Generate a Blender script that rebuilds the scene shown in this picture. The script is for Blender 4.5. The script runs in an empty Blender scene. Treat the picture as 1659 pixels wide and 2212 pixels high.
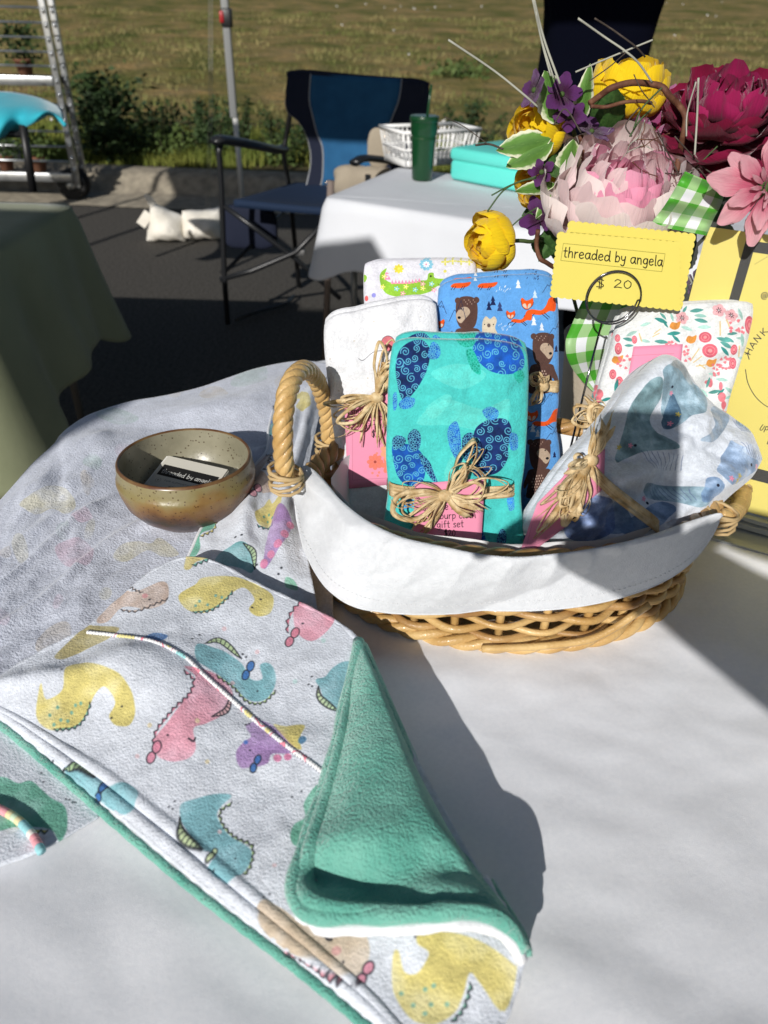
import bpy, math, random
import numpy as np
from mathutils import Vector, Matrix

random.seed(7); RNG = np.random.RandomState(11)
S = bpy.context.scene
# ------------------------------------------------------------------ camera
PITCH, ROLL, EYE, FPX = math.radians(34), math.radians(1.5), 1.25, 1597.0
CF = Vector((0, math.cos(PITCH), -math.sin(PITCH)))
_r0, _u0 = Vector((1, 0, 0)), Vector((0, math.sin(PITCH), math.cos(PITCH)))
CR = math.cos(ROLL) * _r0 + math.sin(ROLL) * _u0
CU = math.cos(ROLL) * _u0 - math.sin(ROLL) * _r0
cam = bpy.data.cameras.new('camera'); co = bpy.data.objects.new('camera', cam)
S.collection.objects.link(co); S.camera = co
cam.sensor_fit = 'VERTICAL'; cam.sensor_height = 36; cam.lens = 26.0
cam.clip_start = 0.02; cam.clip_end = 600
co.matrix_world = Matrix(((CR.x, CU.x, -CF.x, 0), (CR.y, CU.y, -CF.y, 0), (CR.z, CU.z, -CF.z, EYE), (0, 0, 0, 1)))
cam.dof.use_dof = True; cam.dof.focus_distance = 0.80; cam.dof.aperture_fstop = 6.2
# ------------------------------------------------------------------ light
SUN_EL, SUN_AZ = math.radians(27), math.radians(21)          # sun behind the camera, to the left
TO_SUN = Vector((-math.sin(SUN_AZ) * math.cos(SUN_EL), -math.cos(SUN_AZ) * math.cos(SUN_EL), math.sin(SUN_EL)))
sl = bpy.data.lights.new('sun', 'SUN'); sl.energy = 3.9; sl.angle = math.radians(0.55); sl.color = (1.0, 0.965, 0.92)
so = bpy.data.objects.new('sun', sl); S.collection.objects.link(so)
so.rotation_euler = TO_SUN.to_track_quat('Z', 'Y').to_euler(); so.location = (-3, -6, 6)
w = bpy.data.worlds.new('World'); S.world = w; w.use_nodes = True
nt = w.node_tree; bg = nt.nodes['Background']; bg.inputs[1].default_value = 0.05
sky = nt.nodes.new('ShaderNodeTexSky'); sky.sky_type = 'NISHITA'; sky.sun_disc = False
sky.sun_elevation = SUN_EL; sky.sun_rotation = math.atan2(TO_SUN.x, TO_SUN.y)
nt.links.new(sky.outputs[0], bg.inputs[0])
S.view_settings.view_transform = 'Standard'; S.view_settings.look = 'None'
S.view_settings.gamma = 1; S.view_settings.use_curve_mapping = False
S.view_settings.exposure = 0.10

# ------------------------------------------------------------------ points from the photograph's pixels (1659 x 2212)
def ray(u, v): return CF + CR * ((u - 829.5) / FPX) - CU * ((v - 1106) / FPX)
def atz(u, v, z):
    d = ray(u, v); t = (z - EYE) / d.z; return Vector((d.x * t, d.y * t, z))
def aty(u, v, Y):
    d = ray(u, v); t = Y / d.y; return Vector((d.x * t, Y, EYE + d.z * t))
def proj(P):
    q = Vector(P) - Vector((0, 0, EYE)); w_ = q.dot(CF)
    return 829.5 + FPX * q.dot(CR) / w_, 1106 - FPX * q.dot(CU) / w_
ZT = {'1': (0, 0, .3637), '2': (438.9, 82.3, .463), '3': (960, 0, .4213), '4': (658.3, 521.2, .3637), '5': (1042.3, 548.6, .3717),
      '6': (0, 768, .4299), '7': (0, 1371.5, .496), '8': (548.6, 1206.9, .6283), 'b2': (1097.2, 219.4, .3386), 'b4': (1316.6, 493.7, .3224)}
def zp(k, pts):
    a, b, s = ZT[k]; return [(a + x * s, b + y * s) for x, y in pts]

# ------------------------------------------------------------------ mesh helpers
ORG = {}
def link(o): S.collection.objects.link(o); return o
def thing(name, label, cat, loc=(0, 0, 0), group=None):
    o = link(bpy.data.objects.new(name, None)); o.location = loc; o.empty_display_size = .05
    o['label'] = label; o['category'] = cat
    if group: o['group'] = group
    ORG[o] = Vector(loc); return o
def tag(o, label, cat, group=None):
    o['label'] = label; o['category'] = cat
    if group: o['group'] = group
    return o
def mk(name, verts, faces, mat, parent=None, uv=None, smooth=True, col=None):
    org = ORG.get(parent, Vector((0, 0, 0))) if parent else Vector((0, 0, 0))
    me = bpy.data.meshes.new(name)
    V = np.array([tuple(v) for v in verts], dtype=float) if not isinstance(verts, np.ndarray) else verts.astype(float)
    V = V - np.array(org)
    if isinstance(faces, np.ndarray): faces = faces.tolist()
    me.from_pydata(V.tolist(), [], faces)
    if uv is not None:
        lay = me.uv_layers.new(name='UVMap'); li = np.zeros(len(me.loops), dtype=np.int32)
        me.loops.foreach_get('vertex_index', li)
        lay.data.foreach_set('uv', np.asarray(uv, dtype=np.float32)[li].ravel())
    if smooth: me.polygons.foreach_set('use_smooth', [True] * len(me.polygons))
    if isinstance(mat, (list, tuple)):
        for m_ in mat: me.materials.append(m_)
    elif mat: me.materials.append(mat)
    me.update()
    o = link(bpy.data.objects.new(name, me))
    if parent: o.parent = parent; ORG[o] = org
    else: ORG[o] = Vector((0, 0, 0))
    return o
def kind(o, k): o['kind'] = k; return o

def catmull(P, n=8, closed=False):
    P = [np.array(p, dtype=float) for p in P]; out = []; N = len(P)
    segs = N if closed else N - 1
    for i in range(segs):
        p1, p2 = P[i], P[(i + 1) % N]
        p0 = P[i - 1] if (closed or i > 0) else 2 * p1 - p2
        p3 = P[(i + 2) % N] if (closed or i + 2 < N) else 2 * p2 - p1
        for k in range(n):
            t = k / n
            out.append(.5 * ((2 * p1) + (-p0 + p2) * t + (2 * p0 - 5 * p1 + 4 * p2 - p3) * t * t + (-p0 + 3 * p1 - 3 * p2 + p3) * t ** 3))
    if not closed: out.append(P[-1])
    return out
def resample(P, n):
    P = np.array(P, dtype=float); d = np.r_[0, np.cumsum(np.linalg.norm(np.diff(P[:, :2], axis=0), axis=1))]
    t = np.linspace(0, d[-1], n); return np.stack([np.interp(t, d, P[:, k]) for k in range(P.shape[1])], 1)

class MB:
    def __init__(s): s.v = []; s.f = []; s.uv = []
    def add(s, v, f, uv=None):
        b = len(s.v); s.v += [tuple(p) for p in v]; s.f += [tuple(i + b for i in q) for q in f]
        s.uv += [tuple(q) for q in uv] if uv is not None else [(0, 0)] * len(v)
        return s
    def box(s, c, d, rz=0, M=None, bev=0):
        c = Vector(c); x, y, z = d[0] / 2, d[1] / 2, d[2] / 2
        R = M if M else Matrix.Rotation(rz, 3, 'Z')
        if bev <= 0:
            P = [(-x, -y, -z), (x, -y, -z), (x, y, -z), (-x, y, -z), (-x, -y, z), (x, -y, z), (x, y, z), (-x, y, z)]
            F = [(3, 2, 1, 0), (4, 5, 6, 7), (0, 1, 5, 4), (1, 2, 6, 5), (2, 3, 7, 6), (3, 0, 4, 7)]
        else:
            P = []; F = []; L = []
            b = bev
            def ring(xx, yy, zz, r):
                o = []
                for cx, cy, a0 in ((xx - r, yy - r, 0), (-(xx - r), yy - r, 90), (-(xx - r), -(yy - r), 180), (xx - r, -(yy - r), 270)):
                    for k in range(4):
                        a = math.radians(a0 + k * 30); o.append((cx + r * math.cos(a), cy + r * math.sin(a), zz))
                return o
            for (o_, zz) in ((b, -z), (b * .3, -z + b * .3), (0, -z + b), (0, z - b), (b * .3, z - b * .3), (b, z)):
                L.append(len(P)); P += ring(x - o_, y - o_, zz, max(b * 1.0, .0001))
            n = 16
            for a_, b_ in zip(L[:-1], L[1:]):
                for k in range(n): F.append((a_ + k, a_ + (k + 1) % n, b_ + (k + 1) % n, b_ + k))
            F.append(tuple(reversed(range(L[0], L[0] + n)))); F.append(tuple(range(L[-1], L[-1] + n)))
        return s.add([c + R @ Vector(p) for p in P], F)
    def bar(s, a, b, w_, h_=None, up=(0, 0, 1)):
        a, b = Vector(a), Vector(b); d = (b - a); L = d.length; d.normalize(); up = Vector(up)
        if abs(d.dot(up)) > .98: up = Vector((0, 1, 0))
        x = d.cross(up).normalized(); y = x.cross(d).normalized()
        M = Matrix(((x.x, d.x, y.x), (x.y, d.y, y.y), (x.z, d.z, y.z)))
        return s.box((a + b) / 2, (w_, L, h_ or w_), M=M)
    def tube(s, P, r, n=8, closed=False, cap=True, vs=1.0, flat=1.0):
        P = [Vector(p) for p in P]; N = len(P); rr = r if hasattr(r, '__len__') else [r] * N
        T = []
        for i in range(N):
            a = P[i - 1] if (closed or i > 0) else P[i]; b = P[(i + 1) % N] if (closed or i < N - 1) else P[i]
            T.append((b - a).normalized())
        up = Vector((0, 0, 1)) if abs(T[0].z) < .9 else Vector((1, 0, 0))
        x = T[0].cross(up).normalized(); V = []; U = []; F = []; L = 0
        for i in range(N):
            x = (x - T[i] * x.dot(T[i])); x = x.normalized() if x.length > 1e-6 else T[i].orthogonal().normalized()
            y = T[i].cross(x)
            if i: L += (P[i] - P[i - 1]).length
            for k in range(n):
                a = 2 * math.pi * k / n
                V.append(P[i] + (x * math.cos(a) + y * math.sin(a) * flat) * rr[i]); U.append((k / n, L * vs))
        for i in range(N if closed else N - 1):
            for k in range(n):
                j = (i + 1) % N; F.append((i * n + k, i * n + (k + 1) % n, j * n + (k + 1) % n, j * n + k))
        if cap and not closed: F.append(tuple(reversed(range(n)))); F.append(tuple(range((N - 1) * n, N * n)))
        return s.add(V, F, U)
    def lathe(s, prof, c=(0, 0, 0), n=32, M=None, close=False):
        c = Vector(c); V = []; F = []; U = []
        for i, (r, z) in enumerate(prof):
            for k in range(n):
                a = 2 * math.pi * k / n; p = Vector((r * math.cos(a), r * math.sin(a), z))
                V.append(c + (M @ p if M else p)); U.append((k / n, i / max(1, len(prof) - 1)))
        for i in range(len(prof) - 1):
            for k in range(n): F.append((i * n + k, i * n + (k + 1) % n, (i + 1) * n + (k + 1) % n, (i + 1) * n + k))
        if close: F.append(tuple(reversed(range(n)))); F.append(tuple(range((len(prof) - 1) * n, len(prof) * n)))
        return s.add(V, F, U)
    def ribbon(s, P, w_, nrm, tw=0.0, uv0=0):
        """flat strip along P, width w_, facing nrm, turning by tw radians along its length"""
        P = [Vector(p) for p in P]; V = []; F = []; U = []; N = len(P); nrm = Vector(nrm).normalized(); L = 0
        for i in range(N):
            t = (P[min(i + 1, N - 1)] - P[max(i - 1, 0)]).normalized()
            x = t.cross(nrm); x = x.normalized() if x.length > 1e-5 else t.orthogonal().normalized()
            y = t.cross(x); a = tw * i / N
            d = x * math.cos(a) + y * math.sin(a); ww = w_[i] if hasattr(w_, '__len__') else w_
            if i: L += (P[i] - P[i - 1]).length
            V += [P[i] - d * ww / 2, P[i] + d * ww / 2]; U += [(0, L + uv0), (1, L + uv0)]
            if i: F.append((2 * i - 2, 2 * i - 1, 2 * i + 1, 2 * i))
        return s.add(V, F, U)
    def build(s, name, mat, parent=None, smooth=True, uv=True):
        return mk(name, s.v, s.f, mat, parent, s.uv if uv else None, smooth)

def autosmooth(o, ang=35):
    m_ = o.modifiers.new('es', 'EDGE_SPLIT'); m_.split_angle = math.radians(ang); return o
def solid(o, t, off=-1):
    m_ = o.modifiers.new('solid', 'SOLIDIFY'); m_.thickness = t; m_.offset = off; return o

# numpy value noise
_LAT = RNG.rand(256, 256)
def vnoise(x, y):
    x = np.asarray(x, float); y = np.asarray(y, float)
    xi = np.floor(x).astype(int); yi = np.floor(y).astype(int); fx = x - xi; fy = y - yi
    fx = fx * fx * (3 - 2 * fx); fy = fy * fy * (3 - 2 * fy)
    a = _LAT[yi & 255, xi & 255]; b = _LAT[yi & 255, (xi + 1) & 255]; c = _LAT[(yi + 1) & 255, xi & 255]; d = _LAT[(yi + 1) & 255, (xi + 1) & 255]
    return (a * (1 - fx) + b * fx) * (1 - fy) + (c * (1 - fx) + d * fx) * fy - .5
def fbm(x, y, o=4):
    t = 0; a = 1
    for k in range(o): t = t + a * vnoise(x * 2 ** k + 17.3 * k, y * 2 ** k + 9.1 * k); a *= .5
    return t

# ------------------------------------------------------------------ materials
def mat(name, col, rough=.7, spec=.4, col2=None, ns=8.0, bump=0.0, bs=200.0, metal=0.0, sheen=0.0, trans=0.0, coat=0.0, alpha=1.0, detail=6, coords='Object', lo=.35, hi=.65, bump2=0, bs2=20, sub=0, bdist=.002):
    m = bpy.data.materials.new(name); m.use_nodes = True; N = m.node_tree.nodes; Lk = m.node_tree.links
    b = N['Principled BSDF']; b.inputs['Roughness'].default_value = rough; b.inputs['Metallic'].default_value = metal
    b.inputs['Specular IOR Level'].default_value = spec
    b.inputs['Base Color'].default_value = (*col, 1)
    if sheen: b.inputs['Sheen Weight'].default_value = sheen; b.inputs['Sheen Roughness'].default_value = .4
    if trans: b.inputs['Transmission Weight'].default_value = trans
    if coat: b.inputs['Coat Weight'].default_value = coat; b.inputs['Coat Roughness'].default_value = .08
    if alpha < 1: b.inputs['Alpha'].default_value = alpha
    tc = N.new('ShaderNodeTexCoord')
    if col2:
        n = N.new('ShaderNodeTexNoise'); n.inputs['Scale'].default_value = ns; n.inputs['Detail'].default_value = detail
        Lk.new(tc.outputs[coords], n.inputs['Vector'])
        r = N.new('ShaderNodeValToRGB'); r.color_ramp.elements[0].position = lo; r.color_ramp.elements[1].position = hi
        r.color_ramp.elements[0].color = (*col, 1); r.color_ramp.elements[1].color = (*col2, 1)
        Lk.new(n.outputs['Fac'], r.inputs[0]); Lk.new(r.outputs[0], b.inputs['Base Color'])
    last = None
    for st, sc in ((bump, bs), (bump2, bs2)):
        if st:
            n = N.new('ShaderNodeTexNoise'); n.inputs['Scale'].default_value = sc; n.inputs['Detail'].default_value = 5
            Lk.new(tc.outputs[coords], n.inputs['Vector'])
            u = N.new('ShaderNodeBump'); u.inputs['Strength'].default_value = st; u.inputs['Distance'].default_value = bdist
            Lk.new(n.outputs['Fac'], u.inputs['Height'])
            if last: Lk.new(last.outputs[0], u.inputs['Normal'])
            last = u
    if last: Lk.new(last.outputs[0], b.inputs['Normal'])
    return m
def nodes(m): return m.node_tree.nodes, m.node_tree.links, m.node_tree.nodes['Principled BSDF']

# ------------------------------------------------------------------ printed cloth and paper: flat print rasterised here
def sr(c): return tuple(((x + .055) / 1.055) ** 2.4 if x > .04045 else x / 12.92 for x in c)
class Canvas:
    """A flat print. m maps photograph points to canvas uv (0..1)."""
    def __init__(s, w_, h_, base, m):
        s.w, s.h = w_, h_; s.a = np.ones((h_, w_, 3)) * np.array(base); s.m = m
        yy, xx = np.mgrid[0:h_, 0:w_]; s.mot = fbm(xx / 26., yy / 26., 4)
    def P(s, pts): return np.array([((q := s.m(u, v))[0] * s.w, q[1] * s.h) for u, v in pts])
    def _seg(s, P, closed):
        Q = np.vstack([P, P[:1]]) if closed else P; return Q[:-1], Q[1:]
    def _box(s, P, pad):
        x0 = max(0, int(P[:, 0].min() - pad)); x1 = min(s.w, int(P[:, 0].max() + pad) + 2)
        y0 = max(0, int(P[:, 1].min() - pad)); y1 = min(s.h, int(P[:, 1].max() + pad) + 2)
        return x0, x1, y0, y1
    def _cov(s, P, closed, wd):
        x0, x1, y0, y1 = s._box(P, wd + 2)
        if x1 <= x0 or y1 <= y0: return None
        yy, xx = np.mgrid[y0:y1, x0:x1] + .5; D = np.full(xx.shape, 1e9); ins = np.zeros(xx.shape, bool)
        A, B = s._seg(P, closed)
        for (ax, ay), (bx, by) in zip(A, B):
            dx, dy = bx - ax, by - ay; L = dx * dx + dy * dy + 1e-9
            t = np.clip(((xx - ax) * dx + (yy - ay) * dy) / L, 0, 1)
            D = np.minimum(D, (xx - ax - t * dx) ** 2 + (yy - ay - t * dy) ** 2)
            if closed and wd == 0:
                c = ((ay > yy) != (by > yy)); c &= xx < (bx - ax) * (yy - ay) / (by - ay + 1e-12) + ax; ins ^= c
        D = np.sqrt(D)
        if closed and wd == 0: D = np.where(ins, -D, D); cov = np.clip(.5 - D, 0, 1)
        else: cov = np.clip(wd / 2 + .5 - D, 0, 1)
        return (slice(y0, y1), slice(x0, x1)), cov
    def _put(s, rc, cov, col, a, mott, clip):
        sl_, c = rc, cov * a
        if clip is not None: c = c * clip[sl_]
        cc = np.array(col)[None, None, :] * (1 + mott * s.mot[sl_][..., None]) if mott else np.array(col)[None, None, :]
        s.a[sl_] = s.a[sl_] * (1 - c[..., None]) + np.clip(cc, 0, 1) * c[..., None]
    def fill(s, pts, col, a=1, smooth=4, mott=.0, clip=None, raw=False, wash=0):
        P = np.array(pts, float) if raw else s.P(pts)
        if smooth: P = np.array(catmull(P, smooth, True))
        r = s._cov(P, True, 0)
        if r:
            cov = r[1]
            if wash: cov = cov * np.clip(1 - wash * (s.mot[r[0]] + .15), 0, 1)
            s._put(r[0], cov, col, a, mott, clip)
    def line(s, pts, wd, col, a=1, smooth=4, clip=None, raw=False, closed=False):
        P = np.array(pts, float) if raw else s.P(pts)
        if smooth and len(P) > 2: P = np.array(catmull(P, smooth, closed))
        elif closed: P = np.vstack([P, P[:1]])
        r = s._cov(P, False, wd)
        if r: s._put(r[0], r[1], col, a, 0, clip)
    def mask(s, pts, smooth=4):
        P = s.P(pts)
        if smooth: P = np.array(catmull(P, smooth, True))
        M = np.zeros((s.h, s.w)); r = s._cov(P, True, 0)
        if r: M[r[0]] = r[1]
        return M, P
    def ell(s, c, rx, ry=None, col=(0, 0, 0), a=1, rot=0, mott=0, clip=None, wash=0, ring=0):
        ry = ry or rx; pts = []
        for k in range(14):
            t = 2 * math.pi * k / 14; x, y = rx * math.cos(t), ry * math.sin(t)
            pts.append((c[0] + x * math.cos(rot) - y * math.sin(rot), c[1] + x * math.sin(rot) + y * math.cos(rot)))
        if ring: s.line(pts, ring, col, a, 2, clip, closed=True)
        else: s.fill(pts, col, a, 2, mott, clip, wash=wash)
    def image(s, name):
        im = bpy.data.images.new(name, s.w, s.h); px = np.ones((s.h, s.w, 4), np.float32); px[..., :3] = np.clip(s.a, 0, 1)
        im.pixels.foreach_set(px.ravel()); im.pack(); return im
    def material(s, name, rough=.9, bump=.35, bs=900, sheen=.15, spec=.2, ext='EXTEND', bump2=.0, bs2=60, bdist=.002):
        if sheen > .2:                                      # nap of the flannel: fine uneven fibres
            yy, xx = np.mgrid[0:s.h, 0:s.w]; s.a = s.a * (1 + .06 * vnoise(xx / 2.3, yy / 2.1) + .06 * vnoise(xx / 6.1 + 40, yy / 5.3) + .06 * fbm(xx / 30., yy / 26., 3))[..., None]
        m = mat(name, (.8, .8, .8), rough, spec, bump=bump, bs=bs, sheen=sheen, bump2=bump2, bs2=bs2, bdist=bdist); N, Lk, b = nodes(m)
        t = N.new('ShaderNodeTexImage'); t.image = s.image(name); t.extension = ext
        u = N.new('ShaderNodeUVMap'); u.uv_map = 'UVMap'
        Lk.new(u.outputs[0], t.inputs[0]); Lk.new(t.outputs[0], b.inputs['Base Color']); return m

# stroke lettering (x 0..w, y up from the baseline, x-height .6, cap 1)
GL = {
 'a': (.6, [[(.5, .5), (.35, .6), (.12, .5), (.05, .22), (.18, .02), (.36, .08), (.5, .45), (.5, .6), (.47, .2), (.58, .0)]]),
 'b': (.58, [[(.1, 1), (.08, 0)], [(.09, .35), (.25, .6), (.46, .5), (.5, .25), (.35, .02), (.1, .06)]]),
 'c': (.5, [[(.44, .5), (.25, .6), (.07, .38), (.1, .1), (.28, .0), (.46, .1)]]),
 'd': (.62, [[(.48, .42), (.3, .58), (.1, .45), (.06, .15), (.2, .0), (.4, .12), (.5, .4), (.52, 1)], [(.52, 1), (.5, .2), (.58, 0)]]),
 'e': (.55, [[(.08, .3), (.44, .38), (.4, .56), (.22, .6), (.07, .4), (.08, .12), (.25, 0), (.46, .1)]]),
 'f': (.45, [[(.42, .95), (.28, 1), (.2, .85), (.2, 0)], [(.05, .55), (.38, .57)]]),
 'g': (.58, [[(.48, .5), (.3, .6), (.1, .48), (.08, .2), (.24, .08), (.42, .2), (.49, .58), (.46, -.1), (.32, -.32), (.1, -.24)]]),
 'h': (.58, [[(.1, 1), (.08, 0)], [(.08, .3), (.2, .55), (.38, .58), (.46, .4), (.48, 0)]]),
 'i': (.25, [[(.12, .6), (.12, 0)], [(.12, .82), (.13, .85)]]),
 'k': (.52, [[(.1, 1), (.08, 0)], [(.42, .6), (.1, .28), (.46, 0)]]),
 'l': (.26, [[(.13, 1), (.1, .1), (.2, 0)]]),
 'n': (.58, [[(.08, .6), (.08, 0)], [(.08, .32), (.22, .56), (.4, .56), (.46, .36), (.48, 0)]]),
 'o': (.56, [[(.28, .6), (.08, .45), (.08, .15), (.26, 0), (.46, .14), (.46, .44), (.28, .6)]]),
 'p': (.58, [[(.1, .6), (.08, -.35)], [(.09, .4), (.25, .6), (.46, .5), (.48, .22), (.32, .02), (.1, .08)]]),
 'r': (.44, [[(.08, .6), (.08, 0)], [(.08, .3), (.2, .54), (.38, .58)]]),
 's': (.46, [[(.4, .54), (.22, .6), (.1, .46), (.36, .22), (.3, .02), (.06, .06)]]),
 't': (.42, [[(.2, .95), (.18, .1), (.34, 0)], [(.02, .6), (.38, .62)]]),
 'u': (.58, [[(.08, .6), (.08, .2), (.2, .02), (.38, .08), (.46, .3)], [(.47, .6), (.5, 0)]]),
 'y': (.55, [[(.08, .6), (.1, .32), (.26, .2), (.42, .32)], [(.48, .6), (.4, -.15), (.24, -.34), (.06, -.24)]]),
 '$': (.6, [[(.5, .8), (.3, .9), (.1, .72), (.5, .35), (.42, .12), (.08, .12)], [(.28, 1.05), (.24, -.08)], [(.4, 1.05), (.36, -.08)]]),
 '2': (.6, [[(.08, .75), (.25, .95), (.48, .82), (.42, .55), (.06, .02), (.3, .06), (.56, .02)]]),
 '0': (.6, [[(.3, .95), (.08, .65), (.1, .2), (.3, 0), (.5, .25), (.52, .7), (.3, .95)]]),
 'A': (.72, [[(.04, 0), (.34, 1), (.66, 0)], [(.15, .34), (.56, .34)]]), 'H': (.75, [[(.08, 0), (.08, 1)], [(.64, 0), (.64, 1)], [(.08, .5), (.64, .5)]]),
 'K': (.68, [[(.1, 0), (.1, 1)], [(.6, 1), (.12, .42)], [(.26, .58), (.62, 0)]]), 'N': (.78, [[(.08, 0), (.08, 1), (.66, 0), (.66, 1)]]),
 'O': (.85, [[(.4, 1), (.14, .86), (.05, .5), (.14, .14), (.4, 0), (.68, .14), (.77, .5), (.68, .86), (.4, 1)]]),
 'P': (.66, [[(.1, 0), (.1, 1), (.42, 1), (.58, .76), (.42, .5), (.1, .5)]]), 'T': (.68, [[(.03, 1), (.63, 1)], [(.33, 1), (.33, 0)]]),
 'U': (.76, [[(.08, 1), (.08, .3), (.2, .04), (.5, .04), (.64, .3), (.64, 1)]]), 'Y': (.7, [[(.03, 1), (.33, .5), (.63, 1)], [(.33, .5), (.33, 0)]]),
 'S': (.62, [[(.54, .86), (.32, 1), (.1, .8), (.3, .54), (.54, .3), (.34, 0), (.06, .12)]]), 'F': (.6, [[(.1, 0), (.1, 1), (.56, 1)], [(.1, .52), (.48, .52)]]),
 'R': (.68, [[(.1, 0), (.1, 1), (.42, 1), (.58, .76), (.42, .5), (.1, .5)], [(.36, .5), (.6, 0)]]), 'I': (.25, [[(.12, 0), (.12, 1)]]),
 'G': (.8, [[(.68, .82), (.4, 1), (.08, .7), (.08, .3), (.38, 0), (.7, .2), (.7, .46), (.46, .46)]]), 'M': (.88, [[(.08, 0), (.08, 1), (.42, .3), (.76, 1), (.76, 0)]]),
 'L': (.56, [[(.1, 1), (.1, 0), (.5, 0)]]), 'B': (.68, [[(.1, 0), (.1, 1), (.4, 1), (.54, .76), (.4, .52), (.1, .52)], [(.4, .52), (.6, .26), (.44, 0), (.1, 0)]]),
 'E': (.62, [[(.56, 1), (.1, 1), (.1, 0), (.56, 0)], [(.1, .52), (.48, .52)]]), 'D': (.74, [[(.1, 0), (.1, 1), (.4, 1), (.64, .74), (.64, .26), (.4, 0), (.1, 0)]]),
 '@': (1.0, [[(.64, .62), (.46, .7), (.3, .5), (.36, .26), (.54, .3), (.64, .66), (.66, .32), (.82, .3), (.9, .6), (.72, .96), (.36, .98), (.08, .7), (.1, .2), (.4, -.05), (.74, .04)]]),
}
def text(cv, s_, p0, p1, h, wd, col, raw=False, track=.06, a=1, tot=None):
    """lettering along p0 -> p1 (photograph points unless raw), x fitted to the length, height h as a fraction of it"""
    P = np.array([p0, p1], float); X = P[1] - P[0]; L = np.hypot(*X); ex = X / L; ey = np.array([ex[1], -ex[0]])
    W = sum((GL[c][0] + track) if c in GL else .4 for c in s_); k = L / W; x = 0
    for c in s_:
        if c in GL:
            gw, st = GL[c]
            for l in st:
                q = [P[0] + ex * (x + px) * k + ey * py * h for px, py in l]
                cv.line([tuple(t) for t in q], wd, col, a, 3 if c not in 'AHKNTYFIMLE' else 0, raw=raw)
            x += gw + track
        else: x += .4
def spiral(cv, c, r, col, wd, clip=None, turns=1.6, ph=0, sgn=1):
    pts = []
    for k in range(22):
        t = k / 21; a = ph + sgn * turns * 2 * math.pi * t; pts.append((c[0] + r * (1 - .85 * t) * math.cos(a), c[1] + r * (1 - .85 * t) * math.sin(a)))
    cv.line(pts, wd, col, 1, 0, clip, raw=True)
# ================================================================== setting: asphalt, kerb, field
M_asph = mat('asphalt', (.040, .037, .032), .95, .2, (.10, .092, .080), 75, bump=.8, bs=160, detail=8, bump2=.2, bs2=6)
M_conc = mat('kerb_concrete', (.20, .175, .135), .95, .2, (.33, .29, .22), 14, bump=.5, bs=120, detail=8)
M_field = mat('field_grass', (.072, .088, .024), 1, .1, (.20, .16, .075), 1.1, bump=1, bs=9, detail=10, lo=.36, hi=.66, bdist=.08)
N, Lk, b = nodes(M_field)                              # second, finer scale of dry patches
n2 = N.new('ShaderNodeTexNoise'); n2.inputs['Scale'].default_value = 6; n2.inputs['Detail'].default_value = 8
mp = N.new('ShaderNodeMapping'); mp.inputs['Scale'].default_value = (.6, 1.6, 1); tc = N.new('ShaderNodeTexCoord')
Lk.new(tc.outputs['Object'], mp.inputs[0]); Lk.new(mp.outputs[0], n2.inputs['Vector'])
r2 = N.new('ShaderNodeValToRGB'); r2.color_ramp.elements[0].position = .4; r2.color_ramp.elements[1].position = .66
r2.color_ramp.elements[0].color = (1, 1, 1, 1); r2.color_ramp.elements[1].color = (2.1, 1.65, 1.35, 1)
mx = N.new('ShaderNodeMix'); mx.data_type = 'RGBA'; mx.blend_type = 'MULTIPLY'; mx.inputs[0].default_value = .8
src = b.inputs['Base Color'].links[0].from_socket
Lk.new(n2.outputs['Fac'], r2.inputs[0]); Lk.new(src, mx.inputs[6]); Lk.new(r2.outputs[0], mx.inputs[7]); Lk.new(mx.outputs[2], b.inputs['Base Color'])

def sheet(name, x0, x1, y0, y1, nx, ny, zf, m, k='structure'):
    X, Y = np.meshgrid(np.linspace(x0, x1, nx), np.linspace(0, 1, ny) ** 1.0 * (y1 - y0) + y0)
    Z = zf(X, Y); V = np.stack([X.ravel(), Y.ravel(), Z.ravel()], 1)
    i = np.arange(nx * ny).reshape(ny, nx); F = np.stack([i[:-1, :-1].ravel(), i[:-1, 1:].ravel(), i[1:, 1:].ravel(), i[1:, :-1].ravel()], 1)
    return kind(mk(name, V, F, m), k)
KX = lambda x: 6.25 - .07 * (x + 2)                      # kerb line, foot of the kerb
sheet('asphalt_road', -60, 60, -60, 8, 60, 40, lambda X, Y: 0 * X, M_asph)
def fz(X, Y):
    d = np.clip(Y - 6.6, 0, None)
    return .13 + .045 * d * np.clip(d / 8, 0, 1) + .025 * np.clip(d - 12, 0, None) + .05 * fbm(X * .6, Y * .6) * np.clip(d, 0, 1) + .8 * vnoise(X * .05, Y * .05) * np.clip(d / 30, 0, 1)
sheet('field', -140, 140, 6.6, 300, 260, 400, fz, M_field)
sheet('verge_soil', -12, 12, 6.0, 9.5, 160, 40, lambda X, Y: np.where(Y > KX(X) + .42, .137 + .045 * np.clip(Y - 6.6, 0, None) * np.clip((Y - 6.6) / 8, 0, 1) + .03 * fbm(X * 3, Y * 3), -.05), mat('verge_soil', (.05, .042, .022), 1, .1, (.10, .085, .04), 9, bump=1, bs=30))
# kerb with a rolled face and gutter pan
def kerb():
    prof = [(-.42, .0065), (-.40, .012), (-.02, .008), (.06, .03), (.13, .12), (.2, .155), (.34, .16), (.44, .15), (.46, .0)]
    xs = np.arange(-14, 14.01, .1); V = []; F = []; n = len(prof)
    for i, x in enumerate(xs):
        for (dy, z) in prof: V.append((x, KX(x) + dy + .006 * vnoise(x * 3, dy * 9), z))
        if i:
            for k in range(n - 1): F.append(((i - 1) * n + k, i * n + k, i * n + k + 1, (i - 1) * n + k + 1))
    kind(mk('kerb', V, F, M_conc), 'structure')
kerb()
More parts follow.
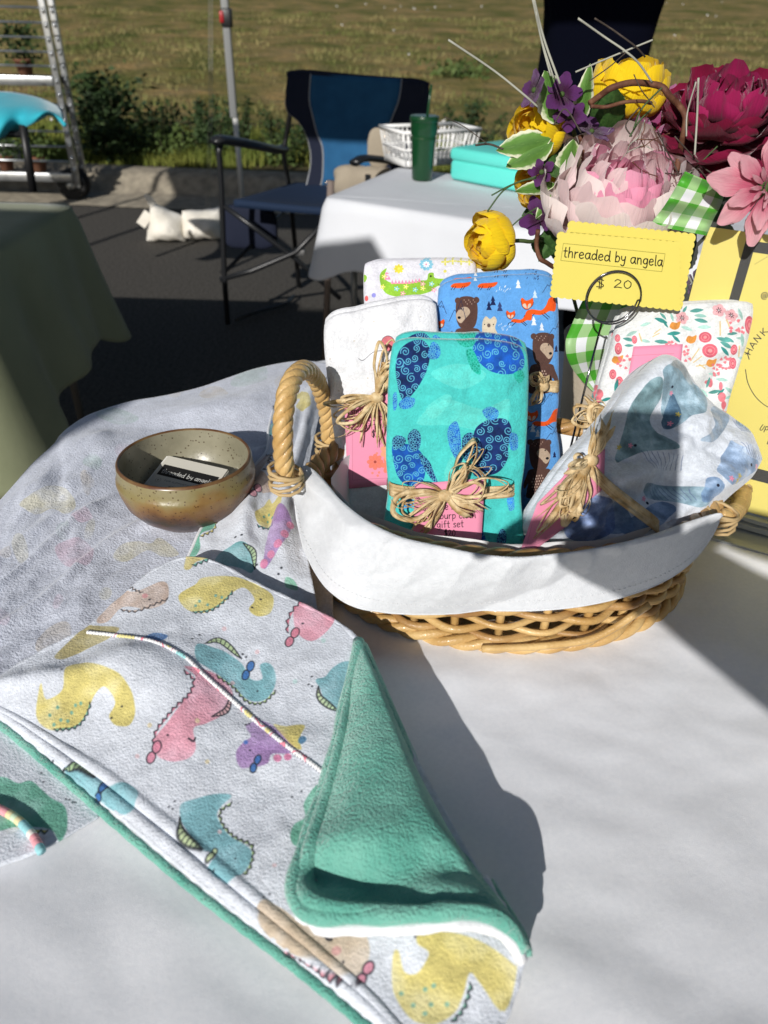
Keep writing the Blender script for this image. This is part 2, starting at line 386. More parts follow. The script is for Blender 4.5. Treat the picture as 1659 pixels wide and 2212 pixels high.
# grass on the verge and the lower field: blades by number only
M_gr = mat('verge_grass', (.10, .15, .025), .8, .25, (.24, .24, .05), 1.5, coords='Object')
M_dry = mat('dry_grass', (.11, .14, .035), .9, .2, (.30, .25, .11), .8, coords='Object')
def blades(name, n, xr, yr, h, wd, m, zf, seed, dens=None):
    R = np.random.RandomState(seed); X = R.uniform(*xr, n); Y = yr[0] + (yr[1] - yr[0]) * R.rand(n) ** 1.5
    keep = (Y > KX(X) + .45)
    if dens is not None: keep &= R.rand(n) < dens(X, Y)
    X, Y = X[keep], Y[keep]; n = len(X)
    Z = zf(X, Y); H = R.uniform(.4, 1, n) * h * (1 + .8 * vnoise(X * 2, Y * 2)); A = R.uniform(0, 6.28, n); W = wd * R.uniform(.6, 1.3, n) * (1 + Y / 20)
    lean = R.uniform(.1, .6, n) * H; B = R.uniform(0, 6.28, n)
    c, s_ = np.cos(A) * W, np.sin(A) * W
    V = np.empty((n, 5, 3)); P = np.stack([X, Y, Z], 1); D = np.stack([c, s_, 0 * c], 1); Ln = np.stack([np.cos(B) * lean, np.sin(B) * lean, 0 * H], 1); up = np.stack([0 * H, 0 * H, H], 1)
    V[:, 0] = P - D; V[:, 1] = P + D; V[:, 2] = P + D * .7 + Ln * .3 + up * .55; V[:, 3] = P - D * .7 + Ln * .3 + up * .55; V[:, 4] = P + Ln + up
    i = np.arange(n)[:, None] * 5; F = [tuple(q) for q in (i + np.array([0, 1, 2, 3])).tolist()] + [tuple(q) for q in (i + np.array([3, 2, 4])).tolist()]
    return kind(mk(name, V.reshape(-1, 3), F, m, smooth=False), 'stuff')
vz = lambda X, Y: .12 + .045 * np.clip(Y - 6.6, 0, None) * np.clip((Y - 6.6) / 8, 0, 1)
blades('verge_grass', 42000, (-4.5, 3.0), (6.5, 8.6), .17, .004, M_gr, vz, 3, lambda X, Y: .35 + vnoise(X * 2.3, Y * 2.3) * 1.5 + .4 * (Y > 6.9))
blades('field_grass', 60000, (-14, 16), (8.4, 26), .12, .006, M_dry, lambda X, Y: fz(X, Y) - .02, 4, lambda X, Y: .4 + vnoise(X * .9, Y * 1.3) * 2)
# pale wild flowers among the grass
def specks(name, n, xr, yr, r, seed, zf, hh):
    R = np.random.RandomState(seed); mb = MB()
    for k in range(n):
        x = R.uniform(*xr); y = R.uniform(*yr)
        if vnoise(x * .5, y * .5) < .02: continue
        z = float(zf(np.array(x), np.array(y))) + hh * R.uniform(.5, 1.2); c = Vector((x, y, z)); q = r * R.uniform(.6, 1.3)
        P = [c + Vector((math.cos(a) * q, -.3 * q + .2 * math.sin(a) * q, math.sin(a) * q)) for a in [i * 1.2566 for i in range(5)]]
        mb.add([c + Vector((0, -.4 * q, 0))] + P, [(0, 1 + i, 1 + (i + 1) % 5) for i in range(5)])
    return kind(mb.build(name, M_fl, smooth=False), 'stuff')
M_fl = mat('white_petals', (.7, .68, .66), .8)
specks('wild_flowers', 110, (-3.2, 2.6), (6.9, 8.6), .013, 5, vz, .2)
specks('field_flowers', 120, (-2, 16), (16, 34), .018, 6, fz, .10)

# ---- leafy plants behind the kerb: each one a plant of its own
M_leafd = mat('weed_leaf_dark', (.018, .038, .012), .7, .3, (.05, .085, .022), 3)
M_leafm = mat('weed_leaf_mid', (.05, .085, .02), .7, .3, (.10, .14, .035), 3)
M_stem = mat('weed_stem', (.06, .06, .025), .8)
def bush(label, x, y, w_, h, n, m, leaf, seed, upright=.0, group=None, name='weed_bush'):
    R = random.Random(seed); z0 = .12; t = thing(name, label, 'plant', (x, y, z0), group)
    mb = MB(); st = MB()
    for k in range(max(6, n // 60)):
        a = R.uniform(0, 6.28); rr = w_ * R.random() * .8; hh = h * R.uniform(.6, 1.05)
        top = Vector((x + math.cos(a) * rr, y + math.sin(a) * rr * .6, z0 + hh)); base = Vector((x + math.cos(a) * rr * .3, y + math.sin(a) * rr * .2, z0 - .02))
        st.tube([base, base.lerp(top, .5) + Vector((R.uniform(-.03, .03), 0, 0)), top], [.006, .004, .002], 5)
        for j in range(60):
            s_ = R.random() ** .7; c = base.lerp(top, s_) + Vector((R.gauss(0, 1), R.gauss(0, 1), R.gauss(0, .7))) * w_ * (.20 if not upright else .07) * (1.1 - s_ * upright)
            if c.z < z0 - .01: c.z = z0 + .01
            l = leaf * R.uniform(.5, 1.3); d = Vector((R.gauss(0, 1), R.gauss(0, 1), R.gauss(.2, .6))).normalized(); s2 = d.cross(Vector((R.gauss(0, 1), R.gauss(0, 1), R.gauss(0, 1)))).normalized() * l * .3
            mb.add([c, c + d * l * .5 + s2, c + d * l, c + d * l * .5 - s2], [(0, 1, 2, 3)])
    mb.build('foliage', m, t, smooth=False); st.build('stem', M_stem, t); return t
bush('big dark leafy bush behind the kerb, just right of the steel rack', -2.55, 7.25, .42, .62, 1500, M_leafd, .075, 1)
bush('dark bush low at the kerb beside the foot of the steel rack', -2.35, 6.95, .30, .32, 900, M_leafd, .06, 2)
bush('tall dark spiky weed between the big bush and the canopy pole', -1.72, 7.35, .26, .50, 700, M_leafd, .045, 3, .6)
bush('feathery dark weed growing just left of the canopy pole', -1.42, 7.45, .22, .48, 600, M_leafd, .04, 4, .7)
bush('grey green weed growing right behind the canopy pole', -1.05, 7.4, .25, .40, 700, M_leafd, .04, 5, .5)
bush('leafy weed seen past the left side of the camp chair', -.55, 7.5, .30, .34, 700, M_leafm, .045, 6, .4)
bush('mid green clump in front of the tall dark weeds', -1.95, 7.0, .28, .26, 700, M_leafm, .05, 7)
bush('low green clump at the foot of the canopy pole', -1.0, 6.95, .30, .20, 700, M_leafm, .045, 8)
bush('dense dark weed filling the verge between the two tall weeds', -1.55, 7.1, .34, .36, 900, M_leafd, .05, 41)
bush('dark shrubby weed at the kerb right of the big bush', -2.1, 7.3, .36, .44, 1000, M_leafd, .05, 42)
bush('dark weed behind the left armrest of the camp chair', -.8, 7.2, .32, .33, 800, M_leafd, .045, 43, .3)
bush('dark leafy weed behind the white plastic basket', .75, 8.2, .45, .42, 900, M_leafd, .05, 9, .3)
bush('solitary dark green bush far out in the dry field', 1.1, 14.0, .8, .42, 1200, M_leafm, .09, 10)

# ================================================================== unseen shade roofs, pole, sandbags
M_black = mat('black_plastic', (.012, .012, .013), .45, .5)
M_steel = mat('grey_painted_steel', (.30, .31, .31), .4, .5, metal=.3, bump=.05)
M_pale_steel = mat('pale_steel', (.55, .55, .53), .45, .5)
M_red = mat('red_plastic', (.35, .015, .02), .4)
M_sheet = mat('unseen_awning_cloth', (.03, .05, .10), .9, col2=(.04, .06, .12), ns=4)
def pole():
    b = aty(523, 422, 6.0); b.z = 0
    t = thing('canopy_pole', 'thin grey canopy pole with a red and black clamp behind the camp chair', 'pole', b)
    low = MB().tube([b + Vector((0, 0, .0)), b + Vector((-.005, 0, .62))], .019, 12); low.build('lower_tube', M_pale_steel, t)  # lower tube in a paler steel than the upper one
    up = MB().box(b + Vector((-.012, 0, 1.55)), (.05, .05, 1.9), bev=.006); up.build('upper_tube', M_steel, t)
    MB().box(b + Vector((-.007, -.002, 1.2)), (.07, .07, .11), bev=.01).build('clamp', M_black, t)
    MB().box(b + Vector((-.035, -.03, 1.205)), (.03, .03, .07), bev=.008).build('clamp_button', M_red, t)
    MB().box(b + Vector((0, 0, .01)), (.11, .11, .02), bev=.004).build('foot_plate', M_steel, t)
pole()
t = thing('unseen_awning', 'wide flat awning on four posts', 'unseen_awning', (-.7, 2.0, 0))  # out of view; roof sized and placed to shade the chair and kerb
MB().box((-.55, 1.90, 2.33), (5.6, 1.685, .03), bev=.01).build('roof', M_sheet, t)
for x in (-3.3, 2.2):
    for y in (1.12, 2.68): MB().tube([(x, y, 0), (x, y, 2.31)], .02, 10).build('post', M_steel, t)
t = thing('unseen_awning', 'second narrow awning over the pavement behind the camera', 'unseen_awning', (-3.6, -1.05, 0))  # added out of view to shade the asphalt beyond the round table
MB().box((-3.6, -1.06, 2.33), (4.7, .88, .03), bev=.01).build('roof', M_sheet, t)
for x in (-5.9, -1.35):
    for y in (-1.42, -.72): MB().tube([(x, y, 0), (x, y, 2.31)], .02, 10).build('post', M_steel, t)
M_cord = mat('cord', (.25, .24, .2), .8)
for lab, u0, u1 in (('thin dark guy line hanging left of the canopy pole', 452, 446), ('second thin guy line beside the first, nearest the camp chair', 458, 452)):
    a = aty(u0, -10, 5.5); bb = aty(u1, 448, 5.0)
    tag(MB().tube([a, a.lerp(bb, .5) + Vector((.01, 0, 0)), bb], .0022, 6).build('guy_line', M_cord), lab, 'guy line', 'guy lines at the canopy pole')
M_bag = mat('sandbag_cloth', (.70, .66, .57), .85, .3, (.84, .80, .72), 9, bump=.35, bs=60, bump2=.5, bs2=12, bdist=.01)
def superq(c, d, e=2.6, n=40, m_=24, noise=.012, M=None, pinch=None):
    c = Vector(c); V = []; F = []
    for i in range(m_ + 1):
        th = -math.pi / 2 + math.pi * i / m_
        for k in range(n):
            ph = 2 * math.pi * k / n
            f = lambda v: math.copysign(abs(v) ** (2 / e), v)
            p = Vector((f(math.cos(th)) * f(math.cos(ph)) * d[0], f(math.cos(th)) * f(math.sin(ph)) * d[1], f(math.sin(th)) * d[2]))
            nn = float(fbm(p.x * 9 + c.x * 7 + 3, (p.y + p.z) * 9 + c.y * 5, 3)) * noise
            if p.length > 0: p += p.normalized() * nn
            if pinch: p = pinch(p)
            V.append(c + (M @ p if M else p))
        if i:
            for k in range(n): F.append(((i - 1) * n + k, (i - 1) * n + (k + 1) % n, i * n + (k + 1) % n, i * n + k))
    return V, F
def sandbag(label, quad, seed, ear):
    q = [aty(*c) for c in quad]; b = (q[2] + q[3]) / 2; b.z = 0; t = thing('sandbag', label, 'sandbag', b, 'white sandbags lying on the asphalt')
    V = []; F = []; n, m_ = 36, 30; off = 0
    for side in (1, -1):
        for i in range(n + 1):
            for j in range(m_ + 1):
                A = math.sin((i / n - .5) * math.pi); B = math.sin((j / m_ - .5) * math.pi)
                h = (max(0, 1 - abs(A) ** 2.2) ** .6) * (max(0, 1 - abs(B) ** 2.2) ** .6); a, c = (A + 1) / 2, (B + 1) / 2
                pinch = 1 - .10 * abs(A) ** 2 * (1 - B * B); p = (q[0] * (1 - a) + q[1] * a) * (1 - c) + (q[3] * (1 - a) + q[2] * a) * c; mid = (q[0] + q[1] + q[2] + q[3]) / 4
                p = Vector((p.x, p.y, mid.z + (p.z - mid.z) * (1 - .16 * (1 - abs(A)) * (B * B if B < 0 else 0)) * 1.0))
                p.y += .09 - side * .11 * h - side * .015 * float(fbm(a * 4 + seed, c * 5, 3)) * h; p.z = max(.004, p.z + .012 * float(vnoise(a * 5 + seed, c * 3))); V.append(p)
        F += [tuple((off + i * (m_ + 1) + j, off + i * (m_ + 1) + j + 1, off + (i + 1) * (m_ + 1) + j + 1, off + (i + 1) * (m_ + 1) + j)[::side]) for i in range(n) for j in range(m_)]
        off = len(V)
    mk('sack', V, F, M_bag, t)
    if ear:
        e0 = q[0] + Vector((.02, .06, -.02)); MB().ribbon([e0, e0 + Vector((-.02, 0, .035)), e0 + Vector((-.045, 0, .06))], [.05, .04, .02], (0, -1, .3), .3).build('tied_corner', M_bag, t)
        MB().ribbon([q[3].lerp(q[0], .75) + Vector((.01, .03, 0)), q[3].lerp(q[0], .45) + Vector((-.03, .02, 0))], .06, (0, -1, .1)).build('side_label', M_bag, t)
sandbag('white sandbag with a pointed tied corner, leftmost of the two on the asphalt', [(318, 440, 4.86), (390, 474, 4.86), (393, 528, 4.80), (308, 528, 4.80)], 1, True)
sandbag('rounder white sandbag half hidden by the leg of the camp chair', [(386, 462, 4.88), (474, 450, 4.92), (478, 522, 4.86), (384, 526, 4.84)], 2, False)

# ================================================================== steel plant rack on wheels
M_alu = mat('galvanised_metal', (.42, .44, .45), .32, .6, metal=.85, col2=(.55, .57, .58), ns=20, bump=.08)
M_rackdk = mat('dark_shelf_board', (.05, .045, .04), .8, bump=.2)
M_tyre = mat('black_rubber', (.015, .015, .015), .7)
M_pot = mat('terracotta_pot', (.22, .09, .05), .8, col2=(.3, .14, .08))
def rack():
    Yf, Yb = 6.0, 6.16; f = aty(172, 392, Yf); xr = f.x - .02; xl = xr - 1.15
    t = thing('plant_rack', 'tall steel plant rack on black wheels at the left edge', 'rack', (xl + .57, 6.25, 0))
    for x, y in ((xr, Yf), (xr, Yb), (xl, Yf), (xl, Yb)):
        mb = MB(); mb.box((x, y, 1.05), (.045, .03, 1.9), bev=.004)
        for k in range(22): mb.box((x + .004, y - .018, .22 + k * .083), (.016, .006, .034))
        mb.build('upright', M_alu, t)
    for z in (.17, .62, .80): MB().box(((xl + xr) / 2, 6.09, z), (1.1, .2, .05), bev=.005).build('shelf', M_rackdk, t); MB().box(((xl + xr) / 2, Yf - .012, z), (1.1, .02, .06), bev=.003).build('shelf_lip', M_alu, t)
    for k in range(9): MB().tube([(xl, Yf, .89 + k * .085), (xr, Yf, .89 + k * .085)], .007, 8).build('rung', M_alu, t)
    for k in range(3): MB().tube([(xl, Yf, .28 + k * .1), (xr, Yf, .28 + k * .1)], .007, 8).build('rung', M_alu, t)
    for x, y in ((xr - .06, Yf + .03), (xl + .07, Yf + .03), (xr - .06, Yb - .03), (xl + .07, Yb - .03)):
        R = Matrix.Rotation(math.pi / 2, 3, 'X'); wh = MB(); wh.lathe([(.02, -.022), (.10, -.022), (.11, -.012), (.11, .012), (.10, .022), (.02, .022)], (x, y, .111), 24, R, True)
        o = wh.build('wheel', M_tyre, t); autosmooth(o)
        MB().lathe([(.0, -.026), (.03, -.026), (.03, .026), (.0, .026)], (x, y, .111), 16, R).build('hub', M_alu, o)
    for k, (dx, z, h) in enumerate(((-.25, .825, .26), (-.62, .825, .3), (-.95, .825, .22), (-.3, .195, .2), (-.55, .195, .22), (-.75, .195, .18))):
        x = xr + dx; y = 6.09
        pt = thing('potted_plant', ['trailing green plant on the rack shelf nearest its right post', 'leafy plant on the upper rack shelf between two others', 'bushy plant on the upper rack shelf at the left edge',
              'small potted plant low on the rack next to the right wheel', 'small potted plant in the middle of the low rack shelf', 'small potted plant low on the rack behind the black table leg'][k], 'plant', (x, y, z), 'potted plants on the steel rack')
        MB().lathe([(.0, 0), (.045, 0), (.06, .09), (.066, .09), (.066, .1), (.055, .1), (.05, .085), (0, .085)], (x, y, z), 18).build('pot', M_pot, pt)
        R = random.Random(k + 40); mb = MB()
        for j in range(230):
            c = Vector((x + R.gauss(0, .07), y + R.gauss(0, .05), z + .09 + h * R.random() * (.9 - .0))); l = R.uniform(.02, .05)
            d = Vector((R.gauss(0, 1), R.gauss(0, 1), R.gauss(0, 1))).normalized(); s2 = d.orthogonal().normalized() * l * .35
            mb.add([c, c + d * l * .5 + s2, c + d * l, c + d * l * .5 - s2], [(0, 1, 2, 3)])
        mb.build('foliage', M_leafm if k % 2 else M_leafd, pt, smooth=False)
rack()
# tall leafy plant at the very left
bush('tall young plant reaching past the rack at the upper left corner', -2.75, 5.2, .16, 1.05, 900, M_leafm, .06, 31, .5, name='leafy_plant')
# ================================================================== cloth tables at the left
def cloth_tab(name, path_top, drops, m, t, th=.0015, nz=26, fold=.02, seed=0, flare=.25, pw=1.0):
    """a cloth falling from the closed/open path path_top (world points) by drops[i] metres, with soft folds"""
    n = len(path_top); P = np.array([tuple(p) for p in path_top]); V = []; F = []
    T = np.gradient(P, axis=0); Nn = np.stack([T[:, 1], -T[:, 0]], 1); Nn /= np.linalg.norm(Nn, axis=1)[:, None] + 1e-9
    L = np.r_[0, np.cumsum(np.linalg.norm(np.diff(P, axis=0), axis=1))]
    for j in range(nz + 1):
        s_ = j / nz
        for i in range(n):
            f = fold * (math.sin(L[i] * 17 + seed) + .6 * math.sin(L[i] * 31 + 2 * seed) + .8 * float(vnoise(L[i] * 6 + seed, 3.3))) * s_ ** pw
            o = flare * drops[i] * s_ ** 1.3 * .35 + f + .012 * math.sin(min(1, s_ * 6) * math.pi / 2)
            V.append((P[i, 0] + Nn[i, 0] * o, P[i, 1] + Nn[i, 1] * o, P[i, 2] - drops[i] * s_ + .0 * f))
    for j in range(nz):
        for i in range(n - 1): F.append((j * n + i, (j + 1) * n + i, (j + 1) * n + i + 1, j * n + i + 1))
    o = mk(name, V, F, m, t); return o
def olive_table():
    M_ol = mat('olive_cloth', (.23, .25, .15), .9, .2, (.27, .29, .18), 5, bump=.25, bs=700, sheen=.2, bump2=.4, bs2=9, bdist=.006)
    M_leg = mat('table_leg_metal', (.2, .19, .18), .5, metal=.5)
    c0 = atz(165, 440, .74)                                  # far right corner
    A = c0; ex = Vector((.62, -.78, 0)).normalized()         # near edge runs from the corner towards the camera side
    # table: corner points
    Bn = Vector((-.98, 1.66, .74)); ex = (Bn - A).normalized(); ey = Vector((-ex.y, ex.x, 0)) * -1
    if ey.x > 0: ey = -ey
    t = thing('folding_table', 'folding table hidden under an olive green cloth at the left edge', 'table', (A.x - .6, A.y - .6, 0))
    C_ = Bn + ey * 1.5; D = A + ey * 1.5
    top = MB(); top.add([A + Vector((-.01, -.01, -.006)), Bn + Vector((-.01, .0, -.006)), C_ + Vector((0, 0, -.006)), D + Vector((0, 0, -.006)), A - Vector((.01, .01, .04)), Bn - Vector((.01, 0, .04)), C_ - Vector((0, 0, .04)), D - Vector((0, 0, .04))],
        [(0, 1, 2, 3), (7, 6, 5, 4), (0, 4, 5, 1), (1, 5, 6, 2), (2, 6, 7, 3), (3, 7, 4, 0)]); top.build('tabletop', M_leg, t, smooth=False)
    cen = (A + Bn + C_ + D) / 4
    for q in (A, Bn, C_, D):
        p = q.lerp(cen, .15); MB().tube([(p.x, p.y, 0), (p.x, p.y, .70)], .014, 8).build('leg', M_leg, t)
    # cloth: one mesh, top sheet plus hanging sides with longer corners
    n = 44; pth = []; drops = []
    r = .07
    def rc(p, a, b):                                        # rounded corner from direction a to b
        return [p + a * r * (1 - s_) ** 2 + b * r * s_ ** 2 for s_ in np.linspace(0, 1, 9)]
    raw = rc(C_, (D - C_).normalized(), (Bn - C_).normalized())[4:]
    e = [raw, rc(Bn, (C_ - Bn).normalized(), (A - Bn).normalized()), rc(A, (Bn - A).normalized(), (D - A).normalized()), rc(D, (A - D).normalized(), (C_ - D).normalized())[:5]]
    flat = []
    for k, s_ in enumerate(e):
        if flat:
            a, b_ = flat[-1], s_[0]; flat += [a.lerp(b_, j / 40) for j in range(1, 40)]
        flat += s_
    P = np.array([tuple(p) for p in flat]); 
    for p in flat:
        d = min((p - q).length for q in (Bn, A)); dA = (p - A).length; drops.append(.40 + .14 * math.exp(-(d / .16) ** 2) - .10 * math.exp(-(dA / .3) ** 2))
    P3 = [Vector(tuple(p)) for p in P]
    # orient so that outward normals point away from the centre
    def outw():
        a, b_ = P3[10], P3[11]; nn = Vector(((b_ - a).y, -(b_ - a).x, 0)); return nn.dot(a - cen) > 0
    if not outw(): P3.reverse(); drops.reverse()
    cl = cloth_tab('cloth_side', P3, drops, M_ol, None, seed=1.0, fold=.022, flare=.5, pw=.8)
    me = cl.data; V = [tuple(v.co) for v in me.vertices]; F = [tuple(p.vertices) for p in me.polygons]
    bpy.data.objects.remove(cl)
    b0 = len(V); cz = Vector((cen.x, cen.y, .742)); rings = 10; npth = len(P3)
    prev = list(range(npth))
    for j in range(1, rings + 1):
        s_ = j / rings; cur = []
        for p in P3:
            q = p.lerp(cz, s_); q.z = .742 + .006 * float(fbm(q.x * 6, q.y * 6)) * min(1, s_ * 3); cur.append(len(V)); V.append(tuple(q))
        for i in range(npth - 1): F.append((prev[i], prev[i + 1], cur[i + 1], cur[i]))
        prev = cur
    o = mk('tablecloth', V, F, M_ol); solid(o, .002)
    tag(o, 'olive green cloth draped over the left table with a long pointed corner', 'tablecloth')
olive_table()
def turquoise():
    M_t = mat('turquoise_cloth', (.02, .35, .46), .75, .3, (.03, .42, .52), 5, sheen=.3, bump=.3, bs=12, bdist=.01)
    t = thing('folding_stand', 'low folding stand with thin black legs under the turquoise cover', 'stand', (-1.42, 3.1, 0))
    Y = 3.1
    MB().tube([aty(50, 270, Y), aty(72, 414, Y)], .016, 8).build('leg', M_black, t)
    MB().tube([aty(-60, 270, Y + .4), aty(-40, 400, Y + .4)], .016, 8).build('leg', M_black, t)
    MB().tube([aty(-70, 285, Y), aty(60, 292, Y)], .012, 8).build('crossbar', M_black, t)
    # drooping cover: rows from the ridge to the lower edge
    top = [(-120, 205), (-40, 199), (10, 197), (50, 202), (90, 212), (125, 228), (133, 236)]
    mid = [(-120, 240), (-40, 236), (10, 232), (50, 228), (92, 232), (120, 240), (137, 246)]
    low = [(-120, 330), (-40, 322), (5, 300), (45, 281), (85, 262), (110, 250), (139, 276)]
    rows = [resample(catmull(q, 6), 40) for q in (top, mid, low)]; V = []; F = []; nr = 24
    back = [(x, y - 3) for x, y in rows[0]]
    for j in range(nr + 1):
        s_ = j / nr
        for i in range(40):
            if s_ < .4: p = rows[0][i] * (1 - s_ / .4) + rows[1][i] * s_ / .4
            else: p = rows[1][i] * (1 - (s_ - .4) / .6) + rows[2][i] * (s_ - .4) / .6
            yy = Y + .34 * (1 - s_) ** 1.5 - .1 * math.sin(s_ * 3.1) + .04 * math.sin(i * .5 + s_ * 3) * s_
            V.append(aty(p[0], p[1], yy))
        if j:
            for i in range(39): F.append(((j - 1) * 40 + i, (j - 1) * 40 + i + 1, j * 40 + i + 1, j * 40 + i))
    o = mk('turquoise_cover', V, F, M_t); solid(o, .01, 1); tag(o, 'bright turquoise cover sagging over the stand at the left edge', 'cover')
    p = atz(18, 392, .0); bagc = Vector((p.x, p.y - .02, .2))
    V, F = superq(bagc, (.15, .1, .2), 2.2, noise=.04); tag(mk('plastic_bag', V, F, mat('clear_plastic_bag', (.45, .47, .46), .3, .5, alpha=.8)), 'crumpled pale plastic bag standing by the left wheel of the rack', 'bag')
turquoise()

# ================================================================== camp chair
def chair():
    Mb = mat('blue_chair_cloth', (.012, .085, .20), .8, .3, (.016, .105, .235), 14, bump=.3, bs=400, bump2=.5, bs2=8, bdist=.008)
    Mn = mat('navy_chair_cloth', (.010, .014, .032), .85, .3, bump=.3, bs=400)
    Mf = mat('chair_black_tube', (.012, .013, .015), .35, .5)
    Mp = mat('grey_piping', (.30, .31, .33), .7)
    t = thing('camp_chair', 'folding camp chair with navy and blue back beyond the white table', 'chair', (-.3, 3.75, 0))
    A = aty
    # frame: left side (front leg, arm, rear leg), right side
    Yf, Yb = 3.45, 4.0
    lf0 = atz(492, 700, .01); Yf = lf0.y
    tube = lambda P, nm, r=.0125: MB().tube(P, r, 10).build(nm, Mf, t)
    tube([Vector((lf0.x, Yf, .01)), A(485, 600, Yf), A(478, 400, Yf), A(473, 330, Yf), A(476, 312, Yf)], 'front_leg')
    tube([Vector((A(617, 160, Yb).x + .02, Yb, .01)), A(627, 420, Yb - .02), A(612, 330, Yb - .01), A(628, 240, Yb), A(630, 165, Yb + .03)], 'rear_leg')
    rf = Vector((lf0.x + .66, Yf, 0)); tube([rf + Vector((0, 0, .01)), rf + Vector((0, 0, .4)), rf + Vector((0, 0, .68))], 'front_leg')
    rb = A(915, 180, Yb); tube([Vector((rb.x - .02, Yb, .01)), Vector((rb.x - .02, Yb, .5)), rb], 'rear_leg')
    # arms, padded
    arm = MB(); arm.tube(catmull([A(466, 308, Yf - .05), A(480, 302, Yf), A(540, 312, Yf + .2), A(600, 324, Yb - .08), A(615, 318, Yb)], 6), [.022] * 2 + [.034] * 21 + [.018] * 2, 12, flat=.55); arm.build('armrest', Mf, t)
    arm = MB(); arm.tube(catmull([A(765, 352, Yf - .05), A(790, 342, Yf + .02), A(850, 348, Yf + .22), A(905, 350, Yb - .08), A(918, 340, Yb)], 6), [.026] * 25, 12, flat=.55); arm.build('armrest', Mf, t)
    # crossing struts under the seat
    tube([A(484, 445, Yf), A(560, 500, Yf), A(640, 560, Yf + .02), A(735, 645, Yf + .05)], 'strut', .011)
    tube([A(740, 440, Yf), A(640, 545, Yf + .0), A(545, 585, Yf), A(476, 604, Yf)], 'strut', .012)
    tube([A(484, 590, Yf), A(630, 440, Yb)], 'strut', .009)
    MB().box(A(648, 545, Yf + .01), (.05, .03, .03), bev=.006).build('joint', mat('grey_joint', (.2, .2, .2), .4, metal=.6), t)
    lo = [atz(510, 690, .02), atz(560, 672, .02), atz(620, 655, .02), atz(635, 640, .03)]
    MB().tube(lo, .010, 8).build('foot_bar', Mf, t)
    # back cloth: blue centre with navy sides
    def strip(pxrows, Yt, Yl, nm, m, bow):
        V = []; F = []; n = 14; R_ = len(pxrows)
        for j, (l, r) in enumerate(pxrows):
            for i in range(n + 1):
                s_ = i / n; u = l[0] * (1 - s_) + r[0] * s_; v = l[1] * (1 - s_) + r[1] * s_
                y = Yt + (Yl - Yt) * j / (R_ - 1) + bow(u, j / (R_ - 1)); V.append(A(u, v, y))
            if j:
                for i in range(n): F.append(((j - 1) * (n + 1) + i, (j - 1) * (n + 1) + i + 1, j * (n + 1) + i + 1, j * (n + 1) + i))
        o = mk(nm, V, F, m, t); solid(o, .008, 0); return o
    def rs(L_, n=20): return resample(catmull(L_, 6), n)
    bow = lambda u, s_: .05 * math.sin(math.pi * min(1, max(0, (u - 617) / 305))) 
    lw = rs([(671, 160), (668, 215), (675, 250), (685, 290), (697, 320), (697, 380), (690, 412)])
    rw = rs([(868, 170), (862, 215), (845, 260), (832, 300), (815, 340), (795, 385), (780, 415)])
    lo_ = rs([(622, 157), (617, 200), (620, 240), (645, 262), (665, 300), (672, 350), (660, 410)])
    ro_ = rs([(926, 178), (928, 215), (925, 260), (910, 310), (895, 345), (880, 390), (860, 415)])
    strip(list(zip(lw, rw)), Yb, Yb - .12, 'back_panel', Mb, bow)
    strip(list(zip(lo_, lw)), Yb, Yb - .12, 'side_panel', Mn, bow); strip(list(zip(rw, ro_)), Yb, Yb - .12, 'side_panel', Mn, bow)
    for e in (lw, rw, lo_[4:]):
        P = [A(p[0], p[1], Yb - .005 - .12 * j / (len(e) - 1) + bow(p[0], 0)) for j, p in enumerate(e)]
        MB().tube(P, .0035, 6).build('piping', Mp, t)
    top = rs([(620, 158), (660, 154), (760, 163), (850, 170), (900, 173), (926, 182)], 24)
    MB().tube([A(p[0], p[1] + 6, Yb + .012 + bow(p[0], 0)) for p in top], .018, 8).build('top_hem', Mn, t)
    # seat
    V = []; F = []; n = 16
    q = [A(505, 440, Yf + .02), A(750, 462, Yf + .02), A(800, 405, Yb - .05), A(640, 400, Yb - .05)]
    for j in range(n + 1):
        for i in range(n + 1):
            a, b_ = i / n, j / n; p = (q[0] * (1 - a) + q[1] * a) * (1 - b_) + (q[3] * (1 - a) + q[2] * a) * b_
            p.z -= .03 * math.sin(a * math.pi) * math.sin(b_ * math.pi); V.append(p)
    for j in range(n):
        for i in range(n): F.append((j * (n + 1) + i, j * (n + 1) + i + 1, (j + 1) * (n + 1) + i + 1, (j + 1) * (n + 1) + i))
    s_ = mk('seat', V, F, mat('seat_blue_cloth', (.005, .018, .05), .85, bump=.4, bs=30), t); solid(s_, .03, 0)
    # pocket hanging under the arm
    V, F = superq(A(540, 490, Yf + .25), (.13, .03, .10), 4, noise=.01); mk('side_pocket', V, F, Mn, t)
    # beige bag on the seat
    g = thing('shoulder_bag', 'beige bag with metal rings sitting on the camp chair', 'bag', A(800, 400, 3.62))
    Mg = mat('beige_canvas', (.34, .29, .22), .85, bump=.4, bs=300, bump2=.4, bs2=15, bdist=.006)
    V, F = superq(A(790, 398, 3.66), (.15, .06, .085), 3, noise=.03); mk('bag_body', V, F, Mg, g)
    V, F = superq(A(818, 320, 3.66), (.055, .02, .085), 2.6, noise=.01); mk('bag_flap', V, F, Mg, g)
    MB().tube([A(832, 300, 3.6), A(843, 330, 3.6), A(845, 360, 3.6)], .008, 8).build('strap', mat('dark_strap', (.06, .05, .045), .6), g)
    for u, v in ((833, 300), (842, 334), (706, 397)):
        c = A(u, v, 3.585); MB().tube([c + Vector((.009 * math.cos(k * .785), 0, .009 * math.sin(k * .785))) for k in range(8)], .0025, 6, True).build('ring', mat('brass', (.7, .55, .4), .25, metal=1), g)
chair()

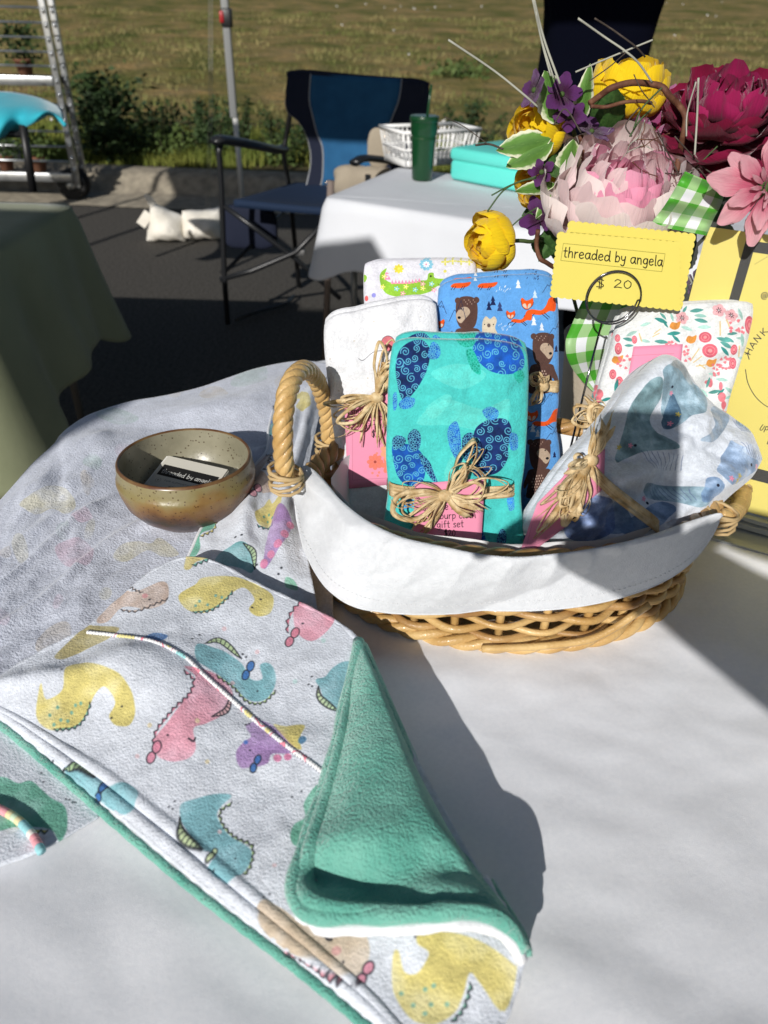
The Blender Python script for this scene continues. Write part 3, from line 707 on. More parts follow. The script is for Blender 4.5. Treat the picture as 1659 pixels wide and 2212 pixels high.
# ================================================================== second table with its cloth and things
M_wcloth = mat('white_tablecloth', (.62, .64, .68), .85, .3, (.67, .69, .73), 3, bump=.12, bs=900, bump2=.55, bs2=5, bdist=.012, sheen=.1)
def table2():
    P1 = atz(700, 428, .74); P2 = atz(862, 362, .74); e1 = (atz(1170, 500, .74) - P1).normalized(); e2 = (P2 - P1); W2 = 1.0
    L_ = 1.75; A_, B_, C_, D_ = P1, P1 + e1 * L_, P1 + e1 * L_ + e2, P2
    t = thing('display_table', 'long folding table under the plain white cloth behind the basket', 'table', tuple((A_ + C_) / 2 * 1)[:2] + (0,))
    cen = (A_ + B_ + C_ + D_) / 4
    top = MB(); q = [p.lerp(cen, .02) for p in (A_, B_, C_, D_)]
    top.add([Vector((p.x, p.y, .732)) for p in q] + [Vector((p.x, p.y, .70)) for p in q], [(3, 2, 1, 0)[::-1], (4, 5, 6, 7)[::-1], (0, 4, 5, 1), (1, 5, 6, 2), (2, 6, 7, 3), (3, 7, 4, 0)]); top.build('tabletop', M_steel, t, smooth=False)
    Ml = mat('taupe_leg', (.20, .16, .14), .45, .5)
    l1 = atz(719, 640, .12); MB().tube([Vector((l1.x, l1.y * .86, 0)), Vector((l1.x * .86 - .0, l1.y * .86, .72))], .014, 10).build('leg', Ml, t)
    for p in (D_.lerp(cen, .12), B_.lerp(cen, .1), C_.lerp(cen, .1)): MB().tube([(p.x, p.y, 0), (p.x, p.y, .72)], .014, 10).build('leg', Ml, t)
    a = aty(700, 548, 2.75); MB().tube([aty(765, 560, 2.75), aty(765, 700, 2.75)], .012, 8).build('brace', M_steel, t)
    # cloth
    r = .03
    def rc(p, a, b): return [p + a * r * (1 - s_) ** 2 + b * r * s_ ** 2 for s_ in np.linspace(0, 1, 7)]
    cs = [A_, B_, C_, D_]; flat = []
    for k in range(4):
        p = cs[k]; s_ = rc(p, (cs[k - 1] - p).normalized(), (cs[(k + 1) % 4] - p).normalized())
        if flat: a = flat[-1]; flat += [a.lerp(s_[0], j / 60) for j in range(1, 60)]
        flat += s_
    a = flat[-1]; flat += [a.lerp(flat[0], j / 40) for j in range(1, 41)]
    dr = []
    for p in flat:
        dA = (p - A_).length; dB = (p - B_).length; dr.append(.21 + .06 * math.exp(-(dA / .10) ** 2) + .0 * dB + .015 * math.sin(p.x * 9))
    cl = cloth_tab('x', flat, dr, M_wcloth, None, fold=.010, seed=.5, flare=.5)
    me = cl.data; V = [tuple(v.co) for v in me.vertices]; F = [tuple(p.vertices) for p in me.polygons]; bpy.data.objects.remove(cl)
    n = len(flat); prev = list(range(n))
    for j in range(1, 15):
        cur = []
        for p in flat:
            q = p.lerp(cen, j / 14); q.z = .742 + .004 * float(fbm(q.x * 5, q.y * 5)) * min(1, j / 4); cur.append(len(V)); V.append(tuple(q))
        for i in range(n - 1): F.append((prev[i], prev[i + 1], cur[i + 1], cur[i]))
        prev = cur
    o = mk('tablecloth', V, F, M_wcloth); solid(o, .0015); tag(o, 'plain white cloth over the table beyond the basket, its corner hanging in a point', 'tablecloth')
table2()
def tumbler():
    b = atz(911, 388, .745); t = thing('tumbler', 'dark green tumbler with a green straw on the far white table', 'tumbler', b)
    Mg = mat('green_enamel', (.004, .045, .014), .28, .5, coat=.3); k = 1.0
    prof = [(0, 0), (.034, 0), (.037, .004), (.040, .06), (.043, .12), (.045, .132), (.0455, .140), (.044, .145), (.048, .155), (.049, .185), (.0495, .19), (.0, .19)]
    o = MB().lathe([(r, z) for r, z in prof], b, 40).build('cup', Mg, t); autosmooth(o, 50)
    MB().lathe([(0, .19), (.050, .19), (.052, .193), (.052, .205), (.050, .209), (.03, .207), (0, .206)], b, 40).build('lid', Mg, t)
    MB().tube([b + Vector((.004, -.005, .16)), b + Vector((.012, -.01, .24)), b + Vector((.018, -.012, .305))], .0045, 10).build('straw', Mg, t)
tumbler()
def wbasket():
    Mw = mat('white_plastic', (.78, .78, .77), .4, .5)
    pts = [aty(855, 285, 3.05), aty(1030, 288, 3.3)]
    t = thing('plastic_basket', 'white slotted plastic basket behind the dark green tumbler', 'basket', (.12, 3.0, .745))
    z0, h = .745, .125; A_ = atz(877, 362, z0); A2 = Vector((A_.x + .27, A_.y + .14, z0)); ex = (A2 - A_); ey = Vector((-ex.y, ex.x, 0)).normalized() * .18
    if ey.y < 0: ey = -ey
    base = [A_, A2, A2 + ey, A_ + ey]; cen = sum(base, Vector()) / 4
    topc = [Vector((cen.x + (p.x - cen.x) * 1.14, cen.y + (p.y - cen.y) * 1.14, z0 + h)) for p in base]
    mbb = MB().add([p for p in base] + [p + Vector((0, 0, .004)) for p in base], [(0, 1, 2, 3), (7, 6, 5, 4), (0, 4, 5, 1), (1, 5, 6, 2), (2, 6, 7, 3), (3, 7, 4, 0)]); mbb.build('bottom', Mw, t, smooth=False)
    for k in range(4):
        a, b_, c, d = base[k], base[(k + 1) % 4], topc[(k + 1) % 4], topc[k]
        L_ = (b_ - a).length; n = int(L_ / .017)
        MB().bar(d, c, .016, .012).build('rim', Mw, t); MB().bar(a + Vector((0, 0, .012)), b_ + Vector((0, 0, .012)), .006, .024).build('lower_band', Mw, t)
        m1 = a.lerp(d, .5); m2 = b_.lerp(c, .5); MB().bar(m1, m2, .005, .008).build('middle_band', Mw, t)
        for j in range(n + 1): MB().bar(a.lerp(b_, j / n), d.lerp(c, j / n), .006, .004, up=(1, 0, 0) if k % 2 else (0, 1, 0)).build('slat', Mw, t)
wbasket()
def tbox():
    Mt = mat('turquoise_plastic', (.10, .62, .55), .35, .5, (.12, .66, .58), 3)
    A_ = atz(970, 388, .746); B_ = atz(1200, 432, .746); e = (B_ - A_); n = Vector((-e.y, e.x, 0)).normalized() * .30
    if n.y < 0: n = -n
    t = thing('storage_box', 'turquoise plastic box with lid on the far white table', 'box', A_)
    def bx(z0, z1, g, nm):
        c = (A_ + B_) / 2 + n / 2; L_ = e.length / 2 + g; W_ = .15 + g; ang = math.atan2(e.y, e.x)
        MB().box((c.x, c.y, (z0 + z1) / 2), (2 * L_, 2 * W_, z1 - z0), rz=ang, bev=.012).build(nm, Mt, t)
    bx(.747, .815, 0, 'tray'); bx(.812, .855, .004, 'lid')
tbox()

# ================================================================== people
def skinfig(name, joints, edges, m, parent, sub=2, root=0):
    me = bpy.data.meshes.new(name); org = ORG[parent]
    me.from_pydata([tuple(Vector(j[0]) - org) for j in joints], edges, []); o = link(bpy.data.objects.new(name, me)); o.parent = parent
    o.modifiers.new('skin', 'SKIN'); me.skin_vertices.new() if not me.skin_vertices else None
    for i, j in enumerate(joints):
        r = j[1]; me.skin_vertices[0].data[i].radius = r if hasattr(r, '__len__') else (r, r)
        me.skin_vertices[0].data[i].use_root = (i == root)
    s_ = o.modifiers.new('sub', 'SUBSURF'); s_.levels = sub; s_.render_levels = sub
    o.modifiers['skin'].use_smooth_shade = True; me.materials.append(m); ORG[o] = org; return o
def person(label, pos, face, H, cloth, trousers, hands, skinc, hairc):
    """standing figure at pos, facing angle face (0 = +Y); hands: two world points"""
    pos = Vector(pos); R = Matrix.Rotation(face, 3, 'Z'); k = H / 1.7
    t = thing('person', label, 'person', pos)
    W = lambda x, y, z: pos + R @ Vector((x, y, z)) * k
    Ms = mat('skin', skinc, .6, .4, sub=1); Mc = mat('shirt_cloth', cloth, 1, .05, bump=.3, bs=300, bump2=.6, bs2=9, bdist=.01); Mt = mat('trouser_cloth', trousers, 1, .05, bump=.3, bs=300, bump2=.5, bs2=9, bdist=.01); Mh = mat('hair', hairc, .7)
    J = []; E = []
    def add(p, r, par=None): J.append((p, r)); (E.append((par, len(J) - 1)) if par is not None else None); return len(J) - 1
    pel = add(W(0, 0, .95), (.15 * k, .10 * k)); wa = add(W(0, 0, 1.08), (.135 * k, .09 * k), pel); ch = add(W(0, .01, 1.28), (.16 * k, .10 * k), wa)
    nk = add(W(0, 0, 1.42), .06 * k, ch); nk2 = add(W(0, .01, 1.50), .05 * k, nk); hd = add(W(0, .03, 1.60), (.073 * k, .09 * k), nk2); add(W(0, .02, 1.66), (.06 * k, .075 * k), hd)
    limbs = []
    for s_, hp in ((-1, hands[0]), (1, hands[1])):
        sh = W(s_ * .185, 0, 1.37); hp = Vector(hp); d = hp - sh; dl = d.length; L1 = .30 * k; L2 = .27 * k + .0
        if dl > L1 + L2 - .01: hp = sh + d.normalized() * (L1 + L2 - .01); d = hp - sh; dl = d.length
        a = (L1 * L1 - L2 * L2 + dl * dl) / (2 * dl); hgt = math.sqrt(max(0, L1 * L1 - a * a)); dn = (R @ Vector((s_ * .5, -.3, -.9))); dn = (dn - d.normalized() * dn.dot(d.normalized())).normalized()
        el = sh + d.normalized() * a + dn * hgt
        i1 = add(sh, .062 * k, ch); i2 = add(el, .042 * k, i1); i3 = add(hp, .028 * k, i2)
        dr = (hp - el).normalized(); palm = hp + dr * .05; i4 = add(palm, (.036 * k, .018 * k), i3); limbs.append((sh, el, hp, dr))
    for s_ in (-1, 1):
        h_ = add(W(s_ * .095, 0, .90), .095 * k, pel); kn = add(W(s_ * .10, .02, .50), .062 * k, h_); an = add(W(s_ * .105, -.01, .09), .042 * k, kn); add(W(s_ * .115, .13, .035), (.045 * k, .03 * k), an)
    skinfig('body', J, E, Ms, t)
    # fingers: separate curled chains rooted in each palm
    for s_, (sh, el, hp, dr) in zip((-1, 1), limbs):
        side = dr.cross(Vector((0, 0, 1))).normalized(); up = side.cross(dr)
        for f in range(4):
            b0 = hp + dr * .06 + side * (f - 1.5) * .019; L_ = (.062, .07, .066, .05)[f]
            skinfig('finger', [(b0, .009), (b0 + dr * L_ * .55 + up * -.012, .0085), (b0 + dr * L_ * .85 - up * .035, .0075)], [(0, 1), (1, 2)], Ms, t, 1)
        b0 = hp + dr * .03 - side * s_ * .03; skinfig('thumb', [(b0, .011), (b0 + dr * .03 - side * s_ * .025, .0095), (b0 + dr * .055 - side * s_ * .03, .008)], [(0, 1), (1, 2)], Ms, t, 1)
    # shirt
    J2 = []; E2 = []
    def a2(p, r, par=None): J2.append((p, r)); (E2.append((par, len(J2) - 1)) if par is not None else None); return len(J2) - 1
    q0 = a2(W(0, 0, .80), (.225 * k, .15 * k)); q1 = a2(W(0, 0, 1.02), (.20 * k, .13 * k), q0); q2 = a2(W(0, .01, 1.26), (.185 * k, .122 * k), q1); q3 = a2(W(0, 0, 1.40), (.09 * k, .075 * k), q2)
    for s_, (sh, el, hp, dr) in zip((-1, 1), limbs):
        i1 = a2(sh, .078 * k, q2); i2 = a2(el, .056 * k, i1); a2(el.lerp(hp, .9), .042 * k, i2)
    skinfig('shirt', J2, E2, Mc, t)
    J3 = [(W(0, 0, .93), (.165 * k, .115 * k))]; E3 = []
    for s_ in (-1, 1):
        J3.append((W(s_ * .097, 0, .80), .108 * k)); E3.append((0, len(J3) - 1)); J3.append((W(s_ * .10, .02, .48), .08 * k)); E3.append((len(J3) - 2, len(J3) - 1)); J3.append((W(s_ * .105, -.005, .07), .065 * k)); E3.append((len(J3) - 2, len(J3) - 1))
    skinfig('trousers', J3, E3, Mt, t)
    hc = W(0, .03, 1.62)
    V, F = superq(hc + R @ Vector((0, -.02, .025)), (.088 * k, .1 * k, .095 * k), 2.1, noise=.006, M=R); mk('hair', V, F, Mh, t)
    for s_ in (-1, 1):
        V, F = superq(W(s_ * .03, .117, 1.625), (.012, .008, .008), 2, 12, 8, 0); mk('eye', V, F, mat('eye', (.5, .48, .46), .3), t)
        V, F = superq(W(s_ * .078, .02, 1.60), (.01, .02, .03), 2, 12, 8, 0); mk('ear', V, F, Ms, t)
        V, F = superq(W(s_ * .115, .06, .045), (.052 * k, .13 * k, .045 * k), 3, 24, 12, 0, M=R); mk('shoe', V, F, M_black, t)
    V, F = superq(W(0, .125, 1.595), (.013, .018, .024), 2, 12, 8, 0); mk('nose', V, F, Ms, t)
    V, F = superq(W(0, .112, 1.555), (.025, .008, .007), 2, 12, 8, 0); mk('mouth', V, F, mat('lips', (.35, .12, .1), .5), t)
    return t
pc = aty(1276, 150, 3.15)
person('person in dark navy clothes standing behind the flowers, arms hanging at the sides', (pc.x, 3.15, 0), math.pi, 1.78, (.002, .0025, .007), (.002, .0025, .006), ((pc.x - .27, 3.10, .84), (pc.x + .27, 3.10, .84)), (.10, .055, .035), (.02, .015, .01))
person('photographer in a grey shirt holding up a phone over the near edge', (.42, -.46, 0), .50, 1.62, (.25, .25, .27), (.05, .06, .10), ((-.06, -.11, 1.20), (.085, -.10, 1.20)), (.45, .28, .2), (.05, .03, .02))
ph = thing('phone', 'black phone held upright at arms length', 'phone', (0.0, -.03, 1.2))
MB().box((.0, -.035, 1.22), (.078, .009, .16), M=Matrix.Rotation(-PITCH, 3, 'X'), bev=.004).build('phone_body', M_black, ph)
MB().box((.0, -.042, 1.216), (.07, .002, .142), M=Matrix.Rotation(-PITCH, 3, 'X')).build('screen', mat('phone_glass', (.02, .02, .02), .1), ph)
# ================================================================== round table and its white cloth
TC, TR_ = Vector((.19, .63, .74)), .67
def our_table():
    t = thing('round_table', 'round table hidden under the white cloth in the foreground', 'table', (TC.x, TC.y, 0))
    o = MB().lathe([(0, .700), (TR_ - .02, .700), (TR_ - .012, .716), (TR_ - .02, .730), (0, .731)], (TC.x, TC.y, 0), 72).build('tabletop', M_steel, t); autosmooth(o)
    for k in range(4):
        a = .5 + k * math.pi / 2; MB().tube([(TC.x + .45 * math.cos(a), TC.y + .45 * math.sin(a), 0), (TC.x + .45 * math.cos(a), TC.y + .45 * math.sin(a), .70)], .014, 8).build('leg', M_steel, t)
    # cloth: polar sheet, fine near the front, falling in folds
    na, nr, nd = 300, 150, 20; V = []; F = []
    A = np.linspace(0, 2 * np.pi, na, endpoint=False)
    for j in range(nr + 1):
        r = TR_ * j / nr; X = TC.x + r * np.cos(A); Y = TC.y + r * np.sin(A)
        Z = .7405 + .0042 * fbm(X * 4.2 + 3, Y * 6.5, 3) + .0032 * np.exp(-((np.mod((Y + .45 * X + .02 * fbm(X * 4, Y * 4, 2)) * 5.2, 1) - .5) / .16) ** 2) * np.clip(vnoise(X * 5 + 3, Y * 5) * 3 + .2, 0, 1) + .0028 * fbm(X * 13 + Y * 6, Y * 17 - X * 5, 3) + .0030 * np.maximum(0, fbm((X + .5 * Y) * 7, (Y - .5 * X) * 3.1 + 5, 3)) + .0008 * np.sin((Y - .3 * X) * 60 + 3 * vnoise(X * 3, Y * 3)) * np.clip(vnoise(X * 2 + 9, Y * 2) * 3, 0, 1)
        V.append(np.stack([X, Y, Z], 1))
    for j in range(1, nd + 1):
        s_ = j / nd; f = .02 * np.sin(A * 17) + .013 * np.sin(A * 29 + 1); r = TR_ + .012 * min(1, s_ * 5) + s_ * .05 + f * s_
        V.append(np.stack([TC.x + r * np.cos(A), TC.y + r * np.sin(A), .7405 - .30 * s_ ** 1.0 - 0 * A], 1))
    V = np.vstack(V); R_ = nr + nd
    i = np.arange(na); 
    for j in range(R_): F.append(np.stack([j * na + i, j * na + (i + 1) % na, (j + 1) * na + (i + 1) % na, (j + 1) * na + i], 1)[:, ::-1])
    o = mk('tablecloth', V, np.vstack(F), M_wcloth2); tag(o, 'smooth white cloth covering the round foreground table', 'tablecloth')
M_wcloth2 = mat('smooth_white_cloth', (.77, .785, .82), .85, .25, (.81, .82, .85), 240, bump=.12, bs=1400, bump2=.35, bs2=14, bdist=.004, sheen=.08)
our_table()

# ================================================================== cloth patches laid out on the table
def coons(S0, S1, E0, E1, n, m_, lift=None, sm=6):
    """patch between long sides S0, S1 (same direction) and short sides E0 (at the start, S0->S1), E1 (at the end); rows are photograph points with a height"""
    f = lambda q, k: resample(catmull(q, sm), k) if len(q) > 2 else resample(q, k)
    a, b, c, d = f(S0, n + 1), f(S1, n + 1), f(E0, m_ + 1), f(E1, m_ + 1)
    u = np.linspace(0, 1, n + 1)[:, None, None]; v = np.linspace(0, 1, m_ + 1)[None, :, None]
    G = (1 - v) * a[:, None] + v * b[:, None] + (1 - u) * c[None] + u * d[None] - ((1 - u) * (1 - v) * a[0] + u * (1 - v) * a[-1] + (1 - u) * v * b[0] + u * v * b[-1])
    P = np.empty(G.shape)
    dx = (G[..., 0] - 829.5) / FPX; dy = -(G[..., 1] - 1106) / FPX
    D = np.array(CF)[None, None] + dx[..., None] * np.array(CR) + dy[..., None] * np.array(CU)
    t = (G[..., 2] - EYE) / D[..., 2]; P = D * t[..., None]; P[..., 2] += EYE
    if lift is not None: P[..., 2] += lift(np.broadcast_to(u[..., 0], G.shape[:2]), np.broadcast_to(v[..., 0], G.shape[:2]), P[..., 0], P[..., 1])
    return P
def grid(name, P, m, parent=None, uv=None, flip=False):
    n, k = P.shape[:2]; i = np.arange(n * k).reshape(n, k); F = np.stack([i[:-1, :-1].ravel(), i[1:, :-1].ravel(), i[1:, 1:].ravel(), i[:-1, 1:].ravel()], 1)
    if flip: F = F[:, ::-1]
    V = P.reshape(-1, 3); U = uv(V) if uv else None
    return mk(name, V, F, m, parent, U)
X0, X1, Y0, Y1 = -.62, .30, .12, 1.30                    # plan area covered by the printed cloths
TXY = lambda V: np.stack([(V[:, 0] - X0) / (X1 - X0), (V[:, 1] - Y0) / (Y1 - Y0)], 1)
def mxy(z):
    def f(u, v):
        p = atz(u, v, z); return ((p.x - X0) / (X1 - X0), (p.y - Y0) / (Y1 - Y0))
    return f
INK = (.14, .15, .18)
YEL, TEAL, PINK, PUR, GRN, TAN = (.86, .80, .47), (.50, .72, .76), (.90, .63, .70), (.66, .52, .74), (.42, .70, .60), (.80, .71, .65)
def spikes(cv, k, pts, h, col, side=1, n=10, out=INK):
    P = resample(catmull(zp(k, pts), 6), n * 2 + 1)
    for i in range(n):
        a, t_, b_ = P[2 * i], P[2 * i + 1], P[2 * i + 2]; d = b_ - a; nn = np.array([d[1], -d[0]]) / (np.hypot(*d) + 1e-6) * h * side
        q = [tuple(a), tuple(t_ + nn), tuple(b_)]; cv.fill(q, col, .95, 0); cv.line(q, 1.3, out, .9, 0)
def belly(cv, k, pts, w_, col, n=9):
    P = resample(catmull(zp(k, pts), 6), n * 2 + 1); L_ = []; R_ = []
    for i, p in enumerate(P):
        d = P[min(i + 1, len(P) - 1)] - P[max(i - 1, 0)]; nn = np.array([d[1], -d[0]]) / (np.hypot(*d) + 1e-6); s_ = math.sin(math.pi * i / (len(P) - 1)) * w_
        L_.append(tuple(p + nn * s_)); R_.append(tuple(p - nn * s_))
        if i % 2: cv_l.append((tuple(p + nn * s_), tuple(p - nn * s_)))
    cv.fill(L_ + R_[::-1], col, .8, 0); cv.line(L_, 1.4, INK, .9, 0); cv.line(R_, 1.4, INK, .9, 0)
    for a, b_ in cv_l: cv.line([a, b_], 1.2, INK, .8, 0)
    cv_l.clear()
cv_l = []
def dots(cv, k, pts, r, col): [cv.ell(zp(k, [p])[0], r, r, col, .85) for p in pts]
def toes(cv, k, pts):
    for p in pts:
        q = zp(k, [p])[0]; cv.ell(q, 2.6, 1.6, INK, .9)
def bow_(cv, k, c, r, col=(.25, .45, .72)):
    q = zp(k, [c])[0]
    for s_ in (-1, 1): cv.ell((q[0] + s_ * r * .55, q[1] - s_ * r * .8), r * .75, r, col, .9, rot=.6); cv.ell((q[0] + s_ * r * .55, q[1] - s_ * r * .8), r * .75, r, INK, .9, rot=.6, ring=1.2)
def dino_print(cv):
    fl = lambda k, pts, c, **kw: cv.fill(zp(k, pts), c, .92, mott=.16, wash=.5, **kw)
    # yellow long neck, upper middle (zoom 6)
    fl('6', [(915, 1300), (1000, 1255), (1040, 1225), (1190, 1222), (1290, 1255), (1370, 1300), (1383, 1350), (1360, 1395), (1300, 1405), (1262, 1375), (1290, 1330), (1240, 1275), (1180, 1300), (1140, 1345), (1050, 1385), (960, 1370)], YEL)
    spikes(cv, '6', [(985, 1378), (1080, 1370), (1150, 1325), (1180, 1290)], -5, (.45, .70, .66), n=8); dots(cv, '6', [(1020, 1330), (1060, 1350), (1100, 1310), (1000, 1350), (1130, 1320)], 3, (.45, .68, .66)); toes(cv, '6', [(1320, 1330), (1278, 1368)])
    # pink head upper right
    fl('6', [(1480, 1400), (1500, 1360), (1560, 1330), (1640, 1345), (1690, 1400), (1650, 1470), (1570, 1520), (1500, 1480)], PINK)
    spikes(cv, '6', [(1455, 1480), (1460, 1420), (1500, 1360), (1560, 1320)], 6, (.88, .5, .58), n=6); toes(cv, '6', [(1527, 1438)]); bow_(cv, '6', (1475, 1500), 11, (.85, .5, .58))
    fl('6', [(1530, 1310), (1600, 1300), (1700, 1360), (1690, 1420), (1600, 1370)], (.88, .55, .62))
    # yellow top left at the hem + tan
    fl('6', [(945, 1050), (1050, 1055), (1160, 1110), (1110, 1135), (1010, 1150), (975, 1185), (945, 1180), (955, 1120)], (.88, .82, .55)); spikes(cv, '6', [(985, 1165), (1060, 1140), (1150, 1115)], -6, (.4, .66, .6), n=6)
    fl('6', [(500, 1390), (560, 1310), (620, 1255), (720, 1270), (830, 1235), (865, 1260), (850, 1330), (760, 1365), (640, 1335), (560, 1395)], TAN); spikes(cv, '6', [(585, 1275), (660, 1240), (740, 1280)], -4, TAN, n=8); spikes(cv, '6', [(630, 1345), (720, 1365), (860, 1310)], -4, TAN, n=8); toes(cv, '6', [(772, 1320)])
    cv.ell(zp('6', [(750, 1300)])[0], 6, 5, (.88, .6, .62), .7)
    fl('6', [(290, 1550), (400, 1450), (470, 1410), (620, 1440), (560, 1490), (430, 1530), (330, 1570)], (.72, .67, .46))
    fl('6', [(735, 1535), (790, 1485), (860, 1500), (830, 1530)], (.22, .42, .68))
    # big yellow left (zoom 7)
    fl('7', [(165, 330), (200, 250), (215, 300), (290, 270), (310, 205), (400, 195), (520, 235), (590, 300), (605, 370), (575, 418), (515, 412), (488, 375), (520, 330), (480, 280), (430, 300), (390, 350), (330, 400), (240, 410), (180, 380)], YEL)
    dots(cv, '7', [(225, 355), (260, 330), (270, 375), (320, 350), (340, 325), (240, 390), (300, 380), (365, 320)], 3.4, (.42, .66, .62)); spikes(cv, '7', [(240, 405), (330, 400), (385, 355), (405, 320)], -5, (.45, .70, .62), n=8); toes(cv, '7', [(547, 347), (497, 384), (310, 195), (290, 215)])
    # pink long one
    fl('7', [(815, 225), (890, 222), (960, 240), (1015, 290), (1010, 350), (960, 400), (900, 430), (850, 450), (860, 520), (820, 560), (750, 568), (690, 540), (685, 480), (740, 430), (800, 370), (850, 300), (860, 255)], PINK)
    spikes(cv, '7', [(815, 240), (860, 270), (840, 330), (770, 390), (700, 450), (680, 500)], -6, (.88, .55, .63), n=13); belly(cv, '7', [(1010, 310), (990, 370), (930, 400)], 5, (.9, .72, .72)); toes(cv, '7', [(741, 470)]); bow_(cv, '7', (678, 530), 12, (.86, .55, .64)); cv.line(zp('7', [(830, 485), (850, 495), (858, 483)]), 1.6, INK)
    # teal upper
    fl('7', [(870, 120), (940, 130), (1010, 150), (1060, 180), (1100, 240), (1150, 240), (1140, 190), (1180, 185), (1208, 230), (1195, 290), (1150, 325), (1080, 320), (1030, 280), (950, 230), (870, 190)], TEAL)
    belly(cv, '7', [(905, 115), (970, 100), (1060, 160)], 6, (.75, .85, .6)); spikes(cv, '7', [(950, 235), (1020, 270), (1080, 325), (1150, 330), (1205, 290)], -5, (.66, .78, .5), n=13); bow_(cv, '7', (1088, 208), 10); toes(cv, '7', [(1127, 284), (880, 75), (850, 95), (1065, 145), (1080, 155)])
    # purple + yellow
    fl('7', [(1075, 430), (1150, 415), (1210, 450), (1290, 520), (1270, 550), (1190, 555), (1170, 590), (1100, 600), (1050, 600), (1035, 540), (1070, 500), (1100, 480)], PUR); fl('7', [(1195, 430), (1250, 445), (1330, 445), (1310, 500), (1320, 545), (1250, 500)], YEL)
    toes(cv, '7', [(1095, 535), (1075, 430), (1090, 425)]); cv.ell(zp('7', [(1078, 502)])[0], 4.5, 4, (.3, .45, .75), .9); bow_(cv, '7', (1118, 588), 9); [cv.ell(zp('7', [p])[0], 9, 7, c, .9) for p, c in (((1212, 570), (.85, .5, .65)), ((1258, 566), (.85, .5, .65)), ((1322, 508), (.3, .48, .62)))]
    # teal lower
    fl('7', [(790, 740), (850, 720), (940, 703), (1010, 710), (955, 760), (950, 800), (1000, 870), (1060, 910), (1100, 950), (1085, 1010), (1020, 1060), (940, 1055), (905, 1010), (935, 960), (870, 930), (820, 870), (790, 800)], TEAL)
    spikes(cv, '7', [(1010, 735), (955, 770), (970, 830), (1030, 890), (1100, 930), (1090, 1010), (1060, 1040)], 6, (.66, .78, .5), n=15); belly(cv, '7', [(785, 790), (790, 860), (880, 935)], 6, (.78, .86, .62)); toes(cv, '7', [(1028, 973), (765, 725), (740, 745), (755, 755)]); cv.line(zp('7', [(905, 1020), (940, 1010), (925, 1030)]), 1.6, INK); bow_(cv, '7', (925, 950), 8, (.8, .86, .66))
    # teal at the mint hem, green below it
    fl('7', [(1380, 260), (1420, 250), (1450, 215), (1500, 190), (1545, 200), (1520, 330), (1480, 400), (1420, 360), (1400, 300)], TEAL); belly(cv, '7', [(1392, 290), (1400, 340), (1480, 400)], 6, (.78, .86, .66)); toes(cv, '7', [(1363, 245), (1350, 275), (1365, 285)])
    fl('7', [(1400, 700), (1330, 760), (1330, 820), (1285, 850), (1265, 900), (1290, 940), (1340, 925), (1400, 870)], GRN); toes(cv, '7', [(1320, 868), (1278, 733), (1320, 713)])
    # teal on the lower hem, tan and yellow at the bottom (zoom 7 / 8)
    fl('7', [(270, 560), (330, 550), (420, 600), (480, 640), (560, 650), (600, 690), (570, 760), (480, 730), (400, 680), (310, 610)], TEAL); belly(cv, '7', [(262, 565), (340, 560), (405, 615)], 6, (.72, .82, .58)); bow_(cv, '7', (440, 665), 10); toes(cv, '7', [(163, 553), (222, 525), (172, 593)])
    fl('7', [(1140, 1160), (1230, 1190), (1320, 1250), (1440, 1270), (1560, 1290), (1605, 1350), (1600, 1430), (1540, 1480), (1440, 1440), (1330, 1380), (1220, 1330), (1130, 1220)], (.78, .70, .60))
    cv.ell(zp('7', [(1470, 1370)])[0], 11, 9, (.86, .6, .62), .6); toes(cv, '7', [(1500, 1415), (1500, 1420), (1180, 1130), (1145, 1150)]); bow_(cv, '7', (1590, 1470), 14, (.84, .55, .63)); spikes(cv, '7', [(1220, 1350), (1340, 1400), (1450, 1470), (1540, 1510)], -8, (.84, .55, .6), n=9); cv.line(zp('7', [(1415, 1290), (1430, 1320), (1450, 1325)]), 2, INK)
    fl('8', [(480, 1370), (500, 1360), (520, 1420), (560, 1430), (590, 1400), (600, 1370), (560, 1340), (575, 1300), (640, 1310), (760, 1340), (870, 1400), (900, 1430), (860, 1560), (780, 1480), (740, 1440), (720, 1500), (690, 1560), (620, 1600), (540, 1570), (480, 1480)], YEL)
    dots(cv, '8', [(590, 1480), (510, 1490), (610, 1530), (550, 1530), (665, 1530), (620, 1470), (590, 1560)], 5, (.5, .72, .66)); spikes(cv, '8', [(740, 1470), (720, 1540), (680, 1590)], 8, (.45, .70, .6), n=5); toes(cv, '8', [(572, 1300), (556, 1325)])
    # small scattered dots
    R = random.Random(5)
    for q in [(490, 1395), (430, 1580), (505, 1500), (330, 1585), (595, 1876), (475, 1795), (300, 1640), (560, 1440), (640, 1500), (450, 1655), (700, 1420)]: cv.ell(q, 5, 4.5, R.choice([(.72, .84, .83), (.88, .82, .66), (.88, .76, .78)]), .8)
    # bottom left fragment
    fl('7', [(-60, 600), (0, 575), (60, 600), (120, 590), (200, 660), (265, 700), (275, 790), (240, 850), (200, 800), (60, 790), (-60, 800)], GRN); toes(cv, '7', [(270, 665), (285, 668), (300, 678), (310, 680)]); spikes(cv, '7', [(100, 805), (190, 805)], -8, YEL, n=3)
    # printed flap by the handle (zoom 6)
    fl('6', [(1105, 780), (1100, 840), (1070, 890), (1010, 915), (1010, 970), (985, 1010), (945, 1005), (950, 960), (1000, 900), (1060, 820)], GRN); toes(cv, '6', [(963, 968)]); spikes(cv, '6', [(1010, 920), (1075, 890), (1105, 800)], -5, YEL, n=7)
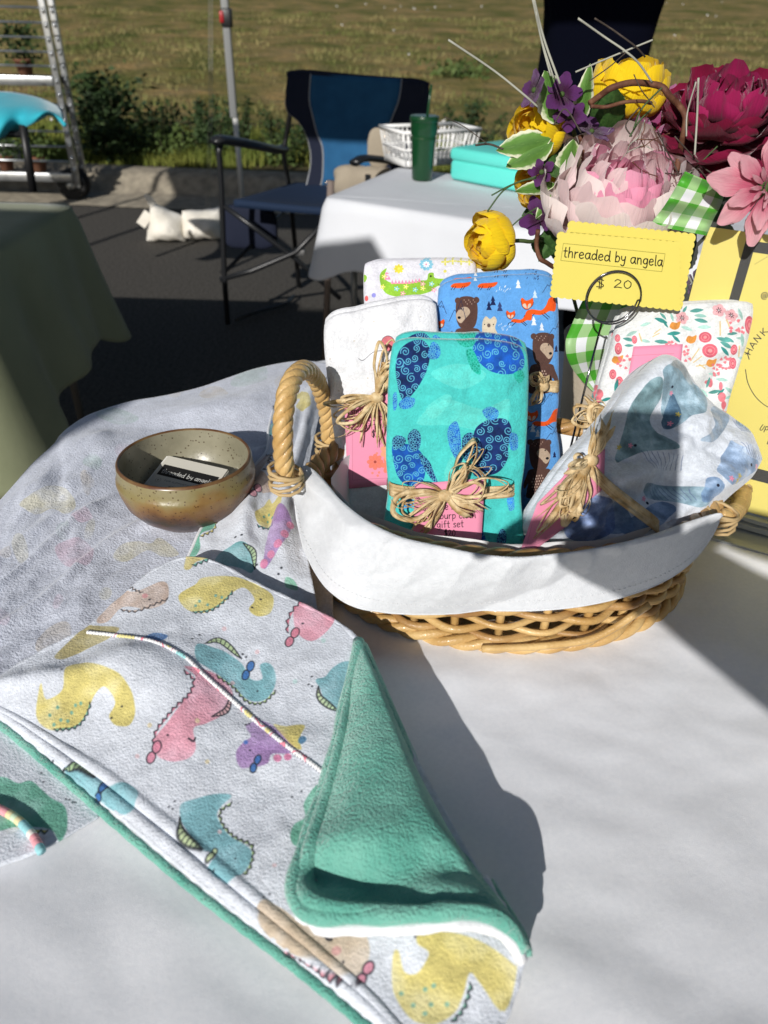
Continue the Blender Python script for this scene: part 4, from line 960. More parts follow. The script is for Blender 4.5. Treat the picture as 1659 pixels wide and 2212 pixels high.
    fl('6', [(1330, 530), (1370, 560), (1350, 620), (1320, 660), (1365, 700), (1360, 750), (1290, 755), (1250, 700), (1260, 620), (1290, 560)], TAN); spikes(cv, '6', [(1250, 600), (1260, 680), (1250, 740)], -6, TAN, n=7); spikes(cv, '6', [(1330, 530), (1365, 570), (1350, 630)], 5, TAN, n=7); toes(cv, '6', [(1290, 710), (1330, 630), (1335, 660)]); bow_(cv, '6', (1290, 765), 8, (.86, .6, .66))
    fl('6', [(1285, 870), (1330, 830), (1360, 790), (1380, 820), (1425, 805), (1410, 880), (1360, 935), (1310, 920)], YEL); dots(cv, '6', [(1330, 880), (1360, 870), (1380, 890), (1350, 900)], 2.6, (.35, .6, .55)); spikes(cv, '6', [(1300, 920), (1350, 935), (1400, 900)], -4, (.35, .6, .6), n=5)
    fl('6', [(1410, 850), (1440, 870), (1470, 930), (1440, 1010), (1390, 1080), (1335, 1130), (1345, 1010), (1380, 900)], PUR); [cv.ell(zp('6', [p])[0], 8, 8, (.88, .56, .7), .95) for p in ((1460, 940), (1435, 990), (1405, 1035), (1370, 1075), (1335, 1110))]
    fl('6', [(1085, 1050), (1120, 1020), (1200, 1000), (1260, 1020), (1290, 1090), (1270, 1130), (1190, 1100), (1100, 1070)], (.42, .66, .68)); belly(cv, '6', [(1230, 1010), (1280, 1050), (1290, 1120)], 6, (.7, .8, .6)); toes(cv, '6', [(1195, 975), (1225, 975), (1300, 1105), (1420, 1135), (1405, 1155)]); fl('6', [(1440, 1165), (1480, 1175), (1500, 1210), (1440, 1200)], (.55, .78, .68))
    fl('6', [(1310, 420), (1340, 350), (1375, 330), (1390, 420), (1330, 440)], (.25, .5, .52)); toes(cv, '6', [(1350, 405)]); bow_(cv, '6', (1357, 370), 6)
    fl('6', [(1400, 230), (1470, 200), (1540, 220), (1560, 290), (1520, 330), (1490, 300), (1510, 250), (1440, 260)], YEL)
    fl('6', [(1340, 110), (1420, 70), (1440, 90), (1370, 140)], (.5, .66, .66)); toes(cv, '6', [(1525, 125), (1540, 128)])
def pale_print(cv):
    """the print showing faintly through the back of the flannel"""
    fl = lambda k, pts, c: cv.fill(zp(k, pts), c, .55, mott=.1, wash=1.0)
    G_, Y_, T_, P_ = (.66, .75, .73), (.80, .77, .62), (.79, .75, .70), (.82, .70, .77)
    fl('6', [(100, 760), (180, 720), (270, 680), (350, 700), (385, 770), (330, 810), (260, 770), (180, 800)], Y_)
    fl('6', [(570, 1020), (620, 960), (700, 940), (760, 950), (800, 920), (860, 960), (900, 1010), (820, 1020), (740, 985), (640, 1040)], Y_)
    fl('6', [(280, 970), (400, 930), (480, 1000), (440, 1080), (330, 1060)], P_); fl('6', [(1000, 210), (1050, 170), (1110, 175), (1150, 230), (1060, 250)], T_)
    fl('6', [(420, 560), (470, 520), (520, 560), (480, 600)], G_); fl('6', [(480, 300), (560, 260), (640, 280), (700, 330), (600, 350)], G_); fl('6', [(180, 1480), (230, 1380), (330, 1340), (360, 1400), (280, 1490)], T_)
    fl('6', [(1160, 160), (1230, 80), (1330, 70), (1340, 150), (1230, 190)], G_); fl('6', [(360, 820), (420, 790), (470, 830), (400, 860)], P_)
    R = random.Random(3)
    for k in range(26):
        u, v = R.uniform(-20, 640), R.uniform(830, 1420); cv.ell((u, v), R.uniform(12, 34), R.uniform(8, 20), R.choice([G_, Y_, T_, P_]), .28, rot=R.uniform(0, 3), wash=1.4)
cvp = Canvas(1250, 1600, (.85, .87, .905), mxy(.762)); dino_print(cvp); M_dino = cvp.material('dinosaur_flannel', .95, .6, 520, sheen=.3, bump2=.25, bs2=70, bdist=.002)
cvq = Canvas(1250, 1600, (.80, .82, .87), mxy(.75)); pale_print(cvq); M_pale = cvq.material('flannel_reverse', .95, .7, 420, sheen=.3, bump2=.3, bs2=60, bdist=.002)
M_mint = mat('mint_minky', (.12, .42, .33), .85, .3, (.22, .56, .45), 26, bump=.9, bs=520, sheen=.6, bump2=.7, bs2=90, bdist=.003, lo=.38, hi=.64)
M_hemw = mat('white_hem', (.80, .81, .83), .9, bump=.4, bs=500)
M_thread = mat('sewing_thread', (.55, .35, .42), .7, col2=(.3, .55, .5), ns=60)

# ---- the big blanket under the bowl
def blanket():
    top = [(-60, 1160, .742), (0, 1088, .742), (65, 1016, .744), (122, 962, .745), (142, 935, .748), (196, 900, .747), (276, 872, .746), (345, 860, .748), (425, 842, .750), (500, 818, .752), (575, 797, .752), (645, 785, .752), (715, 790, .75)]
    bot = [(-60, 1520, .748), (100, 1450, .748), (300, 1345, .75), (420, 1300, .75), (560, 1340, .75), (720, 1340, .748)]
    def lf(u, v, X, Y):
        e = np.clip(np.minimum(np.minimum(v, 1 - v) * 8, 1), 0, 1)
        w1 = np.exp(-((v - .33 - .10 * u + .03 * np.sin(u * 9)) / .03) ** 2) * .009 + np.exp(-((v - .52 - .16 * u) / .022) ** 2) * .007 + np.exp(-((v - .70 + .10 * u) / .03) ** 2) * .005
        q_ = v * 6 - u * 2.2 + 3.4 * fbm(u * 2.4, v * 2.4, 3); w2 = (.5 + .5 * np.cos(q_ * 2.3)) ** 1.8 * .0062 * np.clip(vnoise(u * 3.5 + 4, v * 3.5) * 3 + .5, 0, 1.4) + np.maximum(0, fbm(u * 6 + 2, v * 4, 3)) * .008 + .0022 * fbm(u * 16, v * 22, 3)
        w3 = .016 * np.exp(-(((X + .26) / .10) ** 2 + ((Y - .99) / .05) ** 2)) + .018 * np.exp(-(((X + .10) / .09) ** 2 + ((Y - 1.07) / .05) ** 2)) + .01 * np.exp(-(((X + .40) / .07) ** 2 + ((Y - .88) / .04) ** 2))
        bw = np.clip((((X + .262) / .10) ** 2 + ((Y - .80) / .09) ** 2 - .5) * 1.2, 0, 1)
        return (w1 * e + w2 * (.25 + .75 * e)) * bw + w3 * e * bw + .003
    P = coons(bot, top, [(-60, 1520, .748), (-60, 1160, .742)], [(720, 1340, .748), (715, 790, .75)], 200, 150, lf)
    # the edge falls over the rim of the table
    E = P[:, -1]; D = np.stack([E[:, 0] - TC.x, E[:, 1] - TC.y], 1); D /= np.linalg.norm(D, axis=1)[:, None]; rows = []
    for k in range(1, 15):
        s_ = k / 14; q = E.copy(); o = .02 * math.sin(min(1, s_ * 3) * math.pi / 2) + .02 * s_; f = .012 * np.sin(np.arange(len(E)) * .16) * s_
        q[:, 0] += D[:, 0] * (o + f); q[:, 1] += D[:, 1] * (o + f); q[:, 2] -= .20 * s_ ** 1.3; rows.append(q)
    P = np.concatenate([P] + [r[:, None] for r in rows], 1)
    o = grid('baby_blanket', P, M_pale, None, TXY, True); tag(o, 'rumpled flannel baby blanket, pale side up, lying under the pottery bowl', 'blanket')
    solid(o, .0018, 1); ORG[o] = Vector((0, 0, 0))
    # printed flap folded over towards the basket
    L_ = [(592, 880, .762), (580, 930, .77), (572, 985, .77), (500, 1062, .765), (445, 1135, .762), (398, 1220, .758)]
    Rr = [(705, 820, .76), (690, 900, .765), (672, 980, .768), (655, 1100, .775), (668, 1220, .775), (690, 1330, .76)]
    def lf2(u, v, X, Y): return .010 * np.exp(-((v - .28 - .1 * u) / .09) ** 2) * np.sin(np.pi * u) + .012 * np.exp(-((v - .75) / .1) ** 2) * np.sin(np.pi * np.clip(u * 1.2, 0, 1)) + .008 * fbm(u * 6, v * 4, 3) + .002
    Q = coons(L_, Rr, [(592, 880, .762), (650, 850, .768), (705, 820, .76)], [(398, 1220, .758), (470, 1240, .765), (560, 1290, .765), (690, 1330, .76)], 110, 60, lf2)
    f = grid('folded_flap', Q, M_dino, o, TXY, False); f['label'] = 'printed side of the blanket folded over beside the basket'; solid(f, .002, 1)
    mb = MB(); mb.tube([Vector(tuple(p)) + Vector((0, 0, .001)) for p in Q[::3, 0]], .0022, 8); mb.build('flap_edge', M_hemw, o)
blanket()
# ---- the burp cloth / blanket with the mint back in front
D_ = [(-60, 1520, .749), (0, 1551, .749), (110, 1640, .749), (230, 1745, .749), (330, 1830, .749), (420, 1905, .75), (510, 1975, .75), (600, 2042, .75), (700, 2120, .75), (830, 2228, .75), (870, 2260, .75)]
A_ = [(-60, 1500, .755), (0, 1478, .76), (40, 1450, .762), (120, 1405, .765), (190, 1370, .768), (240, 1325, .77), (285, 1285, .775), (340, 1240, .782), (405, 1216, .785), (470, 1228, .785), (560, 1275, .782), (680, 1330, .78), (745, 1368, .778), (775, 1400, .778)]
B_ = [(775, 1400, .776), (870, 1590, .776), (960, 1760, .778), (1050, 1920, .775), (1118, 2040, .765), (1112, 2110, .76), (1090, 2180, .756), (1060, 2260, .755)]
def burp():
    S1 = [tuple(p) for p in catmull(A_, 6)] + [tuple(p) for p in catmull(B_, 6)][1:]
    def lf(u, v, X, Y):
        r1 = .0024 * np.exp(-((v - .035) / .018) ** 2) + .0024 * np.exp(-((v - .085) / .018) ** 2) - .002 * np.exp(-((v - .06) / .01) ** 2)
        w = (.011 * fbm(X * 9, Y * 9, 3) + .005 * fbm(X * 26, Y * 26, 3)) * np.sin(np.pi * v) + .012 * np.exp(-((v - .55 + .2 * u) / .12) ** 2) * np.exp(-((u - .25) / .15) ** 2)
        return r1 + w + .003 * np.sin(np.pi * v) + .004
    P = coons(D_, S1, [(-60, 1520, .749), (-60, 1500, .755)], [(870, 2260, .75), (1060, 2260, .755)], 320, 130, lf, sm=4)
    o = grid('burp_cloth', P, M_dino, None, TXY, False); tag(o, 'dinosaur print baby cloth with a mint plush back, one corner folded over', 'burp cloth'); solid(o, .003, 1); ORG[o] = Vector((0, 0, 0))
    # mint lower hem and white hems
    low = [Vector(tuple(p)) for p in P[::2, 0]]
    side = [(low[min(i + 1, len(low) - 1)] - low[max(i - 1, 0)]).cross(Vector((0, 0, 1))).normalized() for i in range(len(low))]
    if side[5].y > 0: side = [-q for q in side]
    MB().tube([p + q * .0048 + Vector((0, 0, -.002 + .0006 * math.sin(i * .9))) for i, (p, q) in enumerate(zip(low, side))], .0034, 10).build('mint_hem', M_mint, o)
    def hem(pts, r, nm, m, rnd=.0004):
        mb = MB(); mb.tube(pts, [r + rnd * math.sin(i * 1.3) for i in range(len(pts))], 10); V = np.array(mb.v); return mk(nm, V, mb.f, m, o, TXY(V))
    hem([Vector(tuple(p)) + Vector((0, 0, .0)) for p in P[::2, 1]], .0030, 'rolled_hem', M_dino); hem([Vector(tuple(p)) + Vector((0, 0, -.0005)) for p in P[::2, 9]], .0026, 'rolled_hem', M_dino)
    nA = int(320 * .52)
    hem([Vector(tuple(p)) for p in P[:nA:2, -1]], .0036, 'rolled_hem', M_dino); hem([Vector(tuple(p)) - Vector((0, 0, .001)) for p in P[:nA:2, -8]], .0026, 'rolled_hem', M_dino)
    # mint hem showing on the far edge from the hump to the folded corner
    q = resample(catmull([p for p in A_ if p[0] > 460], 6), 40); MB().tube([atz(a + 3, b_ - 4, c + .001) for a, b_, c in q], .0036, 10).build('mint_hem', M_mint, o)
    # mint triangle
    F_ = [(775, 1388, .782), (800, 1440, .794), (840, 1520, .797), (900, 1640, .799), (960, 1745, .801), (1010, 1832, .803), (1060, 1920, .799), (1100, 1990, .789), (1126, 2052, .776)]
    G_ = [(775, 1388, .782), (772, 1420, .783), (752, 1495, .783), (733, 1590, .783), (706, 1690, .783), (668, 1800, .785), (638, 1895, .789), (638, 1945, .793), (670, 1978, .793), (760, 1986, .792), (880, 1984, .797), (985, 1972, .802), (1060, 1980, .797), (1105, 2012, .787), (1126, 2052, .776)]
    def lm(u, v, X, Y):
        e = np.sin(np.pi * u); r = .007 * np.exp(-((v - .07) / .05) ** 2) * np.clip(u * 6, 0, 1)
        p = atz(760, 1915, .79); d1 = -.016 * np.exp(-(((X - p.x) / .055) ** 2 + ((Y - p.y + .25 * (X - p.x)) / .016) ** 2)); p2 = atz(930, 1890, .79); d1 += -.012 * np.exp(-(((X - p2.x) / .05) ** 2 + ((Y - p2.y) / .014) ** 2))
        p3 = atz(700, 1850, .79); d1 += .006 * np.exp(-(((X - p3.x) / .03) ** 2 + ((Y - p3.y) / .012) ** 2))
        roll = -.020 * np.clip((v - .86) / .14, 0, 1) ** 2
        return r + d1 * np.clip(v * 8, 0, 1) * np.clip((1 - v) * 8, .2, 1) * (e > .02) + .012 * np.sin(np.pi * v) * e + .006 * fbm(X * 14, Y * 14, 3) * e + roll * e
    M = coons(G_, F_, [G_[0], F_[0]], [G_[-1], F_[-1]], 160, 60, lm, sm=6)
    # rolled fold: turn the outer edge down to the table
    E = M[:, -1].copy(); rows = []
    T = np.gradient(E, axis=0); Nn = np.stack([T[:, 1], -T[:, 0]], 1); Nn /= np.linalg.norm(Nn, axis=1)[:, None]
    if Nn[50, 0] < 0: Nn = -Nn
    hgt = E[:, 2] - .752
    for k in range(1, 9):
        a = math.pi * k / 8; q = E.copy(); rad = np.clip(hgt, .004, .03) / 2; q[:, :2] += Nn * (rad * math.sin(a) * .5)[:, None]; q[:, 2] -= rad * (1 - math.cos(a)); rows.append(q)
    M2 = np.concatenate([M] + [r[:, None] for r in rows], 1)
    o2 = grid('mint_back', M2, M_mint, o, None, False); o2['label'] = 'mint green plush back of the cloth, folded over'; solid(o2, .003, 1)
    MB().tube([Vector(tuple(p)) + Vector((0, 0, .0015)) for p in M[::2, 0]], [.0055 + .0006 * math.sin(i * .7) for i in range(81)], 12).build('mint_hem', M_mint, o)
    wh = [Vector(tuple(p)) + Vector((0, -.0045 if i > 45 else 0, -.0045)) for i, p in enumerate(M[::2, 0])][42:]
    hem(wh, .0042, 'rolled_hem', M_hemw)
    B2 = [Vector(tuple(p)) for p in P[int(320 * .80)::2, -1]]; hem(B2, .0040, 'rolled_hem', M_dino)
    MB().tube([p + Vector((.004, -.001, -.002)) for p in B2[:16]], .004, 10).build('mint_hem', M_mint, o)
    # zigzag stitching on the mint hem
    st = MB(); c = [Vector(tuple(p)) for p in M[4:110:1, 9]]
    for i in range(0, len(c) - 1):
        a = c[i] + Vector((0, 0, .0028)); b_ = c[i + 1] + Vector((.0018 if i % 2 else -.0018, .0, .0028)); st.tube([a, b_], .00035, 5)
    k_ = st.build('stitching', M_thread, o)
    # overlocked seam cord across the print
    pts = resample(catmull([(190, 1371, .0), (260, 1379, 0), (335, 1392, 0), (400, 1424, 0), (440, 1462, 0), (500, 1515, 0), (560, 1568, 0), (620, 1616, 0), (668, 1650, 0), (702, 1676, 0)], 6), 260)
    from mathutils.bvhtree import BVHTree
    dg = bpy.context.evaluated_depsgraph_get(); n, m_ = P.shape[:2]; idx = lambda i, j: i * m_ + j
    bv = BVHTree.FromPolygons([Vector(tuple(p)) for p in P.reshape(-1, 3)], [(idx(i, j), idx(i + 1, j), idx(i + 1, j + 1), idx(i, j + 1)) for i in range(n - 1) for j in range(m_ - 1)])
    path = []
    for a in pts:
        h = bv.ray_cast(Vector((0, 0, EYE)), ray(a[0], a[1])); path.append((h[0] if h[0] else atz(a[0], a[1], .77)) + Vector((0, 0, .003)))
    Mcord = mat('seam_cord', (.75, .75, .76), .8, bump=.3, bs=300); N, Lk, b = nodes(Mcord)
    wv = N.new('ShaderNodeTexNoise'); wv.inputs['Scale'].default_value = 45; wv.inputs['Detail'].default_value = 1; r = N.new('ShaderNodeValToRGB'); r.color_ramp.interpolation = 'CONSTANT'
    e = r.color_ramp.elements; e[0].color = (.3, .62, .62, 1); e[1].position = .40; e[1].color = (.8, .8, .8, 1)
    for p_, c_ in ((.56, (.78, .25, .32, 1)), (.60, (.8, .8, .8, 1)), (.66, (.75, .68, .3, 1))): x = e.new(p_); x.color = c_
    tc = N.new('ShaderNodeTexCoord'); Lk.new(tc.outputs['Object'], wv.inputs['Vector']); Lk.new(wv.outputs['Fac'], r.inputs[0]); Lk.new(r.outputs[0], b.inputs['Base Color'])
    MB().tube(path, [.0017 + .0005 * (i % 2) for i in range(len(path))], 8).build('seam_cord', Mcord, o)
    th = MB()
    for i in range(2, len(path) - 2, 3):
        d = (path[i + 1] - path[i]).normalized(); s_ = d.cross(Vector((0, 0, 1))).normalized(); th.tube([path[i] - s_ * .003 - Vector((0, 0, .001)), path[i] + Vector((0, 0, .0022)), path[i] + s_ * .003 - Vector((0, 0, .001)) + d * .001], .0004, 4)
    th.build('seam_thread', mat('dark_thread', (.25, .25, .30), .8), o)
    return Mcord
Mcord = burp()
def fragment():
    P = coons([(-60, 1540, .744), (40, 1600, .744), (130, 1672, .744), (215, 1768, .743)], [(-60, 1900, .744), (0, 1880, .744), (90, 1846, .744), (215, 1772, .743)], [(-60, 1540, .744), (-60, 1900, .744)], [(215, 1768, .743), (215, 1772, .743)], 60, 30, lambda u, v, X, Y: .003 + .002 * fbm(X * 20, Y * 20))
    o = grid('wash_cloth', P, M_dino, None, TXY, True); tag(o, 'corner of a dinosaur print cloth with a pastel cord at the lower left edge', 'cloth'); solid(o, .002, 1); ORG[o] = Vector((0, 0, 0))
    q = resample(catmull([(-40, 1735, 0), (0, 1748, 0), (40, 1772, 0), (72, 1806, 0), (90, 1840, 0)], 6), 60)
    cols = [(.80, .70, .40), (.30, .62, .66), (.80, .36, .40), (.62, .78, .55), (.85, .82, .75)]; ms = [mat('cord_' + n, c, .7) for n, c in zip(('yellow', 'teal', 'pink', 'green', 'cream'), cols)]
    seq = [3, 0, 0, 2, 2, 0, 3, 0, 1, 1, 4, 2, 2, 1]
    for k, c in enumerate(seq):
        a, b_ = int(k * 59 / len(seq)), int((k + 1) * 59 / len(seq)); MB().tube([atz(x[0], x[1], .7525) for x in q[a:b_ + 1]], [.0030 + .0004 * (i % 2) for i in range(b_ - a + 1)], 8).build('cord_wrap', ms[c], o)
fragment()

# ================================================================== pottery bowl with cards
def bowl():
    M = mat('stoneware_glaze', (.25, .2, .1), .38, .5, coat=.25, bump=.5, bs=160, bump2=.15, bs2=30, bdist=.001); N, Lk, b = nodes(M)
    tc = N.new('ShaderNodeTexCoord'); sp = N.new('ShaderNodeSeparateXYZ'); Lk.new(tc.outputs['Object'], sp.inputs[0])
    ns = N.new('ShaderNodeTexNoise'); ns.inputs['Scale'].default_value = 26; ns.inputs['Detail'].default_value = 7; Lk.new(tc.outputs['Object'], ns.inputs['Vector'])
    ma = N.new('ShaderNodeMath'); ma.operation = 'MULTIPLY_ADD'; ma.inputs[1].default_value = .055; Lk.new(ns.outputs['Fac'], ma.inputs[0]); Lk.new(sp.outputs['Z'], ma.inputs[2])
    mr = N.new('ShaderNodeMapRange'); mr.inputs[1].default_value = .034; mr.inputs[2].default_value = .112; Lk.new(ma.outputs[0], mr.inputs[0])
    r = N.new('ShaderNodeValToRGB'); e = r.color_ramp.elements; e[0].position = .05; e[0].color = (.07, .022, .01, 1); e[1].position = .98; e[1].color = (.07, .025, .01, 1)
    for p_, c_ in ((.20, (.035, .022, .016, 1)), (.32, (.075, .032, .014, 1)), (.44, (.16, .075, .02, 1)), (.56, (.22, .13, .04, 1)), (.72, (.23, .19, .08, 1)), (.90, (.27, .235, .13, 1))): x = e.new(p_); x.color = c_
    Lk.new(mr.outputs[0], r.inputs[0]); vo = N.new('ShaderNodeTexVoronoi'); vo.inputs['Scale'].default_value = 210; Lk.new(tc.outputs['Object'], vo.inputs['Vector'])
    rr = N.new('ShaderNodeValToRGB'); rr.color_ramp.elements[0].position = .16; rr.color_ramp.elements[0].color = (.25, .14, .08, 1); rr.color_ramp.elements[1].position = .24; rr.color_ramp.elements[1].color = (1, 1, 1, 1); Lk.new(vo.outputs['Distance'], rr.inputs[0])
    mx = N.new('ShaderNodeMix'); mx.data_type = 'RGBA'; mx.blend_type = 'MULTIPLY'; mx.inputs[0].default_value = .8; Lk.new(r.outputs[0], mx.inputs[6]); Lk.new(rr.outputs[0], mx.inputs[7]); Lk.new(mx.outputs[2], b.inputs['Base Color'])
    Mi = mat('stoneware_inside', (.22, .205, .14), .35, .5, (.30, .28, .20), 30, bump=.2, bs=150, coat=.3); N, Lk, b = nodes(Mi)
    vo = N.new('ShaderNodeTexVoronoi'); vo.inputs['Scale'].default_value = 190; tc = N.new('ShaderNodeTexCoord'); Lk.new(tc.outputs['Object'], vo.inputs['Vector'])
    rr = N.new('ShaderNodeValToRGB'); rr.color_ramp.elements[0].position = .14; rr.color_ramp.elements[0].color = (.2, .11, .06, 1); rr.color_ramp.elements[1].position = .22; rr.color_ramp.elements[1].color = (1, 1, 1, 1); Lk.new(vo.outputs['Distance'], rr.inputs[0])
    mx = N.new('ShaderNodeMix'); mx.data_type = 'RGBA'; mx.blend_type = 'MULTIPLY'; mx.inputs[0].default_value = .9; Lk.new(b.inputs['Base Color'].links[0].from_socket, mx.inputs[6]); Lk.new(rr.outputs[0], mx.inputs[7]); Lk.new(mx.outputs[2], b.inputs['Base Color'])
    p = atz(397, 987, .824); z0 = .751; c = Vector((p.x, p.y, z0)); t = thing('pottery_bowl', 'speckled brown and olive stoneware bowl holding cards, standing on the blanket', 'bowl', c)
    tilt = Matrix.Rotation(math.radians(-2.5), 3, 'X')
    out = [(.0, 0), (.050, 0), (.053, .003), (.063, .011), (.0725, .024), (.0775, .040), (.0792, .049), (.0785, .0535), (.0772, .055), (.0768, .062), (.0762, .070)]
    rim = [(.0750, .0725), (.0735, .0730), (.0720, .0712)]; inn = [(.0720, .0712), (.0722, .064), (.0722, .056), (.072, .046), (.066, .030), (.054, .018), (.035, .011), (0, .009)]
    MB().lathe(out, c, 96, tilt).build('bowl_wall', M, t); MB().lathe([out[-1]] + rim, c, 96, tilt).build('rim', mat('rim_brown', (.10, .04, .018), .3, .5, (.2, .12, .05), 40), t); MB().lathe(inn, c, 96, tilt).build('bowl_inside', Mi, t)
    # cards: a leaning stack, the top one printed
    a0, a1, a2, a3 = [aty(*q) for q in ((364, 982, p.y + .018), (512, 1016, p.y + .012), (470, 1080, p.y - .04), (318, 1046, p.y - .034))]
    z1, z2 = .0, 0
    a0 = Vector(a0); ex = (atz(512, 1018, .79) - atz(362, 983, .79)); ex.z = 0; ex = ex.normalized(); ey = Vector((-ex.y, ex.x, 0)); up = Vector((0, .38, .925)).normalized()
    o0 = atz(362, 984, .793); W_, H_ = .084, .052; dn = (-ey * .93 + Vector((0, 0, -.25))).normalized()
    def cp(a, b_): return o0 + ex * (a * W_) + dn * (b_ * H_)
    nn = ex.cross(-dn).normalized()
    m = lambda u, v: (u, v)
    cv = Canvas(640, 400, (.80, .79, .74), m); w_, h_ = 640, 400; Pt = lambda a, b_: (a * w_, (1 - b_) * h_)
    cv.fill([Pt(.04, .28), Pt(.96, .28), Pt(.96, .62), Pt(.04, .62)], (.12, .12, .12), 1, 0, raw=True)
    def rt(s_, x, y, x2, hh, wd, col): 
        P = Pt(x, y); Q = Pt(x2, y); X = Q[0] - P[0]; Wt = sum((GL[c_][0] + .06) if c_ in GL else .4 for c_ in s_); k = X / Wt; xx = 0
        for c_ in s_:
            if c_ in GL:
                for l in GL[c_][1]: cv.line([(P[0] + (xx + px) * k, P[1] + py * hh) for px, py in l], wd, col, 1, 3, raw=True)
                xx += GL[c_][0] + .06
            else: xx += .4
    rt('threaded by angela', .08, .54, .92, 52, 6, (.78, .78, .76)); rt('FOR SUPPORTING A SMALL', .22, .76, .92, 16, 2.4, (.35, .35, .33)); rt('@THREADEDBYANGELA', .34, .90, .88, 16, 2.4, (.35, .35, .33))
    cv.line([(80 + 26 * math.cos(k * .45), 92 + 26 * math.sin(k * .45)) for k in range(14)], 2.4, (.5, .48, .4), 1, 0, raw=True, closed=True)
    cv.fill([(80, 80), (70, 94), (73, 101), (80, 97), (87, 101), (90, 94)], (.55, .5, .4), 1, 0, raw=True)
    Mc = cv.material('business_card_print', .5, .02, 100, 0, .4)
    Mk = mat('card_stock', (.72, .71, .66), .7)
    for k in range(9):
        off = -nn * .0011 * k + ex * random.Random(k).uniform(-.002, .002) + dn * random.Random(k + 9).uniform(-.001, .001)
        cs = [cp(0, 1), cp(1, 1), cp(1, 0), cp(0, 0)]; cs = [q + off for q in cs]; lo = [q - nn * .0008 for q in cs]
        o = mk('business_card', cs + lo, [(0, 1, 2, 3), (7, 6, 5, 4), (0, 4, 5, 1), (1, 5, 6, 2), (2, 6, 7, 3), (3, 7, 4, 0)], Mc if k == 0 else Mk, None, [(0, 0), (1, 0), (1, 1), (0, 1)] + [(0.01, .01)] * 4, False)
        tag(o, 'printed business card with a dark band lying on top of the stack in the bowl' if k == 0 else 'plain edge of a business card within the stack in the bowl', 'card', 'business cards stacked in the bowl')
bowl()
